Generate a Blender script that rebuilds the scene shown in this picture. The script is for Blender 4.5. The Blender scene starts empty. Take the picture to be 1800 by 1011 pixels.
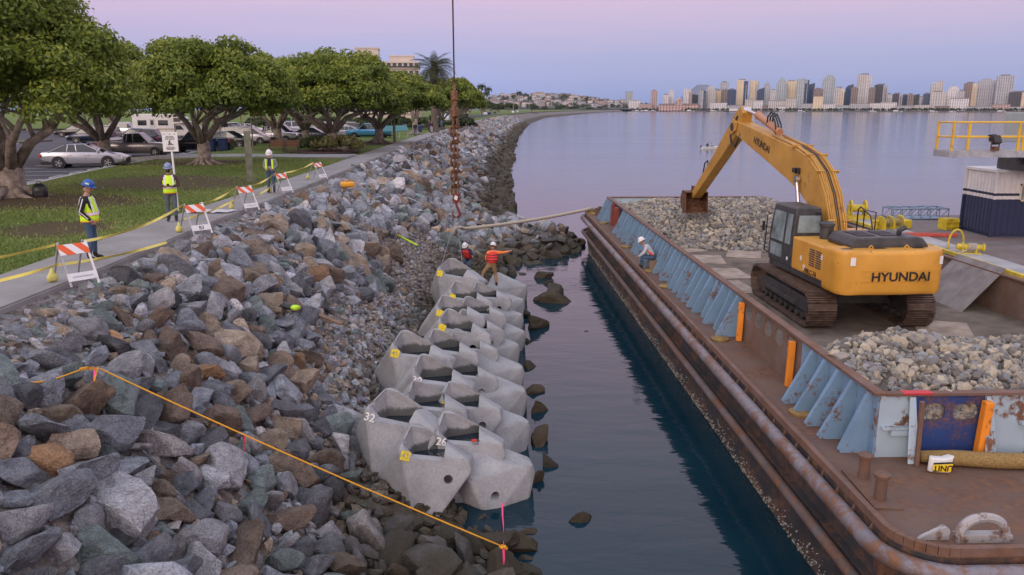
import bpy, bmesh, math, random
import numpy as np
from mathutils import Vector, Matrix, Euler, noise as mnoise
R = math.radians
SC = bpy.context.scene
COL = SC.collection
rnd = random.Random(7)
nrs = np.random.RandomState(11)

# ---------------------------------------------------------------- camera
cam = bpy.data.cameras.new('camera'); camo = bpy.data.objects.new('camera', cam); COL.objects.link(camo)
CAMZ = 8.1
camo.location = (0, 0, CAMZ)
camo.rotation_euler = (R(90 - 12.66), 0, 0)
cam.lens = 28; cam.sensor_width = 36; cam.clip_start = .1; cam.clip_end = 30000
SC.camera = camo
# ---------------------------------------------------------------- sky, dusk: the sun has just set behind the camera
w = bpy.data.worlds.new('World'); SC.world = w; w.use_nodes = True
nt = w.node_tree; nt.nodes.clear()
def N(t, k, **kw):
    n = t.nodes.new(k)
    for a, b in kw.items():
        if a.startswith('i_'):
            n.inputs[a[2:].replace('_', ' ')].default_value = b
        else: setattr(n, a, b)
    return n
SUN_EL, SUN_AZ = 5.0, 205.0          # degrees; azimuth clockwise from +Y (the view direction)
sky = N(nt, 'ShaderNodeTexSky', sky_type='NISHITA', sun_disc=False)
sky.sun_elevation = R(SUN_EL); sky.sun_rotation = R(SUN_AZ); sky.altitude = 0; sky.air_density = 1; sky.dust_density = 1.5; sky.ozone_density = 3
tc = N(nt, 'ShaderNodeTexCoord'); sx = N(nt, 'ShaderNodeSeparateXYZ'); nt.links.new(tc.outputs['Generated'], sx.inputs[0])
mr = N(nt, 'ShaderNodeMapRange'); mr.inputs[1].default_value = 0; mr.inputs[2].default_value = 1.0
mpw = N(nt, 'ShaderNodeMath', operation='POWER'); mpw.inputs[1].default_value = .5
nt.links.new(sx.outputs['Z'], mr.inputs[0]); nt.links.new(mr.outputs[0], mpw.inputs[0])
# faint streaks of thin cloud low over the horizon
mp = N(nt, 'ShaderNodeMapping'); mp.inputs['Scale'].default_value = (3, 3, 60)
nz = N(nt, 'ShaderNodeTexNoise'); nz.inputs['Scale'].default_value = 2.0; nz.inputs['Detail'].default_value = 4
nt.links.new(tc.outputs['Generated'], mp.inputs[0]); nt.links.new(mp.outputs[0], nz.inputs[0])
nm = N(nt, 'ShaderNodeMath', operation='MULTIPLY_ADD'); nm.inputs[1].default_value = .05; nm.inputs[2].default_value = -.025
nt.links.new(nz.outputs[0], nm.inputs[0])
ad = N(nt, 'ShaderNodeMath', operation='ADD'); nt.links.new(mpw.outputs[0], ad.inputs[0]); nt.links.new(nm.outputs[0], ad.inputs[1])
rp = N(nt, 'ShaderNodeValToRGB'); nt.links.new(ad.outputs[0], rp.inputs[0])
el = rp.color_ramp.elements
stops = [(0.0, (.235, .31, .60)), (.12, (.245, .32, .63)), (.19, (.34, .36, .65)), (.245, (.40, .38, .65)), (.295, (.53, .405, .62)), (.35, (.66, .44, .61)),
         (.40, (.84, .53, .67)), (.50, (1.0, .67, .78)), (.70, (1.02, .88, 1.02)), (1.0, (.86, .98, 1.25))]
while len(el) < len(stops): el.new(.5)
for e, (p, c) in zip(el, stops): e.position = p; e.color = (*c, 1)
# the afterglow on the sunset side (behind the camera)
gl = N(nt, 'ShaderNodeVectorMath', operation='DOT_PRODUCT')
gl.inputs[1].default_value = (math.sin(R(SUN_AZ)), math.cos(R(SUN_AZ)), .12)
nt.links.new(tc.outputs['Generated'], gl.inputs[0])
g2 = N(nt, 'ShaderNodeMapRange', interpolation_type='SMOOTHSTEP'); g2.inputs[1].default_value = -.25; g2.inputs[2].default_value = 1.0; g2.inputs[3].default_value = 0; g2.inputs[4].default_value = 1
nt.links.new(gl.outputs['Value'], g2.inputs[0])
gm = N(nt, 'ShaderNodeMix', data_type='RGBA', blend_type='ADD'); gm.inputs['B'].default_value = (.30, .22, .16, 1)
nt.links.new(g2.outputs[0], gm.inputs['Factor']); nt.links.new(rp.outputs[0], gm.inputs['A'])
b1 = N(nt, 'ShaderNodeBackground'); b1.inputs[1].default_value = 1.0; nt.links.new(gm.outputs['Result'], b1.inputs[0])
b2 = N(nt, 'ShaderNodeBackground'); b2.inputs[1].default_value = .05; nt.links.new(sky.outputs[0], b2.inputs[0])
ash = N(nt, 'ShaderNodeAddShader'); wo = N(nt, 'ShaderNodeOutputWorld')
nt.links.new(b1.outputs[0], ash.inputs[0]); nt.links.new(b2.outputs[0], ash.inputs[1]); nt.links.new(ash.outputs[0], wo.inputs[0])
# ---------------------------------------------------------------- sun: the wide soft glow left after sunset
sl = bpy.data.lights.new('sun', 'SUN'); sl.energy = 1.0; sl.angle = R(28); sl.color = (1, .82, .68)
so = bpy.data.objects.new('sun', sl); COL.objects.link(so)
_d = Vector((math.sin(R(SUN_AZ)) * math.cos(R(20)), math.cos(R(SUN_AZ)) * math.cos(R(20)), math.sin(R(20))))
so.rotation_euler = _d.to_track_quat('Z', 'Y').to_euler()
SC.view_settings.view_transform = 'Standard'; SC.view_settings.look = 'None'; SC.view_settings.gamma = 1
SC.view_settings.exposure = 0.0
SC.render.engine = 'CYCLES'

# ---------------------------------------------------------------- helpers
def tag(o, label=None, cat=None, group=None, kind=None):
    if label: o['label'] = label
    if cat: o['category'] = cat
    if group: o['group'] = group
    if kind: o['kind'] = kind
    return o
def thing(name, label, cat, loc=(0, 0, 0), rz=0., group=None, rx=0., ry=0., s=1.):
    o = bpy.data.objects.new(name, None); COL.objects.link(o)
    o.location = loc; o.rotation_euler = (rx, ry, rz); o.scale = (s, s, s); o.empty_display_size = .2
    return tag(o, label, cat, group)
def obj(name, me, parent=None):
    o = bpy.data.objects.new(name, me); COL.objects.link(o)
    if parent: o.parent = parent
    return o
def copy_tree(o, parent=None):
    c = o.copy(); COL.objects.link(c); c.parent = parent
    for ch in o.children: copy_tree(ch, c)
    return c
def rotm(rx=0, ry=0, rz=0): return np.array(Euler((rx, ry, rz)).to_matrix())

class MB:
    def __init__(s): s.v = []; s.f = []; s.m = []; s.cur = 0
    def add(s, vs, fs, mi=None):
        b = len(s.v); s.v.extend([tuple(map(float, p)) for p in vs])
        s.f.extend([tuple(b + i for i in f) for f in fs]); s.m.extend([s.cur if mi is None else mi] * len(fs)); return s
    def hexa(s, p, mi=None):       # p: 4 bottom ccw, 4 top ccw
        return s.add(p, [(3, 2, 1, 0), (4, 5, 6, 7), (0, 1, 5, 4), (1, 2, 6, 5), (2, 3, 7, 6), (3, 0, 4, 7)], mi)
    def box(s, c, d, rot=None, mi=None):
        x, y, z = d[0] / 2, d[1] / 2, d[2] / 2
        p = np.array([(-x, -y, -z), (x, -y, -z), (x, y, -z), (-x, y, -z), (-x, -y, z), (x, -y, z), (x, y, z), (-x, y, z)])
        if rot is not None: p = p @ rotm(*rot).T
        return s.hexa(p + np.array(c), mi)
    def bx(s, x0, x1, y0, y1, z0, z1, mi=None):
        return s.box(((x0 + x1) / 2, (y0 + y1) / 2, (z0 + z1) / 2), (x1 - x0, y1 - y0, z1 - z0), None, mi)
    def prism(s, poly, a0, a1, axis='x', mi=None):   # poly in the other two coords, extruded along axis from a0 to a1
        n = len(poly)
        def P(q, a):
            return (a, q[0], q[1]) if axis == 'x' else ((q[0], a, q[1]) if axis == 'y' else (q[0], q[1], a))
        vs = [P(q, a0) for q in poly] + [P(q, a1) for q in poly]
        fs = [tuple(range(n))[::-1], tuple(range(n, 2 * n))] + [(i, (i + 1) % n, n + (i + 1) % n, n + i) for i in range(n)]
        return s.add(vs, fs, mi)
    def tube(s, p0, p1, r0, r1=None, n=8, mi=None, caps=True):
        return s.path([p0, p1], [r0, r0 if r1 is None else r1], n, mi, caps)
    def path(s, pts, r, n=8, mi=None, caps=True):
        pts = [Vector(p) for p in pts]; k = len(pts)
        rs = r if isinstance(r, (list, tuple)) else [r] * k
        vs = []; ref = None
        for i, p in enumerate(pts):
            d = (pts[min(i + 1, k - 1)] - pts[max(i - 1, 0)])
            d = d.normalized() if d.length > 1e-9 else Vector((0, 0, 1))
            if ref is None:
                ref = Vector((1, 0, 0)) if abs(d.x) < .8 else Vector((0, 1, 0))
            a = (ref - d * ref.dot(d)).normalized(); b = d.cross(a); ref = a
            for j in range(n):
                t = 2 * math.pi * j / n
                vs.append(p + (a * math.cos(t) + b * math.sin(t)) * rs[i])
        fs = []
        for i in range(k - 1):
            for j in range(n):
                fs.append((i * n + j, i * n + (j + 1) % n, (i + 1) * n + (j + 1) % n, (i + 1) * n + j))
        if caps: fs += [tuple(range(n))[::-1], tuple(range((k - 1) * n, k * n))]
        return s.add(vs, fs, mi)
    def lathe(s, prof, c=(0, 0, 0), n=16, axis='z', mi=None):   # prof: (r, h)
        vs = []; k = len(prof)
        for r, h in prof:
            for j in range(n):
                t = 2 * math.pi * j / n; a, b = r * math.cos(t), r * math.sin(t)
                q = (a, b, h) if axis == 'z' else ((h, a, b) if axis == 'x' else (b, h, a))
                vs.append((q[0] + c[0], q[1] + c[1], q[2] + c[2]))
        fs = [(i * n + j, i * n + (j + 1) % n, (i + 1) * n + (j + 1) % n, (i + 1) * n + j) for i in range(k - 1) for j in range(n)]
        fs += [tuple(range(n))[::-1], tuple(range((k - 1) * n, k * n))]
        return s.add(vs, fs, mi)
    def ball(s, c, r, n=10, m=7, mi=None, rot=None):
        if not isinstance(r, (list, tuple)): r = (r, r, r)
        vs = []
        for i in range(m + 1):
            a = math.pi * (i / m - .5) * .985
            for j in range(n):
                t = 2 * math.pi * j / n
                vs.append((r[0] * math.cos(a) * math.cos(t), r[1] * math.cos(a) * math.sin(t), r[2] * math.sin(a)))
        vs = np.array(vs)
        if rot is not None: vs = vs @ rotm(*rot).T
        vs = vs + np.array(c)
        fs = [(i * n + j, i * n + (j + 1) % n, (i + 1) * n + (j + 1) % n, (i + 1) * n + j) for i in range(m) for j in range(n)]
        fs += [tuple(range(n))[::-1], tuple(range(m * n, (m + 1) * n))]
        return s.add(vs, fs, mi)
    def loft(s, secs, mi=None, closed=True):
        n = len(secs[0]); vs = [p for q in secs for p in q]
        fs = [(i * n + j, i * n + (j + 1) % n, (i + 1) * n + (j + 1) % n, (i + 1) * n + j) for i in range(len(secs) - 1) for j in range(n if closed else n - 1)]
        if closed: fs += [tuple(range(n))[::-1], tuple(range((len(secs) - 1) * n, len(secs) * n))]
        return s.add(vs, fs, mi)
    def mesh(s, name, mats, smooth=False):
        me = bpy.data.meshes.new(name); me.from_pydata(s.v, [], s.f)
        for m in (mats if isinstance(mats, (list, tuple)) else [mats]): me.materials.append(m)
        me.polygons.foreach_set('material_index', s.m)
        bm = bmesh.new(); bm.from_mesh(me); bmesh.ops.recalc_face_normals(bm, faces=bm.faces); bm.to_mesh(me); bm.free()
        if smooth == 'auto':
            me.shade_smooth() if hasattr(me, 'shade_smooth') else None
            try: me.set_sharp_from_angle(angle=R(38))
            except Exception: pass
        elif smooth: me.polygons.foreach_set('use_smooth', [True] * len(me.polygons))
        me.update(); return me
    def build(s, name, mats, parent=None, smooth=False, bevel=0, seg=2):
        o = obj(name, s.mesh(name, mats, smooth), parent)
        if bevel:
            b = o.modifiers.new('bevel', 'BEVEL'); b.width = bevel; b.segments = seg; b.limit_method = 'ANGLE'; b.angle_limit = R(35)
            b.harden_normals = False
        return o
def bulk(name, V, F, mats, mi=None, attr=None, smooth=False):   # numpy triangles
    me = bpy.data.meshes.new(name)
    nv, nf = len(V), len(F); k = F.shape[1]
    me.vertices.add(nv); me.vertices.foreach_set('co', np.ascontiguousarray(V, dtype=np.float32).ravel())
    me.loops.add(nf * k); me.loops.foreach_set('vertex_index', np.ascontiguousarray(F, dtype=np.int32).ravel())
    me.polygons.add(nf); me.polygons.foreach_set('loop_start', np.arange(0, nf * k, k, dtype=np.int32))
    try: me.polygons.foreach_set('loop_total', np.full(nf, k, dtype=np.int32))
    except Exception: pass
    for m in (mats if isinstance(mats, (list, tuple)) else [mats]): me.materials.append(m)
    if mi is not None: me.polygons.foreach_set('material_index', np.ascontiguousarray(mi, dtype=np.int32))
    me.polygons.foreach_set('use_smooth', np.full(nf, bool(smooth)))
    me.update(calc_edges=True)
    if attr is not None:
        for an, (dom, data) in attr.items():
            a = me.attributes.new(an, 'FLOAT_COLOR', dom); a.data.foreach_set('color', np.ascontiguousarray(data, dtype=np.float32).ravel())
    me.validate(); return me
def applied(o):       # bake modifiers into a fresh mesh
    dg = bpy.context.evaluated_depsgraph_get(); dg.update()
    return bpy.data.meshes.new_from_object(o.evaluated_get(dg))

# ---------------------------------------------------------------- materials
def lighten(c, k): return tuple(min(1, max(0, x * k)) for x in c)
def newmat(name):
    m = bpy.data.materials.new(name); m.use_nodes = True
    t = m.node_tree; b = t.nodes['Principled BSDF']; return m, t, b
def coordn(t, kind='Object', rand=True):
    c = N(t, 'ShaderNodeTexCoord')
    if not rand: return c.outputs[kind]
    oi = N(t, 'ShaderNodeObjectInfo'); ad = N(t, 'ShaderNodeVectorMath', operation='ADD'); ml = N(t, 'ShaderNodeMath', operation='MULTIPLY'); ml.inputs[1].default_value = 37.
    t.links.new(oi.outputs['Random'], ml.inputs[0]); t.links.new(c.outputs[kind], ad.inputs[0]); t.links.new(ml.outputs[0], ad.inputs[1]); return ad.outputs[0]
def noise(t, co, scale, detail=4, rough=.55, dist=0):
    n = N(t, 'ShaderNodeTexNoise'); n.inputs['Scale'].default_value = scale; n.inputs['Detail'].default_value = detail; n.inputs['Roughness'].default_value = rough; n.inputs['Distortion'].default_value = dist
    t.links.new(co, n.inputs['Vector']); return n.outputs['Fac']
def ramp(t, fac, stops):
    r = N(t, 'ShaderNodeValToRGB'); e = r.color_ramp.elements
    while len(e) < len(stops): e.new(.5)
    for a, (p, c) in zip(e, stops):
        a.position = p; a.color = (*c, 1) if not isinstance(c, (int, float)) else (c, c, c, 1)
    t.links.new(fac, r.inputs[0]); return r.outputs[0]
def mixc(t, f, a, b, blend='MIX'):
    m = N(t, 'ShaderNodeMix', data_type='RGBA', blend_type=blend)
    for k, x in (('Factor', f), ('A', a), ('B', b)):
        if isinstance(x, (int, float)): m.inputs[k].default_value = x
        elif isinstance(x, tuple): m.inputs[k].default_value = (*x, 1)
        else: t.links.new(x, m.inputs[k])
    return m.outputs['Result']
def bumpn(t, b, h, strength=.3, dist=.02):
    n = N(t, 'ShaderNodeBump'); n.inputs['Strength'].default_value = strength; n.inputs['Distance'].default_value = dist
    t.links.new(h, n.inputs['Height']); t.links.new(n.outputs[0], b.inputs['Normal'])
def mat(name, col, rough=.6, metal=0., var=.12, scale=5., col2=None, bump=.0, bscale=40., spec=.5, alpha=None, coat=0.):
    m, t, b = newmat(name); co = coordn(t)
    f = noise(t, co, scale, 5)
    c = ramp(t, f, [(.32, lighten(col, 1 - var)), (.68, col2 if col2 else lighten(col, 1 + var))])
    t.links.new(c, b.inputs['Base Color'])
    b.inputs['Roughness'].default_value = rough; b.inputs['Metallic'].default_value = metal; b.inputs['Specular IOR Level'].default_value = spec
    if coat: b.inputs['Coat Weight'].default_value = coat
    if bump: bumpn(t, b, noise(t, co, bscale, 4), bump, .02)
    return m
RUST1, RUST2 = (.085, .040, .022), (.20, .095, .045)
def rusty(name, col, amt=.45, scale=1.6, rough=.55, var=.1, sharp=.05, fine=9., col2=None):
    m, t, b = newmat(name); co = coordn(t)
    big = noise(t, co, scale, 7, .68); fn = noise(t, co, fine, 5, .6)
    paint = ramp(t, noise(t, co, 1.1, 5), [(.3, lighten(col, 1 - var)), (.7, col2 or lighten(col, 1 + var))])
    ru = ramp(t, fn, [(.3, RUST1), (.7, RUST2)])
    mx = N(t, 'ShaderNodeMath', operation='MULTIPLY_ADD'); mx.inputs[1].default_value = .35; t.links.new(fn, mx.inputs[0]); t.links.new(big, mx.inputs[2])
    th = .905 - amt * .42
    fac = ramp(t, mx.outputs[0], [(max(0, th - sharp), 0.), (th + sharp, 1.)])
    t.links.new(mixc(t, fac, paint, ru), b.inputs['Base Color'])
    b.inputs['Roughness'].default_value = rough; bumpn(t, b, mx.outputs[0], .25, .02)
    return m
def emis(name, col, st):
    m, t, b = newmat(name); b.inputs['Base Color'].default_value = (*col, 1); b.inputs['Emission Color'].default_value = (*col, 1); b.inputs['Emission Strength'].default_value = st; return m
M = {}
M['glass'] = mat('dark_glass', (.02, .026, .03), .06, 0, .3, 3, spec=.8)
M['rubber'] = mat('rubber', (.02, .02, .021), .85)
M['black'] = mat('black_paint', (.018, .018, .02), .4)
M['chrome'] = mat('bright_metal', (.6, .6, .62), .25, .9)
M['white'] = mat('white_paint', (.72, .72, .70), .5, var=.06)
M['rust'] = mat('rusted_steel', RUST1, .85, .1, .3, 6, RUST2, .4, 30)
M['steel'] = mat('grey_steel', (.22, .22, .23), .5, .4, .2, 5)
# ================================================================ the setting
XE = ([-30, 30, 73, 107, 241, 400, 743, 1500, 2400], [.3, .2, -.4, -.8, 1, 7, 31, 150, 330])
XP = ([-30, 17, 25, 33, 48, 72, 116, 241, 302, 400, 743, 1500, 2400], [-9.2, -9.3, -9.6, -9.6, -9.8, -10.3, -10.9, -9.8, -9.0, -4.0, 20, 138, 317])
def xe(y): return np.interp(y, *XE)
def xp(y): return np.interp(y, *XP)
PZ = 4.6
P1 = ([0, .03, .14, .32, .50, .62, .72, .88, 1.0, 1.2, 1.6], [4.57, 4.42, 4.08, 3.0, 1.6, .66, .30, .02, -.2, -.8, -2.2])   # works area: bench of small stone
P2 = ([0, .025, .08, .5, .75, 1.0, 1.2, 1.6], [4.57, 4.36, 4.12, 2.4, 1.1, -.1, -.9, -2.2])                                  # plain slope beyond
def sm(t): t = np.clip(t, 0, 1); return t * t * (3 - 2 * t)
def ground(x, y):
    x = np.asarray(x, float); y = np.asarray(y, float)
    t = (x - xp(y)) / (xe(y) - xp(y))
    a = np.interp(t, *P1); b = np.interp(t, *P2); k = sm((y - 38) / 8)
    z = a * (1 - k) + b * k
    # the short rock groin running out into the water
    gw = 7.5 - .9 * np.clip(x, 0, 9)
    gz = 1.15 * sm(1 - np.abs(y - 48) / np.maximum(gw, .5)) * sm((4.6 - x) / 2.5) * sm((x + 8) / 3) 
    z = np.where(np.abs(y - 48) < gw, np.maximum(z, gz - .25 * (gz < .05) - .1), z)
    z = z + .10 * np.sin(x * 1.7 + y * .6) * np.sin(y * 1.1 - x * .4) * sm((t - .05) / .1)
    return z
def grid_mesh(name, xs_fn, ys, nx, zfn, mats, attr=None):
    V = []; 
    for y in ys:
        x = xs_fn(y, nx); V.append(np.stack([x, np.full(nx, y), zfn(x, np.full(nx, y))], 1))
    V = np.concatenate(V); r = len(ys)
    i = np.arange(r - 1)[:, None] * nx + np.arange(nx - 1)[None]; i = i.ravel()
    F = np.stack([i, i + 1, i + nx + 1, i + nx], 1)
    return bulk(name, V, F, mats, None, {k: ('POINT', f(V)) for k, f in attr.items()} if attr else None, True)
YS = np.concatenate([np.arange(2, 60, .35), np.arange(60, 140, 1.0), np.arange(140, 420, 5), np.arange(420, 2440, 40)])
# --- bank under the stones
def stone_nodes(t, col, co, tide=True):
    """colour of a stone: mottling, veins, speckle, and the dark tide stain of the lower bank (world height)"""
    n1 = noise(t, co, 2.2, 6, .62); n2 = noise(t, co, 16, 4, .7); n3 = noise(t, co, 60, 2, .6)
    c = mixc(t, .85, col, ramp(t, n1, [(.28, (.45, .44, .43)), (.5, (.95, .95, .95)), (.72, (1.45, 1.46, 1.46))]), 'MULTIPLY')
    c = mixc(t, .85, c, ramp(t, n2, [(.3, (.5, .49, .48)), (.5, (1, 1, 1)), (.7, (1.45, 1.45, 1.45))]), 'MULTIPLY')
    vc = N(t, 'ShaderNodeTexVoronoi', feature='DISTANCE_TO_EDGE'); vc.inputs['Scale'].default_value = 2.6; dv = N(t, 'ShaderNodeVectorMath', operation='MULTIPLY_ADD'); dv.inputs[1].default_value = (1, 1, 1); t.links.new(co, dv.inputs[0]); t.links.new(n1, dv.inputs[2]); t.links.new(dv.outputs[0], vc.inputs['Vector'])
    c = mixc(t, ramp(t, vc.outputs['Distance'], [(.0, .6), (.03, 0.)]), c, (.05, .045, .04))
    c = mixc(t, ramp(t, n1, [(.60, 0.), (.78, .55)]), c, (.23, .17, .11))
    c = mixc(t, ramp(t, n3, [(.64, 0.), (.72, .55)]), c, (.50, .49, .46))
    if tide:
        g = N(t, 'ShaderNodeNewGeometry'); s = N(t, 'ShaderNodeSeparateXYZ'); t.links.new(g.outputs['Position'], s.inputs[0])
        wn = noise(t, g.outputs['Position'], .9, 4, .6)
        ma = N(t, 'ShaderNodeMath', operation='MULTIPLY_ADD'); ma.inputs[1].default_value = -1.6; t.links.new(wn, ma.inputs[0]); fy = N(t, 'ShaderNodeMapRange', interpolation_type='SMOOTHSTEP'); fy.inputs[1].default_value = 44; fy.inputs[2].default_value = 62; fy.inputs[4].default_value = 1.0; t.links.new(s.outputs['Y'], fy.inputs[0]); zs = N(t, 'ShaderNodeMath', operation='SUBTRACT'); t.links.new(s.outputs['Z'], zs.inputs[0]); t.links.new(fy.outputs[0], zs.inputs[1]); t.links.new(zs.outputs[0], ma.inputs[2])
        f = ramp(t, ma.outputs[0], [(.05, .74), (.9, .42), (1.0, 0.)])
        mrn = N(t, 'ShaderNodeMapRange'); mrn.inputs[1].default_value = -.5; mrn.inputs[2].default_value = .42; mrn.inputs[3].default_value = .76; mrn.inputs[4].default_value = 0.
        t.links.new(ma.outputs[0], mrn.inputs[0])
        c = mixc(t, mrn.outputs[0], c, (.060, .046, .033))
        lo = N(t, 'ShaderNodeMapRange'); lo.inputs[1].default_value = .25; lo.inputs[2].default_value = -.35; lo.inputs[3].default_value = 0; lo.inputs[4].default_value = .6
        t.links.new(ma.outputs[0], lo.inputs[0]); c = mixc(t, lo.outputs[0], c, (.05, .042, .018))
    return c, n1, n2
def stone_mat(name, src):
    m, t, b = newmat(name)
    co = N(t, 'ShaderNodeTexCoord').outputs['Object'] if src == 'attr' else coordn(t)
    if src == 'attr':
        a = N(t, 'ShaderNodeAttribute', attribute_name='stone'); col = a.outputs['Color']
    elif src == 'obj': col = N(t, 'ShaderNodeObjectInfo').outputs['Color']
    else:
        vo = N(t, 'ShaderNodeTexVoronoi'); vo.inputs['Scale'].default_value = src; t.links.new(co, vo.inputs['Vector'])
        se = N(t, 'ShaderNodeSeparateColor'); t.links.new(vo.outputs['Color'], se.inputs[0])
        col = ramp(t, se.outputs[0], [(0, (.09, .075, .06)), (.4, (.17, .145, .12)), (.75, (.24, .22, .20)), (1, (.16, .17, .18))])
    c, n1, n2 = stone_nodes(t, col, co)
    t.links.new(c, b.inputs['Base Color']); b.inputs['Roughness'].default_value = .78; b.inputs['Specular IOR Level'].default_value = .35
    if isinstance(src, float):
        bumpn(t, b, vo.outputs['Distance'], .8, .08); 
    else:
        ad = N(t, 'ShaderNodeMath', operation='MULTIPLY_ADD'); ad.inputs[1].default_value = .55; t.links.new(n2, ad.inputs[0]); t.links.new(n1, ad.inputs[2])
        bumpn(t, b, ad.outputs[0], .9, .16)
    return m
M['bank'] = stone_mat('bank_soil_and_chips', 7.0)
M['stone_o'] = stone_mat('quarry_stone', 'obj'); M['stone_a'] = stone_mat('quarry_stone_mixed', 'attr')
me = grid_mesh('riprap_bank', lambda y, n: np.linspace(xp(y) - .1, xe(y) + (14 if y < 130 else 8), n), YS, 56, ground, M['bank'])
bank = tag(obj('riprap_bank', me), 'sloping bank of loose quarry stone between the walkway and the bay', None, None, 'structure')

# --- water
m, t, b = newmat('bay_water'); M['water'] = m
co = N(t, 'ShaderNodeNewGeometry').outputs['Position']
def scl(v, rz=0):
    p = N(t, 'ShaderNodeMapping'); p.inputs['Scale'].default_value = v; p.inputs['Rotation'].default_value = (0, 0, rz); t.links.new(co, p.inputs[0]); return p.outputs[0]
h1 = noise(t, scl((.55, 1.5, 1), .15), 1.0, 3, .55, .3); h2 = noise(t, scl((.05, .16, 1), -.1), 1.0, 4, .6); h3 = noise(t, scl((2.2, 4.0, 1), .3), 1.0, 2, .5)
ma = N(t, 'ShaderNodeMath', operation='MULTIPLY_ADD'); ma.inputs[1].default_value = 2.6; t.links.new(h2, ma.inputs[0]); t.links.new(h1, ma.inputs[2])
mb_ = N(t, 'ShaderNodeMath', operation='MULTIPLY_ADD'); mb_.inputs[1].default_value = .25; t.links.new(h3, mb_.inputs[0]); t.links.new(ma.outputs[0], mb_.inputs[2])
bumpn(t, b, mb_.outputs[0], .15, .13)
cw = ramp(t, h2, [(.3, (.004, .020, .032)), (.7, (.009, .034, .048))]); t.links.new(cw, b.inputs['Base Color'])
sxyz = N(t, 'ShaderNodeSeparateXYZ'); t.links.new(co, sxyz.inputs[0]); rg = N(t, 'ShaderNodeMapRange', interpolation_type='SMOOTHSTEP'); rg.inputs[1].default_value = 25; rg.inputs[2].default_value = 130; rg.inputs[3].default_value = .06; rg.inputs[4].default_value = .12; t.links.new(sxyz.outputs['Y'], rg.inputs[0])
wr = N(t, 'ShaderNodeMath', operation='MULTIPLY'); t.links.new(rg.outputs[0], wr.inputs[0]); t.links.new(ramp(t, noise(t, scl((.004, .05, 1), .1), 1.0, 4, .6), [(.35, .7), (.65, 1.)]), wr.inputs[1]); t.links.new(wr.outputs[0], b.inputs['Roughness'])   # sheltered by the barge, ruffled further out
b.inputs['IOR'].default_value = 1.333
wm = MB(); wm.add([(-60, -60, 0), (9000, -60, 0), (9000, 12000, 0), (-60, 12000, 0)], [(0, 1, 2, 3)])
tag(wm.build('water', M['water']), 'calm lilac bay water with fine ripples', None, None, 'structure')

# --- land: lawn, walkway, car park
def lawn_dirt(V):
    x, y = V[:, 0], V[:, 1]
    d = np.zeros(len(V))
    for cx, cy, rx, ry in ((-18.5, 30, 7.0, 4.2), (-16.5, 38, 6.5, 6.0), (-20.5, 52, 5.5, 4.5), (-24, 58, 4, 5), (-15.5, 66, 4.2, 4.0), (-14, 83, 4, 5), (-22, 84, 6, 4), (-13.5, 23.5, 2.2, 2.5)):
        d = np.maximum(d, 1.25 - np.sqrt(((x - cx) / rx) ** 2 + ((y - cy) / ry) ** 2))
    return np.stack([d, d, d, np.ones(len(V))], 1)
m, t, b = newmat('lawn_grass'); M['lawn'] = m; co = N(t, 'ShaderNodeTexCoord').outputs['Object']
n1 = noise(t, co, .5, 5, .6); n2 = noise(t, co, 14, 4, .7); n3 = noise(t, co, 3.2, 5, .65)
c = ramp(t, n1, [(.3, (.085, .13, .028)), (.55, (.13, .18, .042)), (.75, (.21, .20, .075))])
c = mixc(t, .8, c, ramp(t, n2, [(.3, (.55, .55, .5)), (.7, (1.4, 1.4, 1.3))]), 'MULTIPLY')
at_ = N(t, 'ShaderNodeAttribute', attribute_name='dirt'); sp_ = N(t, 'ShaderNodeSeparateColor'); t.links.new(at_.outputs['Color'], sp_.inputs[0])
ma = N(t, 'ShaderNodeMath', operation='MULTIPLY_ADD'); ma.inputs[1].default_value = .9; t.links.new(n3, ma.inputs[0]); t.links.new(sp_.outputs[0], ma.inputs[2])
f = ramp(t, ma.outputs[0], [(.98, 0.), (1.32, .85)])
mud = ramp(t, n2, [(.3, (.055, .032, .022)), (.7, (.12, .075, .05))])
t.links.new(mixc(t, f, c, mud), b.inputs['Base Color']); b.inputs['Roughness'].default_value = .95; b.inputs['Specular IOR Level'].default_value = .2
bumpn(t, b, n2, .8, .06)
LYS = np.concatenate([np.arange(6, 120, .8), np.arange(120, 420, 10), np.arange(420, 2440, 60)])
LOT = ([-30, 24, 36, 42, 51, 59, 76, 92, 100, 150, 2400], [-20.5, -21.5, -22.4, -23.5, -24.9, -25.5, -26.6, -26.9, -26.9, -29, -29])   # kerb line of the car park
def lot(y): return np.interp(y, *LOT)
def lawn_z(x, y):
    return PZ - .012 + .12 * sm((xp(y) - 2.5 - x) / 5) * sm((x - lot(y) - .5) / 3) + .35 * sm((y - 150) / 400)
me = grid_mesh('lawn', lambda y, n: np.linspace(lot(y) if y < 150 else xp(y) - 420 - y * .3, xp(y) - 1.2, n), LYS, 60, lawn_z, M['lawn'], {'dirt': lawn_dirt})
tag(obj('lawn', me), 'park lawn with worn brown patches under the trees', None, None, 'structure')
def strip(name, fa, fb, ys, z, th, matl, label, kind='structure', parent=None):
    mb = MB(); ys = list(ys)
    for i in range(len(ys) - 1):
        a, c = ys[i], ys[i + 1]
        mb.hexa([(fa(a), a, z - th), (fb(a), a, z - th), (fb(c), c, z - th), (fa(c), c, z - th), (fa(a), a, z), (fb(a), a, z), (fb(c), c, z), (fa(c), c, z)])
    o = mb.build(name, matl, parent)
    return tag(o, label, None, None, kind) if kind else o
m, t, b = newmat('walk_concrete'); M['walk'] = m; co = N(t, 'ShaderNodeTexCoord').outputs['Object']
n1 = noise(t, co, .7, 6, .65); n2 = noise(t, co, 25, 4, .7)
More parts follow.
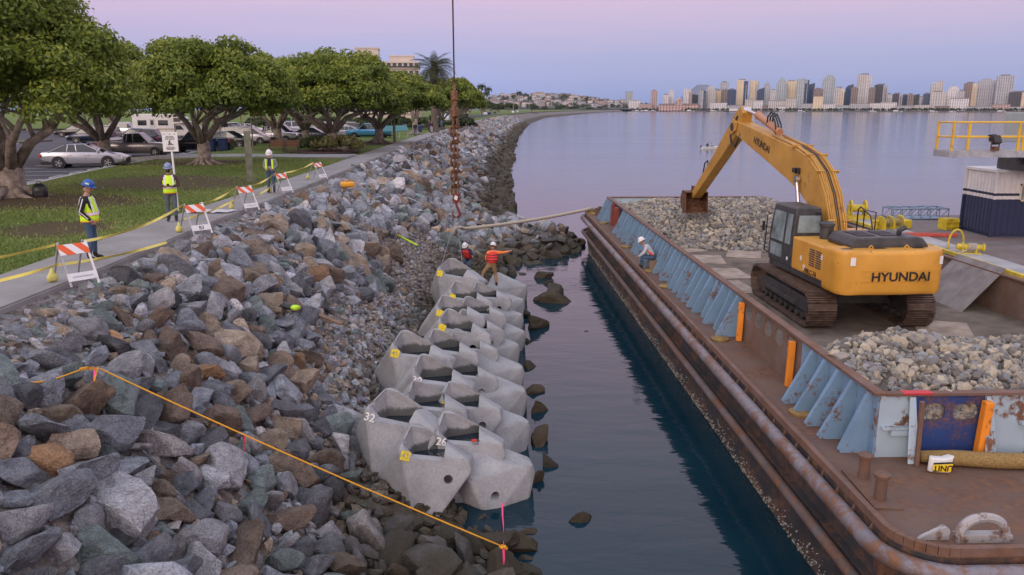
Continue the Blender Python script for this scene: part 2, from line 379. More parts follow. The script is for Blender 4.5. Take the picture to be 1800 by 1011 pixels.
c = ramp(t, n1, [(.3, (.20, .19, .18)), (.7, (.31, .30, .285))]); c = mixc(t, .5, c, ramp(t, n2, [(.3, (.7, .7, .7)), (.7, (1.2, 1.2, 1.2))]), 'MULTIPLY')
t.links.new(c, b.inputs['Base Color']); b.inputs['Roughness'].default_value = .9; bumpn(t, b, n2, .2, .01)
# walkway slabs: cast in bays with open joints
walk = obj('walkway', None); walk = walk if walk else None
bpy.data.objects.remove(walk)
wk = MB(); wy = np.concatenate([np.arange(5, 130, 3.0)])
base = strip('walkway', lambda y: xp(y) - 1.75, lambda y: xp(y) + .12, np.concatenate([np.arange(5, 130, 3), np.arange(130, 420, 20), np.arange(420, 2400, 120)]), PZ - .022, .35, M['walk'], 'pale concrete waterfront walkway along the top of the stones')
for y0 in wy:
    y1 = y0 + 2.985; s_ = MB()
    a0, a1, c0, c1 = xp(y0) - 1.72, xp(y0) + .08, xp(y1) - 1.72, xp(y1) + .08
    s_.hexa([(a0, y0, PZ - .05), (a1, y0, PZ - .05), (c1, y1, PZ - .05), (c0, y1, PZ - .05), (a0, y0, PZ + .012), (a1, y0, PZ + .012), (c1, y1, PZ + .012), (c0, y1, PZ + .012)])
    s_.build('slab', M['walk'], base)
strip('side_path', lambda y: -26.0 + (y - 60) * .4, lambda y: xp(y) - 1.76, [57.2, 58.5, 60, 61.4], PZ + .135, .3, M['walk'], 'concrete side path from the car park to the walkway')
m, t, b = newmat('asphalt'); M['asphalt'] = m; co = N(t, 'ShaderNodeTexCoord').outputs['Object']
c = ramp(t, noise(t, co, .35, 6, .65), [(.3, (.030, .030, .036)), (.7, (.062, .062, .070))]); n2 = noise(t, co, 30, 3, .7)
t.links.new(mixc(t, .5, c, ramp(t, n2, [(.3, (.7, .7, .7)), (.7, (1.35, 1.35, 1.35))]), 'MULTIPLY'), b.inputs['Base Color']); b.inputs['Roughness'].default_value = .85; bumpn(t, b, n2, .3, .01)
strip('car_park', lambda y: -150, lambda y: lot(y) - .28, [5, 24, 36, 42, 51, 59, 76, 92, 100, 150], PZ - .12, .3, M['asphalt'], 'dark asphalt car park behind the lawn')
strip('kerb', lambda y: lot(y) - .30, lambda y: lot(y) + .02, [5, 24, 30, 36, 42, 51, 59, 76, 92, 100, 150], PZ + .02, .3, mat('kerb_concrete', (.33, .32, .31), .9, bump=.2), 'pale concrete kerb between lawn and car park')
lm = MB()
for k in range(14):
    y0 = 33 + k * 2.75; x0 = lot(y0) - .9
    lm.box((x0 - 2.5, y0 + .45, PZ - .115), (5.2, .11, .006), (0, 0, R(9)))
for k in range(9):
    lm.box((-44 - 2.0, 52 + k * 2.8, PZ - .115), (5.0, .11, .006), (0, 0, R(9)))
o = lm.build('parking_lines', mat('worn_line_paint', (.34, .34, .34), .8, var=.35, scale=9)); tag(o, 'worn white parking lines on the asphalt', None, None, 'structure')
M['stop'] = mat('wheel_stop_concrete', (.36, .35, .33), .9, bump=.2)
wsm = MB(); wsm.hexa([(-.9, -.09, 0), (.9, -.09, 0), (.9, .09, 0), (-.9, .09, 0), (-.82, -.06, .13), (.82, -.06, .13), (.82, .06, .13), (-.82, .06, .13)]); wsme = wsm.mesh('wheel_stop', M['stop'])
for k in range(13):
    y = 34.4 + k * 2.75; o = obj('wheel_stop', wsme); o.location = (lot(y) - .62, y, PZ - .12); o.rotation_euler = (0, 0, R(98))
    tag(o, 'pale concrete wheel stop along the lawn kerb', 'wheel stop', 'wheel stops along the lawn kerb')
for k in range(7):
    y = 70 + k * 2.75; o = obj('wheel_stop', wsme); o.location = (-51.5, y, PZ - .12); o.rotation_euler = (0, 0, R(98))
    tag(o, 'pale concrete wheel stop along the far planting strip', 'wheel stop', 'wheel stops along the far planting strip')
strip('planting_strip', lambda y: -56.5 - (y - 60) * .1, lambda y: -52.2, [58, 70, 80, 92], PZ + .03, .3, mat('planting_bed', (.06, .055, .03), .95, col2=(.13, .11, .07), scale=3, bump=.6, bscale=8), 'brown planted strip beyond the parking bays')

# ---------------------------------------------------------------- stones
def ico(sub):
    bm = bmesh.new(); bmesh.ops.create_icosphere(bm, subdivisions=sub, radius=1)
    V = np.array([v.co[:] for v in bm.verts]); F = np.array([[v.index for v in f.verts] for f in bm.faces]); bm.free(); return V, F
ICO = {k: ico(k) for k in (1, 2, 3)}
def rock_shape(rs, sub, cuts):
    V, F = ICO[sub]; V = V.copy(); rd = rs.uniform() < .6
    for k in range(cuts):
        n = rs.normal(size=3); n /= np.linalg.norm(n); d = rs.uniform(.32, .70) if rd else rs.uniform(.48, .82)
        e = V @ n - d; V = V - np.outer(np.maximum(e, 0) * .97, n)
    if sub > 1:
        ph = rs.uniform(0, 6, 6); V = V * (1 + .05 * np.sin(V[:, :1] * 4 + ph[0] + V[:, 1:2] * 3) + .05 * np.sin(V[:, 1:2] * 5 + ph[1]) * np.cos(V[:, 2:] * 4 + ph[2]) + .03 * np.sin(V[:, :1] * 9 + ph[3]) * np.sin(V[:, 2:] * 8 + ph[4]))
    V = V + rs.normal(size=V.shape) * (.012 if sub > 1 else .03)
    V = V * np.array([1, rs.uniform(.55, .95), rs.uniform(.42, .8)])
    return V / np.abs(V).max(), F
_rs = np.random.RandomState(5)
RV3 = [rock_shape(_rs, 3, 11) for _ in range(16)]; RV2 = [rock_shape(_rs, 2, 10) for _ in range(14)]; RV1 = [rock_shape(_rs, 1, 7) for _ in range(12)]
PAL = np.array([(.215, .235, .265), (.30, .305, .325), (.155, .195, .190), (.255, .205, .155), (.150, .112, .085), (.090, .093, .102), (.34, .205, .11), (.185, .20, .225), (.36, .35, .35)])
PAL = PAL * 1.3 * np.array([1.03, 1.01, .98])
PW = np.array([.22, .19, .09, .14, .10, .10, .014, .12, .05]); PW = PW / PW.sum()
def rot_rand(rs, n, tilt=1.):
    q = rs.normal(size=(n, 4)) * np.array([1, tilt, tilt, 1]); q /= np.linalg.norm(q, axis=1)[:, None]
    w_, x, y, z = q.T
    return np.stack([1 - 2 * (y * y + z * z), 2 * (x * y - z * w_), 2 * (x * z + y * w_), 2 * (x * y + z * w_), 1 - 2 * (x * x + z * z), 2 * (y * z - x * w_), 2 * (x * z - y * w_), 2 * (y * z + x * w_), 1 - 2 * (x * x + y * y)], 1).reshape(n, 3, 3)
def scatter(rs, n, yr, tr, rfn, pack=.62, cell=1.6, forced=None, skip=None, acc=None):
    """pack stones over the bank: t runs from the walkway edge (0) to the water's edge (1)"""
    y = rs.uniform(yr[0], yr[1], n); tt = rs.uniform(tr[0], tr[1], n); x = xp(y) + tt * (xe(y) - xp(y)); r = rfn(rs, x, y, tt, n)
    o = np.argsort(-r); x, y, r, tt = x[o], y[o], r[o], tt[o]; z = ground(x, y) - r * .75 * np.clip(1 - tt / .22, 0, 1)
    H = {} if acc is None else acc; out = []
    if forced is not None:
        for f in forced:
            H.setdefault((int(f[0] // cell), int(f[1] // cell)), []).append((f[0], f[1], f[2], f[3]))
    for i in range(n):
        if skip is not None and skip(x[i], y[i], r[i]): continue
        ci, cj = int(x[i] // cell), int(y[i] // cell); ok = True
        for a in (-1, 0, 1):
            for b_ in (-1, 0, 1):
                for q in H.get((ci + a, cj + b_), ()):
                    dd = (q[0] - x[i]) ** 2 + (q[1] - y[i]) ** 2 + (q[2] - z[i]) ** 2
                    if dd < (pack * (q[3] + r[i])) ** 2: ok = False; break
                if not ok: break
            if not ok: break
        if ok:
            H.setdefault((ci, cj), []).append((x[i], y[i], z[i], r[i])); out.append((x[i], y[i], z[i], r[i]))
    return np.array(out)
def stones_mesh(name, pts, variants, rs, cols=None, lift=.3, matl=None, tilt=1.):
    n = len(pts); vi = rs.randint(len(variants), size=n); Rm = rot_rand(rs, n, tilt)
    if cols is None: cols = PAL[rs.choice(len(PAL), n, p=PW)] * rs.uniform(.78, 1.22, (n, 1)) * (1 + rs.normal(size=(n, 3)) * .03)
    Vs, Fs, Cs = [], [], []; off = 0
    for i in range(n):
        V, F = variants[vi[i]]; p = pts[i]
        W = (V * p[3]) @ Rm[i].T + (p[0], p[1], p[2] + lift * p[3])
        Vs.append(W); Fs.append(F + off); off += len(V); Cs.append(np.broadcast_to(np.append(cols[i], 1), (len(V), 4)))
    return bulk(name, np.concatenate(Vs), np.concatenate(Fs), matl or M['stone_a'], None, {'stone': ('POINT', np.concatenate(Cs))})
# boulders one would pick out: x, y, radius, colour index
KEY = [(-7.45, 12.3, .42, 2), (-6.62, 12.55, .52, 2), (-6.4, 10.25, .42, 6), (-5.27, 14.2, .42, 2), (-5.6, 10.8, .45, 1), (-4.68, 10.8, .55, 1), (-5.35, 9.45, .52, 2), (-4.42, 12.2, .38, 2),
       (-5.95, 13.2, .52, 4), (-6.15, 9.05, .42, 1), (-4.95, 11.7, .36, 0), (-5.9, 31.3, .6, 3), (-5.1, 33.5, .85, 4), (-5.75, 27.5, .45, 3), (-3.85, 12.4, .5, 4), (-4.1, 11.15, .55, 4), (-4.46, 13.9, .36, 3),
       (-5.3, 12.1, .34, 8), (-6.9, 11.4, .34, 3), (-5.0, 9.9, .38, 7), (-3.2, 11.6, .42, 7), (-2.6, 12.2, .36, 1), (-3.2, 41.6, .75, 2), (-6.3, 20.1, .5, 3), (-7.2, 17.2, .4, 1), (-6.6, 18.1, .4, 1), (-1.9, 12.3, .34, 4)]
ISL = [(1.55, 38.2, .55, 4), (1.75, 36.9, .5, 5), (1.95, 34.6, .7, 5), (1.75, 33.2, .95, 4), (.95, 29.3, .72, 4), (.62, 27.2, .38, 4), (.62, 24.4, .35, 4), (.55, 22.2, .45, 6), (.72, 20.6, .5, 6), (.66, 18.6, .55, 6),
       (.35, 14.2, .5, 6), (.25, 12.4, .42, 5), (.95, 12.0, .5, 4), (.5, 30.8, .6, 5), (.5, 16.4, .4, 6), (1.3, 14.6, .4, 4), (2.9, 28.5, .3, 5), (.9, 17.2, .4, 5)]
KEY = [(a, b_, float(ground(a, b_)), r, c) for a, b_, r, c in KEY] + [(a, b_, (-.1 if r > .5 else -.35) * r - .06, r * .85, c) for a, b_, r, c in ISL]
def rA(rs, x, y, tt, n):
    r = np.clip(rs.lognormal(math.log(.20), .45, n), .10, .52)
    return r * np.where((y < 13) & (x > -7.6), 1.12, 1.) * np.where((tt < .14) & (y < 17), .7, 1) * np.where(y < 14, .95, 1.)
UNX0 = -3.05
def skipA(x, y, r):
    if 13.7 < y < 40.5 and x > -3.75 - .03 * (y - 14) + (.5 if y < 17 else 0): return True       # armour units and the stone bed
    if 17.5 < y < 41 and x > -4.9 + .55 * math.sin(y * .5) - .02 * (y - 18) and r > .13: return True
    if x < -8.0 and y < 12.6 and rnd.random() < .75: return True
    return False
acc = {}
rsA = np.random.RandomState(21)
A1 = scatter(rsA, 26000, (6.2, 46), (.035, 1.02), rA, .52, 1.6, [k[:4] for k in KEY], skipA, acc)
A1b = scatter(rsA, 15000, (6.2, 30), (.03, 1.0), lambda rs, x, y, tt, n: rs.uniform(.07, .19, n), .50, 1.6, None, lambda x, y, r: (14.2 < y < 40.5 and x > -3.3), acc)
B1 = scatter(rsA, 15000, (44.5, 130), (.01, 1.04), lambda rs, x, y, tt, n: np.clip(rs.lognormal(math.log(.33), .33, n), .2, .75), .55, 2.4)
G1 = []
rsG = np.random.RandomState(4)
for k in range(1500):
    x, y = rsG.uniform(-4, 4.4), rsG.uniform(38.5, 57); r = float(np.clip(rsG.lognormal(math.log(.34), .35), .18, .75)); z = float(ground(x, y))
    if z < -.35 or any((q[0] - x) ** 2 + (q[1] - y) ** 2 + (q[2] - z) ** 2 < (.6 * (q[3] + r)) ** 2 for q in G1): continue
    if y < 40.5 and x < -1: continue
    G1.append((x, y, z, r))
G1 = np.array(G1)
C1 = scatter(rsA, 3600, (130, 420), (.0, 1.04), lambda rs, x, y, tt, n: rs.uniform(.5, 1.0, n), .55, 3.2)
def cam_depth(P): return P[:, 1] * .9757 - (P[:, 2] - CAMZ) * .2192
big = np.concatenate([np.array([k[:4] for k in KEY]), A1, G1, B1]); ci = np.concatenate([[k[4] for k in KEY], rsA.choice(len(PAL), len(A1) + len(G1) + len(B1), p=PW)]).astype(int)
dp = cam_depth(big); u = big[:, 0] / dp; v = (-(big[:, 2] - CAMZ) * .9757 - big[:, 1] * .2192) / dp
vis = (np.abs(u) < .66) & (v < .38) & (dp > 2)
score = np.where(vis, big[:, 3] / dp, 0); score[:len(KEY)] += 1
pick = np.argsort(-score)[:300]; rest = np.setdiff1d(np.arange(len(big)), pick)
rvm = [bulk('rock_%d' % i, V, F, M['stone_o']) for i, (V, F) in enumerate(RV3)]
CN = ['blue-grey', 'pale grey', 'grey-green', 'tan', 'brown', 'dark grey', 'rust-stained orange', 'slate grey', 'whitish']
for i in pick:
    x, y, z, r = big[i]; o = obj('rock', rvm[rsA.randint(len(rvm))], bank)
    o.location = (x, y, z + r * .3); o.rotation_euler = (rsA.uniform(-.9, .9), rsA.uniform(-.9, .9), rsA.uniform(0, 6.3)); o.scale = (r * rsA.uniform(.95, 1.2), r * rsA.uniform(.9, 1.1), r * rsA.uniform(.9, 1.15))
    c = PAL[ci[i]] * (rsA.uniform(.62, 1.4) if i >= len(KEY) else rsA.uniform(.8, 1.05)); o.color = (*c, 1)
    if i < len(KEY): o['label'] = CN[ci[i]] + ' boulder'
rc = PAL[ci[rest]] * rsA.uniform(.6, 1.5, (len(rest), 1))
o = obj('small_boulders', stones_mesh('small_boulders', big[rest], RV2, rsA, rc), bank); tag(o, 'loose quarry stones heaped between the larger boulders', None, None, 'stuff')
o = obj('stone_chips', stones_mesh('stone_chips', A1b, RV1, rsA), bank); tag(o, 'small stones filling the gaps of the slope', None, None, 'stuff')
o = obj('distant_boulders', stones_mesh('distant_boulders', C1, RV1, rsA), bank); tag(o, 'far stones of the slope along the curving shore', None, None, 'stuff')
# bed of small stone laid for the armour units
nb = 9000; yb = rsA.uniform(14.5, 42, nb); xb = rsA.uniform(-5.6, .2, nb); zb = ground(xb, yb)
kb = (xb > -4.9 + .55 * np.sin(yb * .5) - .02 * (yb - 18) - .25) & ((xb < -1.2) | (rsA.uniform(size=nb) < .3)); rb = rsA.uniform(.055, .15, nb)
PB = np.stack([xb, yb, zb, rb], 1)[kb]
bc = np.array([(.25, .215, .185), (.20, .175, .15), (.15, .125, .105), (.24, .235, .23), (.29, .25, .20)])[rsA.randint(5, size=len(PB))] * rsA.uniform(.75, 1.25, (len(PB), 1)) * 1.35
o = obj('bedding_stone', stones_mesh('bedding_stone', PB, RV1, rsA, bc, .35), bank); tag(o, 'bed of small brown stone laid beside the armour units', None, None, 'stuff')
print('stones', len(big), len(A1), len(G1), len(B1), len(A1b), len(C1), len(PB))
# ================================================================ concrete tide-pool armour units
def conc(name, base, pool=False):
    m, t, b = newmat(name); co = coordn(t); raw = N(t, 'ShaderNodeTexCoord').outputs['Object']
    n1 = noise(t, co, 1.8, 6, .65); n2 = noise(t, co, 22, 4, .7); n3 = noise(t, co, 55, 2, .5)
    c = ramp(t, n1, [(.28, lighten(base, .72)), (.5, base), (.74, lighten(base, 1.22))])
    c = mixc(t, .6, c, ramp(t, n2, [(.3, (.72, .72, .72)), (.7, (1.18, 1.18, 1.17))]), 'MULTIPLY')
    c = mixc(t, ramp(t, n3, [(.68, 0.), (.74, .5)]), c, (.10, .10, .10))
    c = mixc(t, ramp(t, n1, [(.66, 0.), (.8, .35)]), c, (.30, .23, .14))
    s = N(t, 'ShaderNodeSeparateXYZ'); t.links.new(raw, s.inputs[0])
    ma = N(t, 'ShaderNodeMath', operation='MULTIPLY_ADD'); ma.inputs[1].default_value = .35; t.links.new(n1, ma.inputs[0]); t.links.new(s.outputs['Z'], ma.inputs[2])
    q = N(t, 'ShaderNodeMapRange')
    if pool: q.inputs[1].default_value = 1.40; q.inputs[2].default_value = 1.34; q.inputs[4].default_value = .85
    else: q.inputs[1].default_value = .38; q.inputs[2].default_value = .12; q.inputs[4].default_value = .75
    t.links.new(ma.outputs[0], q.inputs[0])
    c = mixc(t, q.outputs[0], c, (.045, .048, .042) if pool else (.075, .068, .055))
    t.links.new(c, b.inputs['Base Color']); b.inputs['Roughness'].default_value = .85
    bumpn(t, b, n2, .25, .02); return m
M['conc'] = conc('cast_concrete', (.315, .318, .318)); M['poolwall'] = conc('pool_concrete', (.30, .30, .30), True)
M['yellowpaint'] = mat('yellow_spray_paint', (.72, .56, .03), .7, var=.25, scale=25)
M['whitepaint'] = mat('white_stencil_paint', (.75, .75, .73), .7, var=.2, scale=25)
M['poolwater'] = mat('pool_water', (.012, .020, .028), .03, var=.2, spec=.6)
def hull_bm(pts, bev=.03):
    bm = bmesh.new()
    for p in pts: bm.verts.new(p)
    r = bmesh.ops.convex_hull(bm, input=bm.verts)
    bmesh.ops.delete(bm, geom=[g for g in r['geom_interior'] if isinstance(g, bmesh.types.BMVert)], context='VERTS')
    bmesh.ops.dissolve_limit(bm, angle_limit=R(4), verts=bm.verts, edges=bm.edges)
    if bev: bmesh.ops.bevel(bm, geom=list(bm.edges), offset=bev, segments=2, affect='EDGES', profile=.6)
    bmesh.ops.recalc_face_normals(bm, faces=bm.faces); return bm
def hull_obj(name, pts, m, bev=0):
    me = bpy.data.meshes.new(name); bm = hull_bm(pts, bev); bm.to_mesh(me); bm.free(); me.materials.append(m); return obj(name, me)
def cut(o, cutters):
    for c in cutters:
        b = o.modifiers.new('cut', 'BOOLEAN'); b.operation = 'DIFFERENCE'; b.solver = 'EXACT'; b.object = c
        try: b.material_mode = 'TRANSFER'
        except Exception: pass
    me = applied(o); nm = o.name
    for x in [o] + cutters: bpy.data.objects.remove(x)
    me.name = nm; return me
def cyl_cutter(p, d, r, L, m):
    mb = MB(); d = Vector(d).normalized(); p = Vector(p); mb.tube(p - d * .25, p + d * L, r, r * .8, 14); return mb.build('cutter', m)
UA = dict(A=(-.20, .98, 1.53), B=(-.30, .33, 1.33), C=(-.89, .92, .49), D=(0, 0, 0), D2=(.27, .02, 0), E=(.95, .40, .86), F=(.89, .46, 1.07), G=(.54, 1.18, 1.08), L=(-.72, 1.45, .45), K=(.15, 1.6, .05), K2=(.5, 1.5, .1), M=(.93, 1.08, .88), A2=(-.08, 1.06, 1.50), C2=(-.84, 1.1, .62), GF=(.46, .40, 1.14))
top = [(-.26, .47, 2.3), (-.19, .93, 2.3), (.46, 1.08, 2.3), (.47, .55, 2.3)]; bot = [(-.10, .58, .7), (-.06, .82, .7), (.40, .96, .7), (.40, .62, .7)]
mid = [(-.255, .465, 1.30), (-.185, .925, 1.45), (.455, 1.075, 1.08), (.465, .545, 1.10)]
ua = hull_obj('unit_body_pool', list(UA.values()), M['conc'], .042)
rimc = MB(); rimc.prism([(-.27, 1.37), (-.10, 1.15), (.47, 1.075), (.47, 2.0), (-.27, 2.0)], -.2, .60, 'y')
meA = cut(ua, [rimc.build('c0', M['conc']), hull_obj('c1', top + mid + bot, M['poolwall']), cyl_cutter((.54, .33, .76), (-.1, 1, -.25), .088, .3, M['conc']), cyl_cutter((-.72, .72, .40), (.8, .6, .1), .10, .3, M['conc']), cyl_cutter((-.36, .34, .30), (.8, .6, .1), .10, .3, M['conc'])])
UBp = [(-.22, .70, 1.13), (-.05, .78, 1.15), (.86, .58, .80), (.90, .62, .62), (.76, .45, .05), (0, 0, 0), (.1, -.01, .0), (-.30, .15, .70), (-.39, .25, .74), (-.76, .6, .04), (-.1, 1.3, 1.0), (.8, 1.2, .66), (-.62, 1.4, .1), (.5, 1.55, .0), (.85, 1.15, .15)]
ub = hull_obj('unit_body_plain', UBp, M['conc'], .042)
sc = MB(); sc.tube((.73, -.6, 2.19), (.73, 2.2, 2.19), 1.39, 1.39, 48)
meB = cut(ub, [sc.build('c2', M['conc']), cyl_cutter((.16, .19, .38), (0.1, 1, .15), .085, .28, M['conc'])])
for q in (meA, meB): q.polygons.foreach_set('use_smooth', [False] * len(q.polygons))
wp = MB(); wp.add([(-.21, .49, 1.045), (-.16, .90, 1.045), (.452, 1.06, 1.045), (.462, .55, 1.045)], [(0, 3, 2, 1)]); wpm = wp.mesh('pool_water', M['poolwater'])
def text_mesh(s, size, m, ext=.004, bold=False):
    cu = bpy.data.curves.new('txt', 'FONT'); cu.body = s; cu.size = size; cu.align_x = 'CENTER'; cu.align_y = 'CENTER'; cu.extrude = ext
    if bold: cu.offset = size * .018
    o = bpy.data.objects.new('txt', cu); COL.objects.link(o); me = applied(o); bpy.data.objects.remove(o); me.materials.clear(); me.materials.append(m); return me
def plane_basis(o_, px, py):     # origin, a point along +x, a point on the +y side
    o_, px, py = Vector(o_), Vector(px), Vector(py); x = (px - o_).normalized(); n = x.cross(py - o_).normalized(); y = n.cross(x)
    return Matrix(((x.x, y.x, n.x, 0), (x.y, y.y, n.y, 0), (x.z, y.z, n.z, 0), (0, 0, 0, 1)))
mxA = plane_basis(UA['D'], Vector(UA['F']) - Vector(UA['B']) + Vector(UA['D']), UA['B'])
pm = MB(); pm.add([(-.085, -.075, 0), (.08, -.085, 0), (.09, .07, 0), (.02, .09, 0), (-.08, .08, 0)], [(0, 1, 2, 3, 4)]); pm.add([(-.085, -.075, .004), (.08, -.085, .004), (.09, .07, .004), (.02, .09, .004), (-.08, .08, .004)], [(0, 1, 2, 3, 4)]); patchm = pm.mesh('paint_patch', M['yellowpaint'])
M['numgrey'] = mat('stencil_gap', (.30, .28, .20), .8, var=.2)
def armour(kind, loc, rz, s, label, num=None, yellow=True, group=None, rx=0, ry=0):
    t_ = thing('armour_unit', label, 'armour unit', loc, rz, group or 'concrete tide-pool armour units along the water', rx, ry, s)
    obj('body', meA if kind == 'A' else meB, t_)
    if kind == 'A':
        obj('pool_water', wpm, t_)
        if num is not None:
            p = Vector(UA['B']) + (Vector(UA['F']) - Vector(UA['B'])).normalized() * .13 + (mxA.to_3x3() @ Vector((0, -1, 0))) * .115 + (mxA.to_3x3() @ Vector((0, 0, 1))) * .012
            if yellow:
                q = obj('paint_patch', patchm, t_); q.matrix_local = Matrix.Translation(p) @ mxA
                if num:
                    d = obj('number', text_mesh(num, .13, M['numgrey'], .002), q); d.location = (0, 0, .009)
            else:
                q = obj('number', text_mesh(num, .19, M['whitepaint'], .002, True), t_); q.matrix_local = Matrix.Translation(p) @ mxA
    return t_
def at_peak(peak, local, rz, s):
    l = Matrix.Rotation(rz, 3, 'Z') @ Vector(local) * s; return (peak[0] - l.x, peak[1] - l.y, peak[2] - l.z)
#UNITS#
UNITS = [
    ('A', (-1.92, 14.46, -0.08), 0, 1.16, '43', 1, 'front tide-pool unit with yellow 43 painted on its corner'),
    ('A', (-2.91, 15.44, 0.17), -14, 1.276, '32', 0, 'large tide-pool unit with white 32, leftmost of the front units'),
    ('A', (-2.09, 16.74, 0.12), 0, 1.137, '', 1, 'tide-pool unit with a yellow patch just behind the unit marked 32'),
    ('A', (-1.23, 15.32, -0.17), 2, 1.183, '26', 0, 'tide-pool unit with white 26 and a red glove on its rim'),
    ('A', (-1.32, 17.28, -0.10), 0, 1.16, '35', 1, 'tide-pool unit with yellow 35 beside the plain seaward units'),
    ('A', (-2.13, 18.10, 0.12), -4, 1.253, '30', 0, 'tide-pool unit with white 30 beside the unit with yellow 41'),
    ('A', (-2.81, 19.40, 0.34), -8, 1.299, '41', 1, 'tide-pool unit with yellow 41, nearest the bed of small stone'),
    ('A', (-2.05, 20.66, 0.24), 0, 1.16, None, 1, 'unmarked tide-pool unit right of the unit with yellow 41'),
    ('A', (-1.43, 19.55, -0.10), 0, 1.16, None, 1, 'unmarked tide-pool unit right of the unit with white 30'),
    ('A', (-1.43, 21.90, -0.08), 0, 1.16, None, 1, 'unmarked tide-pool unit with a dark wet pool, in the middle of the rows'),
    ('A', (-1.95, 22.38, 0.19), -5, 1.299, '', 1, 'tide-pool unit with yellow patch, third behind the lifted unit'),
    ('A', (-2.04, 24.20, 0.21), -5, 1.276, '', 1, 'tide-pool unit with yellow patch, second behind the lifted unit'),
    ('A', (-1.90, 26.47, 0.22), -5, 1.253, '', 1, 'tide-pool unit with yellow patch right below the lifted unit'),
    ('A', (-1.32, 23.76, -0.05), 0, 1.218, None, 1, 'unmarked tide-pool unit in the middle row, third from the workers'),
    ('A', (-1.28, 25.61, -0.05), 0, 1.218, None, 1, 'unmarked tide-pool unit in the middle row, second from the workers'),
    ('A', (-1.07, 28.31, -0.06), 0, 1.16, '', 1, 'tide-pool unit with yellow patch under the orange worker'),
    ('A', (-2.63, 29.43, 0.27), -18, 1.392, '', 1, 'tide-pool unit hanging in slings beside the two workers'),
    ('B', (-0.53, 15.02, -0.22), 0, 1.16, None, 1, 'plain seaward unit nearest the camera, with pink tape below'),
    ('B', (-0.58, 17.34, -0.27), 0, 1.23, None, 1, 'plain seaward unit, second from the camera'),
    ('B', (-0.73, 19.54, -0.27), -2, 1.23, None, 1, 'plain seaward unit, third from the camera'),
    ('B', (-0.73, 21.52, -0.28), 0, 1.23, None, 1, 'plain seaward unit, fourth from the camera'),
    ('B', (-0.77, 23.65, -0.28), 2, 1.23, None, 1, 'plain seaward unit, fifth from the camera'),
    ('B', (-0.71, 25.61, -0.29), 0, 1.253, None, 1, 'plain seaward unit, sixth from the camera'),
    ('B', (-0.72, 27.64, -0.29), -3, 1.276, None, 1, 'plain seaward unit, third from the far end of its row'),
    ('B', (-0.62, 29.83, -0.29), 0, 1.276, None, 1, 'plain seaward unit, second from the far end of its row'),
    ('B', (-0.62, 32.35, -0.27), -6, 1.334, None, 1, 'plain seaward unit at the far end of its row'),
]
ru = random.Random(4)
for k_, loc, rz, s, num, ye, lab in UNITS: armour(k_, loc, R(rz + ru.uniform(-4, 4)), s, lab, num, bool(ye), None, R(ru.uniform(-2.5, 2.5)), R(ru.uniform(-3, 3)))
# ---------------------------------------------------------------- crane hook, chain and slings
HX, HY, HZ = -2.60, 37.0, 3.35
M['redsteel'] = mat('red_hook_paint', (.30, .035, .025), .55, .2, .35, 14, (.16, .05, .03), .2)
M['chain'] = mat('rusty_chain', (.085, .040, .025), .75, .3, .45, 9, (.30, .15, .08), .4, 30)
rig = thing('crane_hook', 'red crane hook on a heavy rusty chain over the far stones', 'crane hook', (HX, HY, HZ))
mb = MB(); pts = []
for i in range(15):
    a = R(60 - i * 21); pts.append((.17 * math.cos(a), 0, .17 * math.sin(a) - .02))
mb.path([(0.0, 0, .52), (.02, 0, .36), (.085, 0, .22)] + pts[1:], [.05, .055, .06] + [.062] * 8 + [.055, .045, .035, .028, .02, .012], 10); mb.build('hook', M['redsteel'], rig, 'auto')
mb = MB(); mb.bx(-.14, .14, -.09, .09, .50, .92); mb.tube((-.17, 0, .62), (.17, 0, .62), .06); mb.build('hook_block', M['redsteel'], rig, bevel=.03)
mb = MB(); mb.add([(-.09, -.095, .66), (.05, -.095, .60), (.09, -.095, .78), (-.04, -.095, .84)], [(0, 1, 2, 3)]); mb.add([(-.09, -.096, .66), (.05, -.096, .60), (.09, -.096, .78), (-.04, -.096, .84)], [(0, 1, 2, 3)]); mb.build('load_tag', M['whitepaint'], rig)
lk = MB(); q = []
for i in range(17):
    a = 2 * math.pi * i / 16; q.append((.115 * math.cos(a), 0, .115 * math.sin(a) + (.12 if math.sin(a) >= 0 else -.12)))
lk.path(q, .05, 6, caps=False); lkm = lk.mesh('link', M['chain'], True)
for i in range(14):
    for sgn in (-1, 1):
        if i > 9 and sgn > 0: continue
        o = obj('link', lkm, rig); o.location = (sgn * .09 if i < 10 else 0, 0, 1.08 + i * .335); o.rotation_euler = (0, .06 * (-1) ** i, (math.pi / 2) * (i % 2) + .25)
mb = MB(); mb.lathe([(.10, 4.35), (.19, 4.4), (.19, 4.75), (.13, 4.8), (.13, 5.1), (.17, 5.12), (.17, 5.5), (.07, 5.55), (.07, 5.9)], n=12); mb.build('swivel', M['chain'], rig, 'auto')
mb = MB(); mb.tube((0, 0, 5.85), (-.06, 0, 24), .035, .035, 8); mb.build('wire_rope', mat('crane_wire', (.055, .028, .03), .6, .3), rig)
un = UNITS[16]; ub_ = Matrix.Translation(un[1]) @ Matrix.Rotation(R(un[2]), 4, 'Z') @ Matrix.Scale(un[3], 4)
mb = MB()
for p in ((.54, .33, .78), (-.60, .62, .42)):
    w_ = ub_ @ Vector(p); mb.tube((0, 0, -.12), (w_.x - HX, w_.y - HY, w_.z - HZ), .014, .014, 6)
mb.build('sling', M['steel'], rig)
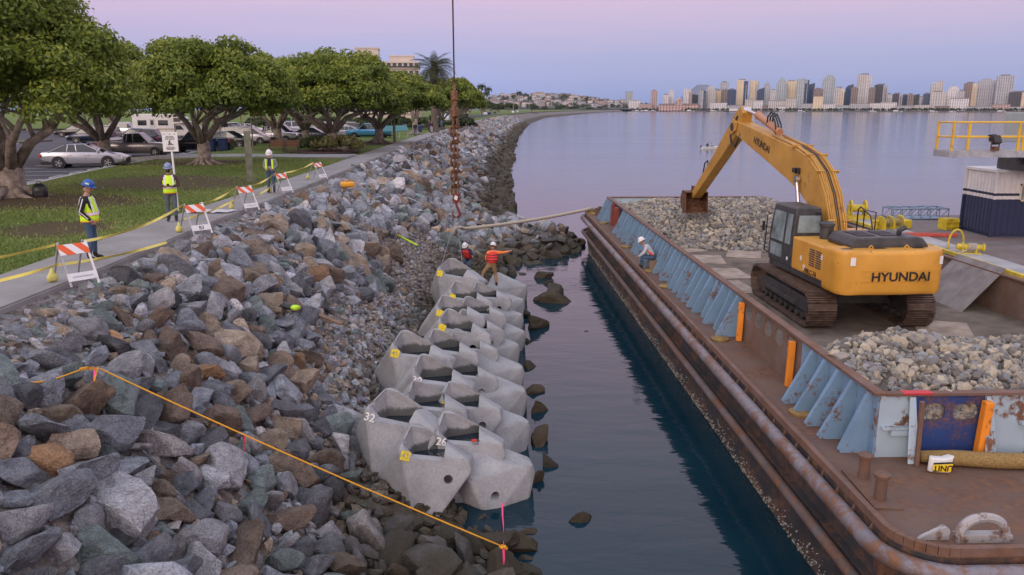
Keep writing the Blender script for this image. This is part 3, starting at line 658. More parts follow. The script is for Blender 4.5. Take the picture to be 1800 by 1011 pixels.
# ---------------------------------------------------------------- mooring line, ropes, small things among the stones
def ropemat(name, c1, c2, sc=30):
    m, t, b = newmat(name); co = coordn(t); wv = N(t, 'ShaderNodeTexWave'); wv.inputs['Scale'].default_value = sc; wv.inputs['Distortion'].default_value = 1.5; t.links.new(co, wv.inputs[0])
    t.links.new(ramp(t, wv.outputs['Fac'], [(.2, c1), (.7, c2)]), b.inputs['Base Color']); b.inputs['Roughness'].default_value = .9; bumpn(t, b, wv.outputs['Fac'], .5, .01); return m
def sag(a, b_, s, n=16): return [tuple(np.array(a) * (1 - i / n) + np.array(b_) * (i / n) - np.array((0, 0, s * 4 * (i / n) * (1 - i / n)))) for i in range(n + 1)]
mb = MB(); mb.path([(-3.3, 42.2, 1.2), (-3.0, 41.9, 1.95), (-2.75, 42.3, 1.9)] + sag((-2.6, 42.8, 1.75), (4.75, 47.0, 2.35), .12), .095, 10)
tag(mb.build('mooring_hawser', ropemat('old_hawser', (.30, .26, .20), (.50, .45, .36), 6), None, True), 'thick pale mooring hawser from a boulder to the barge', 'rope')
M['orangerope'] = ropemat('orange_rope', (.78, .33, .02), (.98, .50, .04), 60)
mb = MB(); a = (-6.74, 12.45, 3.93); e = (-.15, 12.6, .62)
mb.path([(-7.42, 11.62, 3.9), (-7.36, 11.45, 4.05), (-7.2, 11.5, 4.04), (-7.05, 11.75, 4.02), (-6.92, 12.1, 4.02), (-6.86, 12.25, 4.0), a] + sag(a, e, .05)[1:], .013, 6)
mb.path([(-6.95, 12.2, 4.0), (-6.88, 12.1, 4.06), (-6.8, 12.2, 4.05), (-6.86, 12.3, 4.0), (-6.76, 12.4, 3.98), (-6.72, 12.2, 3.86), (-6.72, 12.08, 3.66), (-6.78, 12.0, 3.5)], .013, 6)
for k in range(6):
    t_ = k * 1.05; mb.ball((e[0] + .05 * math.cos(t_), e[1] + .05 * math.sin(t_), e[2] + .01 * k - .03), .03, 6, 4)
tag(mb.build('guide_rope', M['orangerope'], None, True), 'taut orange guide rope stretched over the stones', 'rope')
M['pink'] = mat('pink_tape', (.85, .07, .22), .6, var=.15)
def ribbon(name, pts, wd, m, label, cat, twist=1.2):
    mb = MB(); k = len(pts); L_, R_ = [], []
    for i, p in enumerate(pts):
        a = twist * i; dx, dy = math.cos(a) * wd / 2, math.sin(a) * wd / 2
        L_.append((p[0] - dx, p[1] - dy, p[2])); R_.append((p[0] + dx, p[1] + dy, p[2]))
    for i in range(k - 1):
        mb.add([L_[i], R_[i], R_[i + 1], L_[i + 1]], [(0, 1, 2, 3)])
    o = mb.build(name, m); sd = o.modifiers.new('t', 'SOLIDIFY'); sd.thickness = .003; return tag(o, label, cat)
ribbon('marker_tape', [(-.2, 14.95, .22), (-.19, 14.6, .12), (-.17, 14.2, .16), (-.16, 13.6, .26), (-.15, 13.0, .42), (-.15, 12.6, .6)], .035, M['pink'], 'pink marker tape running from the front plain unit to the rope end', 'tape', .5)
ribbon('marker_tape', [(-.15, 12.57, .60), (-.14, 12.52, .4), (-.16, 12.5, .25), (-.14, 12.45, .1)], .04, M['pink'], 'pink marker tape hanging below the knot of the orange rope', 'tape', .6)
ribbon('marker_tape', [(-6.76, 12.3, 3.97), (-6.73, 12.2, 3.84), (-6.79, 12.12, 3.7), (-6.73, 12.06, 3.56)], .035, M['pink'], 'pink marker tape tied where the orange rope wraps its boulder', 'tape', .6)
ribbon('marker_tape', [(-4.48, 12.48, 2.75), (-4.47, 12.46, 2.65), (-4.50, 12.44, 2.56), (-4.46, 12.42, 2.46)], .03, mat('red_tape', (.75, .04, .04), .6), 'red tape dangling halfway along the orange rope', 'tape', .7)
# ================================================================ deck barge with the stone bin
BZ = 2.0; BRZ = R(1.8); BX, BY = 5.5, 10.0
BW, BL = 10.5, 38.5
U0, U1, V0, V1, WT = 1.08, 9.8, 3.25, 35.2, 1.17
barge = thing('deck_barge', 'rusty deck barge with a light blue steel bin holding stone', 'barge', (BX, BY, 0), BRZ)
def bw(u, v, z=0.):
    c, s = math.cos(BRZ), math.sin(BRZ); return (BX + u * c - v * s, BY + u * s + v * c, z)
M['deck'] = rusty('rusted_deck', (.26, .19, .145), .52, 1.3, .75, .45, .14, 7, (.11, .062, .05))
M['hull'] = rusty('rusted_hull', (.030, .030, .034), .40, 1.2, .8, .3, .12, 7)
M['rail'] = rusty('fender_pipe_steel', (.18, .17, .19), .52, 2.0, .6, .2, .1, 8)
M['blue'] = rusty('light_blue_bin_paint', (.165, .275, .395), .25, 1.5, .6, .14, .05, 12)
M['pale'] = rusty('pale_blue_bin_paint', (.36, .46, .53), .36, 1.7, .6, .1, .04, 10)
M['deepblue'] = rusty('dark_blue_bin_paint', (.018, .045, .16), .36, 1.3, .5, .3, .10, 16)
M['wallrust'] = rusty('bin_wall_inside', (.17, .13, .11), .5, 1.4, .85, .3, .2)
M['caprust'] = rusty('bin_cap_steel', (.16, .10, .08), .5, 2, .8, .3, .2)
M['orange'] = rusty('orange_post_paint', (.80, .26, .02), .2, 2.5, .55, .1)
M['redbrown'] = rusty('red_primer', (.22, .05, .035), .35, 2, .7)
M['timber'] = mat('worn_bin_floor', (.105, .082, .062), .95, 0, .3, 1.1, (.19, .155, .12), .4, 14)
def outline(off, rad=.75):
    a = [(BW + .5, -off), (rad, -off)]
    for i in range(1, 9):
        t_ = R(90 * i / 8); a.append((rad - (rad + off) * math.sin(t_), rad - (rad + off) * math.cos(t_)))
    for v in (8, 16, 24, 32, BL - 1.5): a.append((-off, v))
    for i in range(1, 6):
        t_ = R(90 * i / 5); a.append((1.5 - (1.5 + off) * math.cos(t_), BL - 1.5 + (1.5 + off) * math.sin(t_)))
    a.append((BW + .5, BL + off)); return a
op = outline(0)
hb = MB(); n = len(op)
lv = [(-1.2, 0), (1.05, 0), (1.05, -.12), (1.62, -.12), (1.62, 0), (BZ - .03, 0)]
hb.loft([[(p[0], p[1] - (1.6 * max(0, (1.3 - z)) if p[1] > BL - 2 else 0), z) for p in outline(o_)] for z, o_ in lv]); hb.build('hull', M['hull'], barge)
db = MB(); db.prism(op, BZ - .03, BZ, 'z'); db.build('deck', M['deck'], barge)
db = MB(); db.bx(U0, U1, V0, V1, BZ + .004, BZ + .03); db.build('bin_floor', M['timber'], barge)
for name, off, z, r, mm in (('fender_pipe', .15, 1.80, .14, M['rail']), ('lower_fender_pipe', .12, .95, .10, rusty('lower_pipe_steel', (.12, .11, .115), .52, 1.6, .75, .3, .15, 7))):
    q = MB(); q.path([(p[0], p[1], z) for p in outline(off)], r, 10); q.build(name, mm, barge, True)
q = MB(); pin = outline(-.03)
for i in range(len(pin) - 1):
    a, c = Vector((*pin[i], 0)), Vector((*pin[i + 1], 0)); 
    d = (c - a).normalized(); nn = Vector((d.y, -d.x, 0)) * .05
    q.hexa([(*(a - nn)[:2], BZ), (*(c - nn)[:2], BZ), (*(c + nn)[:2], BZ), (*(a + nn)[:2], BZ), (*(a - nn)[:2], BZ + .13), (*(c - nn)[:2], BZ + .13), (*(c + nn)[:2], BZ + .13), (*(a + nn)[:2], BZ + .13)])
q.build('deck_coaming', M['caprust'], barge)
for k in range(60):
    v = 1.0 + k * .6; q = MB(); q.prism([(-.16, 1.66), (.0, 1.66), (.0, 1.98)], v - .012, v + .012, 'y') if k % 1 == 0 else None
    if k < 3: q.build('fender_bracket', M['caprust'], barge); brm = barge.children[-1].data if False else None
    else: q.build('fender_bracket', M['caprust'], barge)
# barnacle crust at the waterline
rsb = np.random.RandomState(3); nb = 2000; vb = rsb.uniform(.8, BL - 3, nb); zb = np.abs(rsb.normal(0, .22, nb)) * (.35 + .65 * (np.sin(vb * .9) * np.sin(vb * 2.3 + 1) * .5 + .5)) + .02; P4 = np.stack([np.full(nb, -.01), vb, zb, rsb.uniform(.008, .030, nb)], 1)[zb < .85]
m_ = mat('barnacles', (.24, .23, .20), .9, var=.3, scale=20)
o = obj('barnacle_crust', stones_mesh('barnacle_crust', P4, RV1, rsb, np.full((len(P4), 3), .4), 0, m_), barge); o['kind'] = 'stuff'
# --- bin walls
def oval_panel(name, u0, u1, holes, z0, z1, th, m, axis, pos, parent):
    """plate in a vertical plane with oval cut-outs; axis 'u' runs along the barge's width at v=pos, 'v' along its length at u=pos"""
    b_ = MB()
    if axis == 'u': b_.bx(u0, u1, pos - th / 2, pos + th / 2, z0, z1)
    else: b_.bx(pos - th / 2, pos + th / 2, u0, u1, z0, z1)
    o_ = b_.build(name, m); cs = []
    for (c, z, a, h) in holes:
        k = MB(); poly = [(c + a * math.copysign(abs(math.cos(2 * math.pi * i / 20)) ** .7, math.cos(2 * math.pi * i / 20)), z + h * math.copysign(abs(math.sin(2 * math.pi * i / 20)) ** .7, math.sin(2 * math.pi * i / 20))) for i in range(20)]
        k.prism(poly, pos - .3, pos + .3, 'y' if axis == 'u' else 'x'); cs.append(k.build('cutter', m))
    me_ = cut(o_, cs) if cs else None
    if me_ is None: o_.parent = parent; return o_
    return obj(name, me_, parent)
Zt = BZ + WT
def wall_v(v0, v1, m, pos=U0): return oval_panel('bin_wall', v0, v1, [], BZ, Zt, .03, m, 'v', pos, barge)
wall_v(V0, 6.7, M['blue']); wall_v(10.9, 30.2, M['blue']); wall_v(33.4, V1, M['blue'])
wl = oval_panel('bin_wall', 6.7, 10.9, [(7.35 + i * .74, Zt - .33, .24, .19) for i in range(5)], BZ, Zt, .03, M['wallrust'], 'v', U0, barge); wl['label'] = 'rusty bin panel with a row of oval cut-outs'
wl = wall_v(30.2, 33.4, M['deepblue']); wl['label'] = 'dark blue bin panel near the bow'
wall_v(V0, V1, M['wallrust'], U1)
# front end
oval_panel('bin_wall', U0 + .02, 1.72, [], BZ, Zt, .03, M['pale'], 'u', V0, barge)
wl = oval_panel('bin_wall', 1.72, 2.98, [(2.07, Zt - .32, .22, .16), (2.66, Zt - .32, .23, .16)], BZ + .1, Zt, .03, M['deepblue'], 'u', V0, barge); wl['label'] = 'scuffed dark blue bin panel with two oval cut-outs'
oval_panel('bin_wall', 2.98, U1, [], BZ, Zt, .03, M['pale'], 'u', V0, barge)
# far end
oval_panel('bin_wall', U0 + .02, 4.7, [], BZ, Zt, .03, M['pale'], 'u', V1, barge)
wl = oval_panel('bin_wall', 4.7, 8.0, [(5.5, Zt - .35, .34, .22), (6.55, Zt - .35, .34, .22), (7.5, Zt - .35, .34, .22)], BZ, Zt, .03, M['deepblue'], 'u', V1, barge); wl['label'] = 'blue far bin panel with three oval cut-outs'
oval_panel('bin_wall', 8.0, U1, [], BZ, Zt, .03, M['pale'], 'u', V1, barge)
for (a, b_, c, d) in ((U0 - .10, U0 + .10, V0 - .05, V1 + .05), (U1 - .10, U1 + .10, V0 - .05, V1 + .05)):
    q = MB(); q.bx(a, b_, c, d, Zt + .002, Zt + .05); q.build('wall_cap', M['caprust'], barge)
q = MB(); q.bx(U0 + .1, U1 - .1, V0 - .08, V0 + .08, Zt + .002, Zt + .05); q.build('wall_cap', M['caprust'], barge)
q = MB(); q.bx(U0 + .4, 2.0, V0 - .086, V0 + .086, Zt + .03, Zt + .056); o = q.build('painted_cap', mat('fresh_red_paint', (.5, .02, .03), .5), barge); o['label'] = 'red painted stretch of the bin cap'
q = MB(); q.bx(U0 + .1, U1 - .1, V1 - .08, V1 + .08, Zt + .002, Zt + .05); q.build('wall_cap', M['caprust'], barge)
# gussets: folded triangular stiffeners standing on the deck outside the wall
def gusset_mesh(m, wd=.62):
    g = MB(); t_ = .022
    g.prism([(0, 0), (-wd, 0), (-wd - .01, .10), (-.07, WT - .02), (0, WT - .02)], -t_ / 2, t_ / 2, 'y')
    # flange folded along the sloping edge
    a, c = Vector((-wd, 0, .0)), Vector((-.07, 0, WT - .02))
    g.hexa([(-wd, -.0, .02), (-wd + .02, 0, .02), (-wd + .02, .17, .02), (-wd, .15, .02), (-.09, 0, WT - .02), (-.07, 0, WT - .02), (-.07, .10, WT - .02), (-.09, .09, WT - .02)])
    return g.mesh('gusset', m)
gm_blue, gm_pale = gusset_mesh(M['blue']), gusset_mesh(M['pale'])
for v in [3.45 + .62 * i for i in range(5)] + [11.0 + .66 * i for i in range(29)] + [33.6, 34.1, 34.6, 35.1]:
    o = obj('gusset', gm_blue, barge); o.location = (U0 - .016, v, BZ); o.scale = (1 if (int(v * 7) % 3) else .8, 1, 1)
for u in (1.70, 3.08, 4.7, 6.3, 7.9):
    o = obj('gusset', gm_pale, barge); o.location = (u, V0 - .016, BZ); o.rotation_euler = (0, 0, R(90)); o.scale = (.55, 1, 1)
for u, zz in ((1.4, .55), (3.9, .62), (5.5, .62)):
    q = MB(); q.bx(u - .25, u + (.25 if u < 2 else .75), V0 - .11, V0 - .017, BZ + zz, BZ + zz + .05); q.bx(u - .1, u + .22, V0 - .12, V0 - .017, BZ + zz - .10, BZ + zz - .01); q.build('wall_bracket', M['pale'], barge)
def post(u, v, m, h=WT, s=.14, lean=0):
    q = MB(); q.hexa([(u - s / 2, v - s / 2, BZ), (u + s / 2, v - s / 2, BZ), (u + s / 2, v + s / 2, BZ), (u - s / 2, v + s / 2, BZ), (u - s / 2 + lean, v - s / 2, BZ + h), (u + s / 2 + lean, v - s / 2, BZ + h), (u + s / 2 + lean, v + s / 2, BZ + h), (u - s / 2 + lean, v + s / 2, BZ + h)])
    return q.build('wall_post', m, barge, bevel=.012)
post(1.66, V0 - .40, M['caprust'], WT + .03, .07, -.03); post(1.80, V0 - .12, M['orange'], WT - .2, .06); o = post(2.90, V0 - .16, M['orange'], WT - .08, .15, .05); o['label'] = 'bright orange post'
for v in (7.0, 10.6): o = post(U0 - .14, v, M['orange'], WT - .12, .13, .02); o['label'] = 'bright orange post'
post(U0 - .2, 31.0, M['redbrown'], WT - .05, .22); post(U0 - .16, 32.6, M['redbrown'], WT - .05, .22, .05)
# deck fittings
def bitt(u, v):
    q = MB(); q.lathe([(.095, 0), (.09, .36), (.125, .37), (.13, .42), (.10, .44)], (u, v, BZ + .03), 16); q.build('mooring_bitt', M['deck'], barge, 'auto')
q = MB(); q.hexa([(.20, 1.35, BZ), (.62, 1.3, BZ), (.72, 2.65, BZ), (.26, 2.7, BZ), (.20, 1.35, BZ + .03), (.62, 1.3, BZ + .03), (.72, 2.65, BZ + .03), (.26, 2.7, BZ + .03)]); q.build('bitt_base', M['deck'], barge)
bitt(.50, 2.38); bitt(.42, 1.65); bitt(.55, 36.2); bitt(.85, 36.9)
M['hatch'] = rusty('hatch_yellow', (.36, .26, .06), .5, 3, .8, .3, .2)
for u, v in ((.60, 5.35), (.45, 10.7), (.42, 17.2), (.42, 19.9), (.40, 25.4), (.5, 33)):
    q = MB(); q.lathe([(.24, 0), (.25, .05), (.20, .07)], (u, v, BZ), 20); q.build('hatch_cover', M['hatch'], barge, 'auto')
M['chockm'] = rusty('chock_grey', (.34, .33, .33), .42, 3, .6)
q = MB(); pts = [(.34 * math.cos(R(a)), 0, .36 * max(0, math.sin(R(a))) ** .7) for a in range(0, 181, 12)]
q.path([(1.32 + p[0], .42, BZ + p[2]) for p in pts], .07, 8); q.bx(.92, 1.72, .34, .50, BZ, BZ + .11); q.build('mooring_chock', M['chockm'], barge, 'auto')
q = MB(); q.prism([(.40, BZ), (.85, BZ), (.85, BZ + .12), (.78, BZ + .20), (.70, BZ + .18), (.45, BZ + .05)], .44, .50, 'y'); q.lathe([(.075, -.05), (.075, .05)], (.77, .47, BZ + .13), 12, 'y'); q.build('pad_eye', M['chockm'], barge)
q = MB(); q.lathe([(.12, 0), (.12, .3), (.16, .32), (.16, .38)], (.35, 37.2, BZ), 14); q.bx(.05, .7, 36.9, 37.5, BZ, BZ + .03); q.build('mooring_bitt', M['hatch'], barge, 'auto')
# loose sheets of plywood on the bin floor
M['ply'] = mat('dirty_plywood', (.30, .235, .18), .9, 0, .25, 2.5, (.40, .33, .26), .2, 20)
for k, (u, v, a, wd, ln, lab) in enumerate(((2.75, 24.3, 12, 1.9, .9, 'plywood sheet nearest the far stone heap'), (3.15, 22.2, -9, 1.5, 1.9, 'weathered plywood sheet in the middle of the bin floor'), (3.15, 19.3, 2, 1.5, 1.9, 'plywood sheet lying left of the excavator tracks'), (2.75, 17.0, 3, 1.1, 2.0, 'plywood sheet half under the left track'), (5.2, 23.5, -20, 1.4, 2.2, 'plywood sheet ahead of the excavator cab'), (6.9, 11.2, -24, 1.4, 2.3, 'plywood sheet behind the right track'))):
    q = MB(); q.box((0, 0, 0), (wd, ln, .02)); o = q.build('plywood_sheet', M['ply']); o.location = bw(u, v, BZ + .042 + k * .001); o.rotation_euler = (0, 0, BRZ + R(a)); tag(o, lab, 'plywood sheet', 'plywood sheets on the bin floor')
q = MB(); q.box((0, 0, 0), (1.9, 2.5, .03)); o = q.build('steel_plate', mat('scuffed_plate', (.20, .175, .17), .8, .1, .2, 2, (.27, .25, .24), .2)); o.location = bw(9.25, 14.6, BZ + .66); o.rotation_euler = (0, R(-48), BRZ); tag(o, 'big grey plate leaning on the right bin wall', 'steel plate')
# straw wattle and sandbag
wv = MB(); pts = [(1.78, 2.98, BZ + .13), (2.3, 2.88, BZ + .14), (3.0, 2.74, BZ + .14), (4.0, 2.66, BZ + .14), (6.5, 2.7, BZ + .14)]
wv.path([bw(*p) for p in pts], [.10, .135, .14, .14, .135], 14)
m, t, b = newmat('straw'); co = coordn(t); mpn = N(t, 'ShaderNodeMapping'); mpn.inputs['Scale'].default_value = (16, 45, 45); t.links.new(co, mpn.inputs[0]); f = noise(t, mpn.outputs[0], 1.5, 5, .7)
t.links.new(ramp(t, f, [(.3, (.16, .10, .035)), (.55, (.42, .28, .10)), (.75, (.60, .44, .20))]), b.inputs['Base Color']); b.inputs['Roughness'].default_value = 1; bumpn(t, b, f, 1., .04); M['straw'] = m
tag(wv.build('straw_wattle', M['straw'], None, True), 'golden straw wattle lying along the front of the bin', 'wattle')
bag = thing('sandbag', 'white and yellow printed sack against the rusty post, lettering upside down', 'sack', bw(1.93, 2.62, BZ), BRZ)
q = MB(); q.loft([[(x * s_, -.09 * k_ + (.03 if s_ < 1 else 0), z) for x, z in ((-.21, .02), (.19, .0), (.24, .30), (.05, .26), (-.20, .28))] for s_, k_ in ((.75, -.6), (1.0, 0), (.80, 1))]); q.build('sack', M['white'], bag, True, .02)
q = MB(); q.add([(-.17, -.098, .05), (.15, -.098, .04), (.17, -.10, .19), (-.17, -.10, .18)], [(0, 1, 2, 3)]); q.build('yellow_print', mat('print_yellow', (.85, .60, .02), .5, var=.05), bag)
q = MB(); q.add([(-.17, -.1, .185), (.17, -.1, .195), (.172, -.101, .225), (-.17, -.101, .215)], [(0, 1, 2, 3)]); q.build('black_print', M['black'], bag)
o = obj('lettering', text_mesh('UNIT', .15, M['black'], .002, True), bag); o.location = (0, -.104, .115); o.rotation_euler = (R(90), R(180), 0)
# stone heaps in the bin
def heap_near(u, v): 
    h = np.interp(v, [3.2, 4.2, 5.6, 6.6, 8.2, 9.6], [1.02, 1.18, 1.36, 1.32, .55, -.1]); e = np.interp(u, [1.1, 1.5, 2.2, 3.4, 5, 7, 9.8], [.86, .90, 1.0, .96, .78, .92, 1.05])
    sft = np.interp(u, [1.1, 1.8, 3, 9.8], [-1.4, -.6, 0, .6]); h2 = np.interp(v - sft, [3.2, 4.2, 5.6, 6.6, 8.2, 9.6], [1.02, 1.18, 1.36, 1.32, .55, -.1]); return np.minimum(h, h2) * e
def heap_far(u, v): 
    h = np.interp(v - .5 * np.sin(u * .7), [24.0, 26, 28.5, 31, 33, 35.2], [-.08, .18, .78, 1.12, 1.18, .95]); return h * np.interp(u, [1.1, 2.2, 4, 6, 9.8], [.55, .72, 1.0, 1.06, 1.0])
M['gravelbase'] = stone_mat('heap_core', 9.0)
GC = np.array([(.30, .275, .235), (.24, .225, .205), (.185, .185, .19), (.34, .30, .235), (.23, .245, .26), (.15, .14, .13), (.38, .345, .28)])
m, t, b = newmat('heap_stone'); a_ = N(t, 'ShaderNodeAttribute', attribute_name='stone'); co = N(t, 'ShaderNodeTexCoord').outputs['Object']; n2 = noise(t, co, 20, 4, .7)
t.links.new(mixc(t, .6, a_.outputs['Color'], ramp(t, n2, [(.3, (.6, .6, .6)), (.7, (1.3, 1.3, 1.3))]), 'MULTIPLY'), b.inputs['Base Color']); b.inputs['Roughness'].default_value = .9; bumpn(t, b, n2, .4, .03); M['heapstone'] = m
m, t, b = newmat('heap_core2'); co = N(t, 'ShaderNodeTexCoord').outputs['Object']; t.links.new(ramp(t, noise(t, co, 9, 3), [(.3, (.07, .063, .055)), (.7, (.15, .135, .115))]), b.inputs['Base Color']); b.inputs['Roughness'].default_value = 1; M['heapcore'] = m
for nm_, fn, v0, v1, n_, rr, lab in (('stone_heap', heap_near, V0 + .05, 9.6, 5200, (.05, .125), 'heap of broken stone at the near end of the bin'), ('stone_heap', heap_far, 24, V1 - .05, 7000, (.06, .135), 'heap of broken stone at the far end of the bin')):
    g = MB(); nu, nv = 36, 40; us, vs = np.linspace(U0 + .05, U1 - .05, nu), np.linspace(v0, v1, nv)
    g.add([(u, v, BZ + .03 + max(-.02, float(fn(u, v)))) for v in vs for u in us], [(j * nu + i, j * nu + i + 1, (j + 1) * nu + i + 1, (j + 1) * nu + i) for j in range(nv - 1) for i in range(nu - 1)])
    hp = thing(nm_, lab, 'stone heap', (BX, BY, 0), BRZ, 'stone heaps in the bin'); g.build('heap_core', M['heapcore'], hp)
    u = nrs.uniform(U0 + .08, U1 - .08, n_); v = nrs.uniform(v0, v1, n_); z = fn(u, v); ok = z > -.03; r = nrs.uniform(*rr, n_) * nrs.choice([.8, 1, 1.35], n_, p=[.4, .45, .15])
    P = np.stack([u, v, BZ + .03 + np.maximum(z, 0), r], 1)[ok]; cc = GC[nrs.randint(len(GC), size=len(P))] * np.array([1.02, 1.0, .95]) * nrs.uniform(.8, 1.2, (len(P), 1))
    o = obj('stones', stones_mesh('stones', P, RV1, nrs, cc, .45, M['heapstone']), hp); o['kind'] = 'stuff'
uu = nrs.uniform(1.72, 3.0, 420); zz = nrs.uniform(BZ + .45, BZ + 1.05, 420); P = np.stack([uu, np.full(420, V0 + .13), zz, nrs.uniform(.06, .11, 420)], 1)
o = obj('stones', stones_mesh('stones', P, RV1, nrs, GC[nrs.randint(len(GC), size=420)], 0, M['heapstone']), bpy.data.objects['stone_heap']); o['kind'] = 'stuff'
# a low spill of stone behind the leaning plate
# ================================================================ long-reach excavator
M['exy'] = rusty('excavator_yellow', (.56, .27, .030), .13, 2.2, .42, .10, .07, 14, (.69, .35, .05))
M['exb'] = rusty('shaded_boom_yellow', (.47, .24, .035), .16, 2.0, .5, .16, .08, 14, (.57, .31, .06))  # excavator yellow darkened: the boom's shade is put into its colour
M['exdark'] = mat('excavator_dark', (.035, .036, .038), .5, 0, .25, 4, (.06, .058, .055))
M['track'] = mat('worn_track_steel', (.085, .06, .048), .6, .35, .35, 5, (.17, .115, .085), .3, 20)
M['hose'] = mat('hydraulic_hose', (.018, .018, .018), .6)
M['decal'] = mat('decal_black', (.015, .015, .016), .5)
EX, EYY = 9.95, 23.95
exc = thing('excavator', 'yellow long-reach tracked excavator reaching over the stone bin', 'excavator', (EX, EYY, BZ + .05), R(2.0))
HD = R(2.5)    # house turned a little further left than the tracks
house = MB()
# tracks
TR, TL = .47, 1.95
shoe = MB(); shoe.bx(-.40, .40, -.098, .098, -.02, .015); 
for y_ in (-.07, 0, .07): shoe.bx(-.40, .40, y_ - .014, y_ + .014, .015, .065)
shm = shoe.mesh('track_shoe', M['track'])
def track_pt(s):      # loop in (y, z): stadium
    per = 4 * TL + 2 * math.pi * TR; s = s % per
    if s < 2 * TL: return (-TL + s, 2 * TR, 0)
    s -= 2 * TL
    if s < math.pi * TR: a = s / TR; return (TL + TR * math.sin(a), TR + TR * math.cos(a), -a)
    s -= math.pi * TR
    if s < 2 * TL: return (TL - s, 0, -math.pi)
    s -= 2 * TL; a = s / TR; return (-TL - TR * math.sin(a), TR - TR * math.cos(a), -math.pi - a)
per = 4 * TL + 2 * math.pi * TR; NS = 52
for sd in (-1, 1):
    q = MB(); q.prism([(-1.9, .30), (1.9, .30), (2.0, .55), (1.7, .72), (-1.7, .72), (-2.0, .55)], -.22, .22, 'x'); q.bx(-.30, .30, -1.1, 1.1, .35, .5); tr = q.build('track', M['exdark'], exc, bevel=.02); tr.location = (sd * 1.40, 0, .055)
    for k in range(NS):
        y_, z_, a = track_pt(per * k / NS); o = obj('track_shoe', shm, tr); o.location = (0, y_, z_); o.rotation_euler = (a, 0, 0)
    for y_, nm_ in ((-TL, 'sprocket'), (TL, 'idler')):
        q = MB(); q.lathe([(.18, -.2), (.40, -.18), (.42, 0), (.40, .18), (.18, .2)], (0, y_, TR), 20, 'x'); q.build(nm_, M['track'], tr, 'auto')
    for k in range(8):
        q = MB(); q.lathe([(.11, -.2), (.11, .2)], (0, -1.5 + k * .43, .15), 10, 'x'); q.build('roller', M['exdark'], tr)
q = MB(); q.prism([(-1.2, .45), (1.2, .45), (.9, .95), (-.9, .95)], -1.2, 1.2, 'y'); q.lathe([(.75, .95), (.75, 1.15)], n=24); q.build('undercarriage', M['exdark'], exc, bevel=.03)
hs = thing('house', None, None); hs.parent = exc; hs.rotation_euler = (0, 0, HD)
def hp(mb, name, m, bev=0, sm_=False, parent=None): return mb.build(name, m, parent or hs, sm_, bev)
q = MB(); q.bx(-1.42, 1.42, -2.3, 1.75, 1.14, 1.32); hp(q, 'platform', M['exdark'], .02)
# counterweight: swept rear face with rounded corners
def cw_sec(z, sc, back):
    pts = [(-1.50 * sc, -2.15), (-1.50 * sc, -2.75)]
    for i in range(1, 7):
        a = R(90 * i / 6); pts.append((-1.50 * sc + .32 * (1 - math.cos(a)), -2.75 - .32 * math.sin(a) - 0))
    for x in (-.8, -.4, 0, .4, .8): pts.append((x, -3.07 - back - .10 * (1 - (x / 1.2) ** 2)))
    for i in range(5, -1, -1):
        a = R(90 * i / 6); pts.append((1.50 * sc - .32 * (1 - math.cos(a)), -2.75 - .32 * math.sin(a)))
    pts.append((1.50 * sc, -2.15)); return [(x, y_, z) for x, y_ in pts]
q = MB(); q.loft([cw_sec(1.16, .965, -.07), cw_sec(1.20, .99, -.02), cw_sec(1.28, 1, 0), cw_sec(2.24, 1, 0), cw_sec(2.31, .995, -.02), cw_sec(2.35, .975, -.07)]); cwo = hp(q, 'counterweight', M['exy'], 0, 'auto')
o = obj('lettering', text_mesh('HYUNDAI', .34, M['decal'], .004, True), cwo); o.location = (.18, -3.178, 1.66); o.rotation_euler = (R(90), 0, 0); o.scale = (1.08, 1, 1)
for z_ in (1.53, 1.82):
    q = MB(); q.bx(-.95, 1.25, -3.172, -3.166, z_, z_ + .006); q.build('seam_line', mat('seam', (.45, .2, .02), .6), cwo)
for x in (-1.14, 1.36):
    q = MB(); q.box((x, -3.10 if x < 0 else -3.02, 2.08), (.13, .01, .22), (0, 0, R(-14 if x < 0 else 24))); q.build('decal', M['white'], cwo)
for x in (-.55, .45):
    q = MB(); q.path([(x - .05, -2.85, 2.34), (x - .05, -2.85, 2.43), (x, -2.85, 2.47), (x + .05, -2.85, 2.43), (x + .05, -2.85, 2.34)], .018, 6); q.build('lifting_eye', M['exy'], cwo)
for x in (-1.1, -.2, .9):
    q = MB(); q.bx(x - .15, x + .15, -2.72, -2.58, 2.352, 2.358); q.build('grip_pad', M['black'], cwo)
# side housings
q = MB(); q.bx(-1.48, -.42, -2.14, -.05, 1.33, 2.30); so_ = hp(q, 'left_housing', M['exy'], .05)
for j in range(2):
    for k in range(8):
        q = MB(); q.box((-1.486, -1.42 - j * .40, 1.66 + k * .065), (.02, .32, .034), (R(0), R(20), 0)); q.build('louvre', M['black'], so_)
o = obj('lettering', text_mesh('290LC-7A', .20, M['decal'], .003, True), so_); o.location = (-1.487, -1.35, 1.44); o.rotation_euler = (R(90), 0, R(-90))
for y_, z_ in ((-2.0, 2.0), (-.7, 1.75), (-.95, 1.52)):
    q = MB(); q.bx(-1.49, -1.482, y_ - .05, y_ + .05, z_ - .07, z_ + .07); q.build('decal', M['white'], so_)
q = MB(); q.bx(.42, 1.48, -2.14, 1.45, 1.33, 2.30); hp(q, 'right_housing', M['exy'], .05)
q = MB(); q.bx(-.41, .41, -2.14, -.2, 1.33, 2.22); hp(q, 'centre_housing', M['exy'], .03)
q = MB(); q.loft([[(x, y_, z_) for x, y_ in ((-.98 * s_ + .1, -2.52 * 1 + (1 - s_) * .3), (1.2 * s_, -2.52 + (1 - s_) * .3), (1.2 * s_, -1.1), (-.98 * s_ + .1, -1.1))] for z_, s_ in ((2.30, 1.02), (2.36, 1.05), (2.42, 1.04), (2.58, .93), (2.62, .85))]); ho = hp(q, 'engine_hood', M['exdark'], .03)
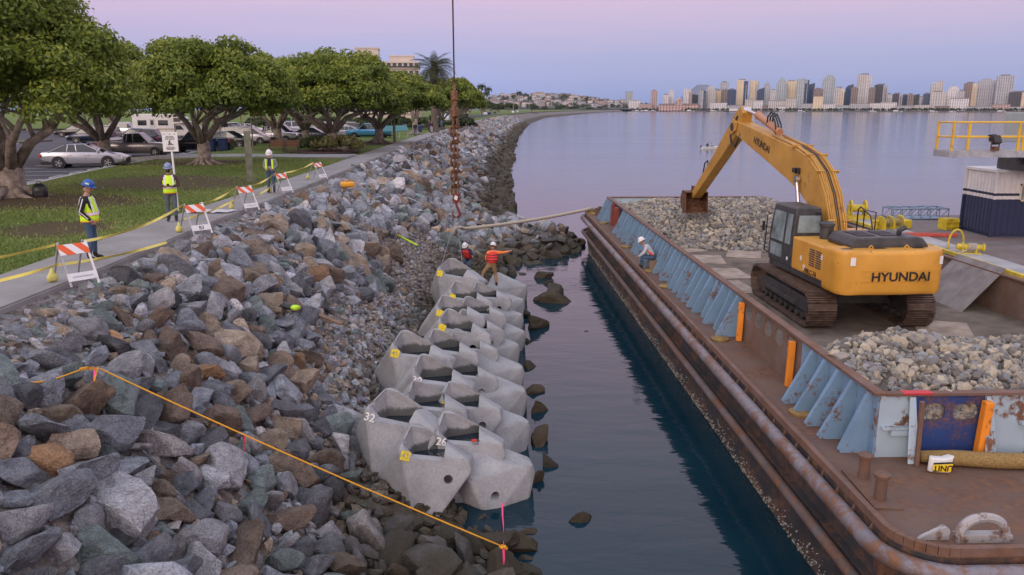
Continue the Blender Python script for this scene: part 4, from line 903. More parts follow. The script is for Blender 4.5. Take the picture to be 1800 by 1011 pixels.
for x, y_ in ((-.35, -1.6), (.35, -1.6), (.35, -2.05), (-.35, -2.05)):
    q = MB()
    for k in range(5): q.bx(x - .25, x + .25, y_ - .16 + k * .08, y_ - .12 + k * .08, 2.622, 2.64)
    q.build('hood_vent', M['black'], ho)
q = MB(); q.path([(.72, -1.95, 2.5), (.72, -1.95, 2.72), (.82, -2.08, 2.84)], [.07, .07, .075], 10); hp(q, 'exhaust', M['exdark'], 0, True)
q = MB(); q.lathe([(.19, 2.3), (.19, 2.66), (.22, 2.68), (.22, 2.76), (.12, 2.82)], (-.72, -.62, 0), 16); q.build('air_cleaner', M['exdark'], hs, 'auto')
q = MB(); q.path([(.62, .2, 2.3), (.62, .2, 3.05), (.62, .05, 3.15), (.62, -.55, 2.95), (.62, -.85, 2.3)], .022, 8); hp(q, 'handrail', M['black'], 0, True)
q = MB(); q.path([(1.42, 1.3, 2.3), (1.42, 1.3, 2.9), (1.42, .6, 2.9), (1.42, .6, 2.3)], .02, 8); hp(q, 'handrail', M['black'], 0, True)
# cab
def cabP(z, i=0.): return [(-1.46 + i, .02 + i * .4, z), (-.50 - i, .02 + i * .4, z), (-.50 - i, 1.78 - i * 1.6, z), (-1.46 + i, 1.78 - i * 1.6, z)]
q = MB(); q.loft([cabP(1.32), cabP(1.75), cabP(2.3, .01), cabP(2.95, .07), cabP(3.10, .10), cabP(3.15, .18)]); cab = hp(q, 'cab', M['exdark'], .03)
M['cabglass'] = mat('cab_glass', (.16, .22, .23), .06, 0, .35, 2, (.30, .36, .36), spec=.7)
def pane(pts, d):
    q = MB(); a = [Vector(p) for p in pts]; nn = Vector(d) * .012; k = len(a)
    q.add([p + nn for p in a] + [p - nn for p in a], [tuple(range(k)), tuple(range(k, 2 * k))[::-1]] + [(i, (i + 1) % k, k + (i + 1) % k, k + i) for i in range(k)]); return q.build('window', M['cabglass'], cab)
pane([(-1.33, .02, 2.38), (-.60, .02, 2.38), (-.64, .045, 2.9), (-1.28, .045, 2.9)], (0, -1, 0))
pane([(-1.458, .18, 2.0), (-1.458, .55, 2.0), (-1.40, .55, 2.92), (-1.40, .20, 2.92)], (-1, 0, 0))
pane([(-1.458, .70, 2.0), (-1.458, 1.62, 2.0), (-1.40, 1.52, 2.92), (-1.40, .70, 2.92)], (-1, 0, 0))
pane([(-1.462, .75, 1.5), (-1.462, 1.6, 1.5), (-1.462, 1.6, 1.9), (-1.462, .75, 1.9)], (-1, 0, 0))
pane([(-.55, 1.72, 2.1), (-1.40, 1.72, 2.1), (-1.36, 1.66, 2.9), (-.60, 1.66, 2.9)], (0, 1, 0))
q = MB(); q.path([(-1.50, 1.72, 1.5), (-1.60, 1.76, 1.6), (-1.58, 1.72, 2.7), (-1.45, 1.68, 2.8)], .02, 8); hp(q, 'grab_rail', M['black'], 0, True)
q = MB(); q.box((-.72, -.03, 2.98), (.14, .08, .11)); q.build('work_light', M['black'], cab, bevel=.02)
q = MB(); q.ball((-1.475, .28, 1.55), (.012, .06, .06), 12, 8); q.build('decal', M['white'], cab)
q = MB(); q.box((-1.64, 1.85, 2.35), (.05, .12, .30)); q.tube((-1.5, 1.75, 2.3), (-1.62, 1.85, 2.35), .015); q.build('mirror', M['black'], cab)
# front: boom, stick, bucket in the plane x = 0
fr = thing('front', None, None); fr.parent = hs
def arm(mb, cl, wd):       # centre line (y, z, half depth), constant width
    up, dn = [], []
    for i, (y_, z_, h) in enumerate(cl):
        a = Vector(cl[max(0, i - 1)][:2]); b_ = Vector(cl[min(len(cl) - 1, i + 1)][:2]); d = (b_ - a).normalized(); nn = Vector((-d.y, d.x))
        up.append((y_ + nn.x * h, z_ + nn.y * h)); dn.append((y_ - nn.x * h, z_ - nn.y * h))
    n_ = len(cl); L = [(-wd / 2, *p) for p in up] + [(-wd / 2, *p) for p in dn]; Rr = [(wd / 2, p[1], p[2]) for p in L]
    fs = []
    for i in range(n_ - 1):
        fs += [(i, i + 1, n_ + i + 1, n_ + i), (2 * n_ + i, 3 * n_ + i, 3 * n_ + i + 1, 2 * n_ + i + 1), (i, 2 * n_ + i, 2 * n_ + i + 1, i + 1), (n_ + i, n_ + i + 1, 3 * n_ + i + 1, 3 * n_ + i)]
    fs += [(0, n_, 3 * n_, 2 * n_), (n_ - 1, 3 * n_ - 1, 4 * n_ - 1, 2 * n_ - 1)]
    mb.add(L + Rr, fs)
BOOM = [(.15, 1.75, .30), (.55, 2.45, .46), (1.0, 3.1, .56), (1.5, 3.58, .62), (2.2, 3.95, .63), (3.2, 4.22, .58), (5.2, 4.62, .46), (7.4, 5.05, .34), (8.9, 5.33, .26)]
q = MB(); arm(q, BOOM, .56); bo = q.build('boom', M['exb'], fr, False, .03)
a_ = Vector((3.6, 4.3)); b__ = Vector((7.0, 4.97)); ang = math.atan2(b__.y - a_.y, b__.x - a_.x)
o = obj('lettering', text_mesh('HYUNDAI', .36, M['decal'], .004, True), bo); o.matrix_local = Matrix.Translation((-.286, 5.9, 4.74)) @ Matrix(((0, 0, -1, 0), (-1, 0, 0, 0), (0, 1, 0, 0), (0, 0, 0, 1))) @ Matrix.Rotation(-ang, 4, 'Z')
STK = [(8.35, 6.02, .18), (8.75, 5.62, .40), (9.3, 5.2, .40), (11.5, 3.75, .28), (13.9, 2.25, .20), (14.3, 2.0, .15)]
q = MB(); arm(q, STK, .42); q.build('stick', M['exb'], fr, False, .03)
for x in (-.34, .34):
    q = MB(); q.prism([(8.55, 5.2), (9.1, 5.0), (9.25, 5.35), (8.85, 5.65), (8.5, 5.5)], x - .03, x + .03, 'x'); q.build('tip_lug', M['exb'], fr)
q = MB(); q.lathe([(.16, -.40), (.16, .40)], (0, 8.88, 5.33), 14, 'x'); q.build('pivot_pin', M['exdark'], fr)
q = MB(); q.tube((0, 5.0, 5.22), (0, 7.2, 5.82), .13, .13, 12); q.lathe([(.16, -.06), (.16, .06)], (0, 7.15, 5.8), 12, 'x'); q.build('arm_cylinder', mat('primer_cylinder', (.42, .20, .10), .5), fr, 'auto')
q = MB(); q.tube((0, 7.1, 5.79), (0, 8.42, 6.0), .06, .06, 10); q.lathe([(.12, -.15), (.12, .15)], (0, 8.42, 6.0), 12, 'x'); q.build('arm_cylinder_rod', M['chrome'], fr, 'auto')
for x in (-.40, .40):
    q = MB(); q.tube((x, 1.55, 1.35), (x, 2.0, 2.6), .12, .12, 12); q.build('boom_cylinder', M['exb'], fr, 'auto')
    q = MB(); q.tube((x, 2.0, 2.6), (x, 2.42, 3.75), .065, .065, 10); q.lathe([(.12, -.07), (.12, .07)], (x, 2.42, 3.78), 12, 'x'); q.build('boom_cylinder_rod', M['chrome'], fr, 'auto')
def over(offs, x, r, m, name, y0=0, y1=99):
    pts = []
    for i, (y_, z_, h) in enumerate(BOOM):
        if not (y0 <= y_ <= y1): continue
        a = Vector(BOOM[max(0, i - 1)][:2]); b_ = Vector(BOOM[min(len(BOOM) - 1, i + 1)][:2]); d = (b_ - a).normalized(); pts.append((x, y_ - d.y * (h + offs), z_ + d.x * (h + offs)))
    q = MB(); q.path(pts, r, 8); return q.build(name, m, fr, True)
for x in (-.22, -.16, .16, .22): over(.05, x, .025, M['exb'], 'hydraulic_pipe', 0, 5.5)
over(.05, 0.02, .018, M['hose'], 'hydraulic_hose', 0, 4); over(.07, -.05, .016, M['hose'], 'hydraulic_hose', 0, 3.5)
for i in (1, 3, 4, 5):
    y_, z_, h = BOOM[i]; a = Vector(BOOM[i - 1][:2]); b_ = Vector(BOOM[i + 1][:2]); d = (b_ - a).normalized()
    for x in (-.24, .24):
        q = MB(); q.box((x, y_ - d.y * (h + .05), z_ + d.x * (h + .05)), (.24, .05, .09), (math.atan2(d.y, d.x), 0, 0)); q.build('pipe_clamp', M['exb'], fr)
for k in range(3):
    q = MB(); x = -.1 + k * .1; q.path([(x, 5.1, 5.15), (x, 5.2, 5.5), (x, 5.6, 5.95 - k * .05), (x, 5.95, 5.75), (x, 6.0, 5.45)], .03, 8); q.build('hydraulic_hose', M['hose'], fr, True)
q = MB(); q.path([(-.26, 8.2, 5.1), (-.30, 8.6, 4.55), (-.3, 9.1, 4.7), (-.26, 9.4, 5.1), (-.25, 8.7, 5.75)], .035, 8); q.build('hydraulic_hose', M['hose'], fr, True)
q = MB(); q.path([(-.05, 12.6, 3.35), (-.05, 12.7, 3.75), (-.05, 13.1, 3.6), (-.05, 13.3, 3.1)], .03, 8); q.build('hydraulic_hose', M['hose'], fr, True)
q = MB(); q.tube((0, 11.9, 3.85), (0, 13.2, 2.95), .09, .09, 10); q.tube((0, 13.2, 2.95), (0, 14.25, 2.5), .05, .05, 10); q.build('bucket_cylinder', M['exdark'], fr, 'auto')
q = MB(); q.box((-.33, 2.55, 4.05), (.10, .22, .20)); q.box((-.43, 2.62, 4.07), (.08, .16, .16)); q.build('work_light', M['black'], fr, bevel=.02)
bk = MB(); prof = [(14.2, 2.15), (14.75, 2.2), (15.05, 1.85), (14.95, 1.45), (14.6, 1.2), (14.1, 1.15)]
bk.prism(prof + [(14.12, 1.19), (14.58, 1.25), (14.9, 1.48), (15.0, 1.84), (14.73, 2.14), (14.25, 2.1)], -.55, .55, 'x')
for x in (-.55, .52): bk.prism(prof, x, x + .03, 'x')
for k in range(5): bk.prism([(14.12, 1.14), (14.12, 1.2), (13.9, 1.13)], -.50 + k * .24, -.44 + k * .24, 'x')
bk.bx(-.2, -.12, 14.05, 14.5, 1.95, 2.45); bk.bx(.12, .2, 14.05, 14.5, 1.95, 2.45); bko = bk.build('bucket', M['rust'], fr)
bpy.context.view_layer.update()
fr.parent = None
for e_ in (fr, hs):
    for c in list(e_.children):
        c.parent = exc; c.matrix_basis = Matrix.Rotation(HD, 4, 'Z') @ c.matrix_basis
    if e_ is hs: pass
for e_ in (fr, hs): bpy.data.objects.remove(e_)
# ================================================================ crane barge alongside
cb = thing('crane_barge', 'grey deck of the crane barge moored right of the stone bin', 'barge', (15.35, 0, 0))
M['cbdeck'] = rusty('crane_barge_deck', (.17, .165, .17), .30, .7, .85, .25, .25, 6)
q = MB(); q.bx(0, 26, 4, 37.5, -1.2, 3.2); q.build('hull', M['cbdeck'], cb, bevel=.03)
q = MB(); q.bx(.06, .95, 4.2, 37.2, 3.2, 3.212); q.build('edge_plate', mat('galvanised', (.36, .36, .36), .6, .2, .2, 1.2), cb)
q = MB(); q.bx(-.09, .05, 4.2, 37.2, 3.12, 3.24); q.build('edge_stripe', mat('safety_yellow_worn', (.55, .42, .05), .7, 0, .35, 3), cb)
q = MB(); q.tube((-.17, 4.2, 3.0), (-.17, 37.2, 3.0), .14, .14, 10); q.build('rubber_fender', M['rubber'], cb)
M['yel'] = mat('machine_yellow', (.52, .40, .025), .5, 0, .3, 3, bump=.05)
wn = thing('deck_winch', 'yellow double-drum winch on the crane barge behind the excavator', 'winch', (15.75, 33.0, 3.2), R(20), None, 0, 0, .66)
for x in (-.75, .0, .85):
    q = MB(); q.prism([(-.45, 0), (.45, 0), (.38, .55), (.15, .85), (-.2, .8), (-.42, .5)], x - .06, x + .06, 'x'); q.build('side_frame', M['yel'], wn, bevel=.02)
for x0, x1 in ((-.69, -.06), (.06, .79)):
    q = MB(); q.lathe([(.34, x0), (.34, x0 + .05), (.19, x0 + .06), (.19, x1 - .06), (.34, x1 - .05), (.34, x1)], (0, 0, .45), 18, 'x'); q.build('drum', mat('wire_drum', (.30, .24, .08), .7, 0, .4, 12), wn, 'auto')
q = MB(); q.bx(.95, 1.5, -.35, .35, 0, .55); q.build('motor_housing', M['yel'], wn, bevel=.05); q = MB(); q.lathe([(.18, .0), (.18, .5), (.24, .52), (.24, .6)], (-1.2, 0, 0), 14); q.build('capstan', M['yel'], wn)
wn2 = thing('deck_winch', 'yellow winch half hidden behind the excavator boom', 'winch', (15.75, 36.2, 3.2), R(-10), None, 0, 0, .68)
q = MB(); q.lathe([(.55, -.5), (.55, -.4), (.25, -.38), (.25, .38), (.55, .4), (.55, .5)], (0, 0, .7), 20, 'x'); q.build('drum', M['yel'], wn2, 'auto')
q = MB(); q.bx(-.9, .9, -.4, .4, 0, .25); q.bx(-.62, -.52, -.3, .3, .2, .9); q.bx(.52, .62, -.3, .3, .2, .9); q.build('winch_frame', M['yel'], wn2, bevel=.02)
q = MB()
for k in range(3): q.box((16.35 + k * .12, 30.9 + k * .16, 3.26 + .0), (2.0, .09, .09), (0, 0, R(-6)))
tag(q.build('red_beams', mat('red_oxide_beams', (.45, .07, .04), .7, 0, .2)), 'bundle of red steel beams lying beside the yellow winch', 'steel beams')
rk = thing('lattice_ramp', 'pale blue lattice ramp lying at the crane barge edge', 'ramp', (18.4, 36.2, 3.2), R(4)); m_ = mat('frame_blue', (.20, .27, .36), .6, .2, .2)
for y_ in (-.45, .45):
    q = MB()
    for z_ in (.05, .5): q.tube((-1.3, y_, z_), (1.3, y_, z_), .04)
    for k in range(7):
        x = -1.3 + k * .433; q.tube((x, y_, .05), (x, y_, .5), .025)
        if k < 6: q.tube((x, y_, .05), (x + .433, y_, .5), .02)
    q.build('lattice_side', m_, rk)
q = MB()
for k in range(5): q.tube((-1.3 + k * .65, -.45, .5), (-1.3 + k * .65, .45, .5), .03)
q.bx(-1.1, 1.1, -.40, .40, .03, .07); q.build('cross_bars', m_, rk)
q = MB()
for k in range(6): q.bx(-.3 + k * .11, -.3 + k * .11 + .05, -.25, .25, 0, .45)
q.bx(-.3, .3, -.27, -.22, .1, .18); q.bx(-.3, .3, -.27, -.22, .3, .38); o = q.build('yellow_rack', M['yel']); o.location = (18.15, 32.9, 3.21); o.rotation_euler = (0, 0, R(12)); tag(o, 'small yellow slatted rack beside the container', 'rack')
bt = thing('deck_bollard', 'yellow bollard wrapped in rope at the crane barge edge', 'bollard', (15.85, 27.2, 3.2), R(-20), None, 0, 0, .75)
q = MB(); q.lathe([(.14, -.55), (.14, .5), (.19, .52), (.19, .6), (.1, .62)], (0, 0, .30), 14, 'x'); q.bx(-.5, .45, -.25, .25, 0, .05); q.bx(-.35, -.25, -.12, .12, 0, .3); q.bx(.2, .3, -.12, .12, 0, .3); q.build('bitt', M['yel'], bt, 'auto')
q = MB()
for k in range(5): q.path([(-.05 + k * .07 + .02 * math.sin(a), .17 * math.cos(a), .30 + .17 * math.sin(a)) for a in np.linspace(0, 6.4, 14)], .035, 6)
q.path([(-.1, -.1, .2), (-.35, -.35, .1), (-.6, -.5, .03), (-.75, -.55, -.3)], .035, 6); q.build('rope', ropemat('mooring_rope', (.3, .27, .22), (.5, .46, .38), 12), bt)
q = MB(); q.path([(-.32 * math.cos(a), 0, .45 * math.sin(a) + .25) for a in np.linspace(0, math.pi, 12)], .035, 8); q.tube((-.32, 0, 0), (-.32, 0, .3), .035); q.tube((.32, 0, 0), (.32, 0, .3), .035); o = q.build('hoop_rail', M['yel'], None, True); o.location = (15.85, 28.1, 3.2); o.rotation_euler = (0, 0, R(15)); tag(o, 'yellow hoop rail standing at the crane barge edge', 'rail')
# container office
ct = thing('shipping_container', 'navy and white corrugated shipping container on the crane barge', 'container', (18.65, 30.8, 3.2), 0)
m, t, b = newmat('container_paint'); raw = N(t, 'ShaderNodeTexCoord').outputs['Object']; sp_ = N(t, 'ShaderNodeSeparateXYZ'); t.links.new(raw, sp_.inputs[0])
mrx = N(t, 'ShaderNodeMapRange'); mrx.inputs[1].default_value = 0; mrx.inputs[2].default_value = 2.6; t.links.new(sp_.outputs['Z'], mrx.inputs[0])
cr = N(t, 'ShaderNodeValToRGB'); cr.color_ramp.interpolation = 'CONSTANT'; e = cr.color_ramp.elements
for i, (p, c) in enumerate(((0, (.018, .028, .075)), (.565, (.62, .62, .62)), (.615, (.018, .026, .06)), (.655, (.62, .62, .62)))):
    if i > 1: e.new(p)
    e[i].position = p; e[i].color = (*c, 1)
t.links.new(mrx.outputs[0], cr.inputs[0]); nn_ = noise(t, raw, 2.5, 6, .7); t.links.new(mixc(t, .5, cr.outputs[0], ramp(t, nn_, [(.3, (.75, .72, .68)), (.7, (1.1, 1.1, 1.1))]), 'MULTIPLY'), b.inputs['Base Color']); b.inputs['Roughness'].default_value = .55; M['cont'] = m
def corr(n_, L):
    pts = []; w_ = L / n_
    for k in range(n_):
        for a, d in ((0, 0), (.35, 0), (.5, .04), (.85, .04)): pts.append((k * w_ + a * w_, d))
    pts.append((L, 0)); return pts
q = MB()
for (x, y_), nxt in zip([(None, p) for p in corr(9, 2.1)][:-1], corr(9, 2.1)[1:]):
    q.add([(y_[1], y_[0], .12), (nxt[1], nxt[0], .12), (nxt[1], nxt[0], 2.48), (y_[1], y_[0], 2.48)], [(0, 1, 2, 3)])
q.build('end_wall', M['cont'], ct)
q = MB(); cs_ = corr(26, 6.0)
for p, n2 in zip(cs_[:-1], cs_[1:]):
    if 1.0 < p[0] < 2.2:
        q.add([(p[0], p[1], .12), (n2[0], n2[1], .12), (n2[0], n2[1], 1.45), (p[0], p[1], 1.45)], [(0, 1, 2, 3)]); q.add([(p[0], p[1], 2.02), (n2[0], n2[1], 2.02), (n2[0], n2[1], 2.48), (p[0], p[1], 2.48)], [(0, 1, 2, 3)])
    else: q.add([(p[0], p[1], .12), (n2[0], n2[1], .12), (n2[0], n2[1], 2.48), (p[0], p[1], 2.48)], [(0, 1, 2, 3)])
q.build('side_wall', M['cont'], ct)
q = MB(); q.bx(.05, 6.0, .06, 2.1, .0, 2.5); q.build('shell', M['cont'], ct)
for x, y_ in ((0, 0), (0, 2.1), (6, 0)):
    q = MB(); q.box((x, y_, 1.3), (.09, .09, 2.6)); q.build('corner_post', M['cont'], ct)
q = MB(); q.bx(-.05, 6.05, -.05, 2.15, 2.5, 2.6); q.build('roof', M['cont'], ct)
wnd = MB(); wnd.bx(1.0, 2.25, -.015, .055, 1.45, 2.02); wo_ = wnd.build('window', M['cabglass'], ct)
q = MB()
for a in ((.95, 2.3, 1.40, 1.46), (.95, 2.3, 2.01, 2.07), (.95, 1.01, 1.4, 2.07), (2.24, 2.3, 1.4, 2.07), (1.6, 1.65, 1.4, 2.07)): q.bx(a[0], a[1], -.03, 0, a[2], a[3])
q.build('frame', mat('cream_frame', (.6, .52, .36), .6), wo_)
# crane house with its catwalk, at the right edge
cr_ = thing('crane_house', 'grey crane house with a railed catwalk above the container', 'crane', (19.2, 29, 3.2))
m_ = mat('crane_grey', (.33, .38, .37), .6, 0, .1)
q = MB(); q.bx(.78, 6, .6, 4.0, 3.6, 4.75); q.build('machinery_house', m_, cr_, bevel=.03)
q = MB(); q.bx(-.2, 5, .8, 2.5, 2.62, 3.25); q.prism([(-.6, 3.3), (.0, 2.62), (2.5, 2.62), (2.5, 3.3)], .9, 1.1, 'y'); q.build('slewing_base', M['exdark'], cr_)
q = MB(); q.bx(-3.75, 5, -.55, .45, 3.32, 3.40); q.bx(-3.75, 5, -.60, -.55, 3.22, 3.45); q.bx(-3.8, -3.75, -.6, .5, 3.22, 3.45); q.bx(-3.75, 5, .45, .5, 3.22, 3.45)
for k in range(8): q.bx(-3.6 + k, -3.54 + k, -.5, .4, 3.2, 3.32)
q.build('catwalk', mat('walkway_steel', (.36, .38, .40), .55, .3, .2), cr_)
M['railyel'] = rusty('rail_yellow', (.66, .40, .03), .22, 4, .5, .1)
for x, y_ in ((-3.72, -.55), (-1.4, -.55), (1, -.55), (-3.72, .45), (-2.6, .45), (-.6, .45)):
    q = MB(); q.bx(x - .035, x + .035, y_ - .035, y_ + .035, 3.4, 4.45); q.build('rail_post', M['railyel'], cr_)
q = MB()
for z_ in (3.92, 4.43):
    q.tube((-3.72, -.55, z_), (5, -.55, z_), .026); q.tube((-3.72, .45, z_), (5, .45, z_), .026); q.tube((-3.72, -.55, z_), (-3.72, .45, z_), .026)
q.build('hand_rail', M['railyel'], cr_)
fl = thing('floodlight', 'black floodlight clamped on the catwalk rail', 'floodlight', (16.95, 28.35, 6.75), R(20))
q = MB(); q.box((0, 0, .28), (.34, .20, .30), (R(-25), 0, 0)); q.build('lamp_body', M['black'], fl, bevel=.03)
q = MB()
for k in range(5): q.box((-.14 + k * .07, .12, .34), (.02, .12, .24), (R(-25), 0, 0))
q.build('cooling_fins', M['black'], fl)
q = MB(); q.box((0, 0, -.02), (.24, .16, .14)); q.tube((-.19, 0, -.05), (-.19, 0, .25), .02); q.tube((.19, 0, -.05), (.19, 0, .25), .02); q.build('bracket', M['rust'], fl)
# ================================================================ trees
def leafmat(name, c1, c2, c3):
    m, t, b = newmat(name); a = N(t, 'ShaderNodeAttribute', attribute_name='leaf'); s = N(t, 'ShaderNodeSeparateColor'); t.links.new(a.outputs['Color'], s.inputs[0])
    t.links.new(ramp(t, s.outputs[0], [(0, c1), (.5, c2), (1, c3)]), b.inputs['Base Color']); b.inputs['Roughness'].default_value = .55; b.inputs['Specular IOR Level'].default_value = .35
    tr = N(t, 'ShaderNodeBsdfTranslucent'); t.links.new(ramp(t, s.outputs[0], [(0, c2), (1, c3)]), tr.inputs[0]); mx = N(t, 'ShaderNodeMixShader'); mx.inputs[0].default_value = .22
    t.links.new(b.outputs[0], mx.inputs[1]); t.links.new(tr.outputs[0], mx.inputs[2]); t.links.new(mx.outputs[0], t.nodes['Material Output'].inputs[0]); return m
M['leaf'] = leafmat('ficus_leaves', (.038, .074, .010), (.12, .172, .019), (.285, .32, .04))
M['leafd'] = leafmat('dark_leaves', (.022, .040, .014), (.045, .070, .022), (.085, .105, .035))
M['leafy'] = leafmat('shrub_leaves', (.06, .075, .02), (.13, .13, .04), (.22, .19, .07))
M['bark'] = mat('grey_bark', (.23, .19, .155), .95, 0, .35, 4, (.40, .345, .29), .9, 14)
def leaves(name, clumps, n, size, m, rs, flat=.75):
    """many small leaf faces on and inside each clump; clumps: (x, y, z, r)"""
    C = np.array(clumps); wgt = C[:, 3] ** 2; ids = rs.choice(len(C), n, p=wgt / wgt.sum())
    d = rs.normal(size=(n, 3)); d /= np.linalg.norm(d, axis=1)[:, None]; d[:, 2] = np.where(d[:, 2] < -.35, -d[:, 2] * .6, d[:, 2])
    rad = C[ids, 3] * (rs.uniform(.55, 1.0, n) ** .5) * rs.normal(1, .07, n)
    P = C[ids, :3] + d * rad[:, None] * np.array([1, 1, flat])
    nn = d + rs.normal(size=(n, 3)) * .55; nn /= np.linalg.norm(nn, axis=1)[:, None]
    a = np.cross(nn, rs.normal(size=(n, 3))); a /= np.linalg.norm(a, axis=1)[:, None] + 1e-9; b_ = np.cross(nn, a)
    s = size * rs.uniform(.6, 1.25, n)[:, None]; a = a * s; b_ = b_ * s * .55
    V = np.stack([P - a, P + b_ * .9, P + a, P - b_ * .9], 1).reshape(-1, 3); F = np.arange(4 * n).reshape(n, 4)
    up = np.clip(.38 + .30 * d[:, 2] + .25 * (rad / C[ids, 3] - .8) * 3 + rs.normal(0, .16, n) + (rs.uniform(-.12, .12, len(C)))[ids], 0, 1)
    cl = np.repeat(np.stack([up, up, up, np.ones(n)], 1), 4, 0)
    return bulk(name, V, F, m, None, {'leaf': ('POINT', cl)})
def crown_clumps(rs, c, rx, ry, zb, zt, n, r):
    out = []; h = zt - zb
    for k in range(n):
        a = rs.uniform(0, 2 * math.pi); q = rs.uniform() ** .5; 
        e = math.sqrt(max(0, 1 - q * q)); lvl = rs.uniform()
        rr = r * rs.uniform(.75, 1.25)
        z = zb + rr * .7 + (h - 1.5 * rr) * max(0.02, e) * (lvl ** .45)
        out.append((c[0] + math.cos(a) * q * (rx - rr * .7), c[1] + math.sin(a) * q * (ry - rr * .7), z, rr))
    return out
def limb_tree(name, label, base, crown, rx, ry, zb, zt, seed, nleaf, lsize, nclump=60, cr=1.15, trunk_r=.42, fork=1.25, limbs=6, group='ficus trees on the park lawn', lm='leaf', roots=True, ns=10):
    trunk_r *= .82; rs = np.random.RandomState(seed); t_ = thing(name, label, 'tree', base, 0, group); bx_, by_, bz_ = base
    q = MB()
    q.path([(0, 0, -.1), (0, 0, .12), (.03, .02, .45), (.05, .0, fork * .8), (.05, 0, fork + .15)], [trunk_r * 1.9, trunk_r * 1.45, trunk_r * 1.08, trunk_r, trunk_r * .95], 12)
    if roots:
        for k in range(9):
            a = k * .7 + rs.uniform(-.2, .2); L = rs.uniform(.9, 1.9) * trunk_r / .42
            q.path([(math.cos(a) * trunk_r * .7, math.sin(a) * trunk_r * .7, .38), (math.cos(a) * L * .55, math.sin(a) * L * .55, .12), (math.cos(a + .2) * L, math.sin(a + .2) * L, -.03)], [trunk_r * .45, trunk_r * .28, .05], 7)
    cl = crown_clumps(rs, (crown[0] - bx_, crown[1] - by_), rx, ry, zb - bz_, zt - bz_, nclump, cr)
    for k in range(limbs):
        a = 2 * math.pi * k / limbs + rs.uniform(-.3, .3); ex = (crown[0] - bx_) * .6 + math.cos(a) * rx * .55; ey = (crown[1] - by_) * .6 + math.sin(a) * ry * .55; ez = zb - bz_ + (zt - zb) * rs.uniform(.15, .4)
        p0 = Vector((math.cos(a) * trunk_r * .35, math.sin(a) * trunk_r * .35, fork * .85)); p3 = Vector((ex, ey, ez))
        p1 = p0.lerp(p3, .33) + Vector((0, 0, .25 * ez * .3)) + Vector(rs.normal(size=3) * .12); p2 = p0.lerp(p3, .68) + Vector(rs.normal(size=3) * .18)
        q.path([p0, p1, p2, p3], [trunk_r * .55, trunk_r * .40, trunk_r * .28, trunk_r * .12], 8)
        for j in range(3):
            e_ = p2.lerp(p3, rs.uniform(0, .6)); c2 = Vector(cl[rs.randint(len(cl))][:3]); tgt = e_.lerp(c2, min(1., 2.2 / max(.1, (c2 - e_).length)))
            q.path([p1.lerp(p2, rs.uniform(.2, 1)), e_.lerp(tgt, .5) + Vector(rs.normal(size=3) * .12), tgt], [trunk_r * .24, trunk_r * .15, .03], 6)
    q.build('trunk', M['bark'], t_, True)
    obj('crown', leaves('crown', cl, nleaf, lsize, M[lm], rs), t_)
    return t_
G = PZ + .05
limb_tree('ficus_tree', 'nearest ficus tree, its crown filling the top left corner', (-19.9, 31.8, G), (-20.9, 31.4), 6.3, 5.6, 6.9, 14.2, 1, 95000, .105, 170, 1.15, .55, 1.3, 7)
limb_tree('ficus_tree', 'ficus tree standing behind the silver sedan', (-30.6, 60.5, PZ - .1), (-29.8, 58), 6.6, 6, 7.0, 13.6, 2, 56000, .15, 130, 1.25, .55, 1.5, 6)
limb_tree('ficus_tree', 'spreading ficus tree on the lawn behind the white notice sign', (-19.2, 50.2, G), (-18.6, 50), 5.6, 5.4, 6.95, 12.8, 3, 66000, .125, 150, 1.05, .46, 1.6, 8)
limb_tree('ficus_tree', 'ficus tree with twin leaning trunks left of the bench path', (-24.9, 86, G), (-25, 85), 6.5, 6, 7.6, 14.2, 4, 26000, .22, 90, 1.3, .5, 1.6, 6)
limb_tree('ficus_tree', 'ficus tree standing behind the slatted bench', (-20.4, 80, G), (-20.0, 79), 5.8, 5.5, 7.5, 13.4, 6, 26000, .22, 90, 1.3, .42, 1.6, 6)
limb_tree('ficus_tree', 'broad ficus tree rising over the yellowish shrub', (-15.2, 68.5, G), (-15.4, 69), 7.0, 6.4, 6.9, 13.6, 8, 64000, .15, 170, 1.2, .55, 1.7, 8)
limb_tree('ficus_tree', 'ficus tree leaning over the walkway, right of the shrub', (-13.9, 84.5, G), (-12.1, 84), 5.9, 5.4, 7.0, 12.4, 9, 40000, .175, 120, 1.15, .5, 1.6, 8)
limb_tree('ficus_tree', 'ficus tree in the shade left of the twin-trunk tree', (-33, 92, PZ - .1), (-33, 92), 6, 5.5, 8.4, 14.0, 10, 10000, .28, 45, 1.5, .5, 1.7, 6)
for k, (x, y, r, zt, lab) in enumerate(((-12.6, 146, 5.6, 14.4, 'dark green tree just right of the palm'), (-11.4, 164, 5.4, 14.4, 'dark green tree second right of the palm'), (-11.6, 184, 5.2, 13.8, 'dark green tree third right of the palm'))):
    limb_tree('ficus_tree', lab, (x, y, G), (x + .8, y), r, r, 7.4, zt, 20 + k, 11000, .30, 60, 1.3, .4, 1.6, 6, 'trees beyond the palm')
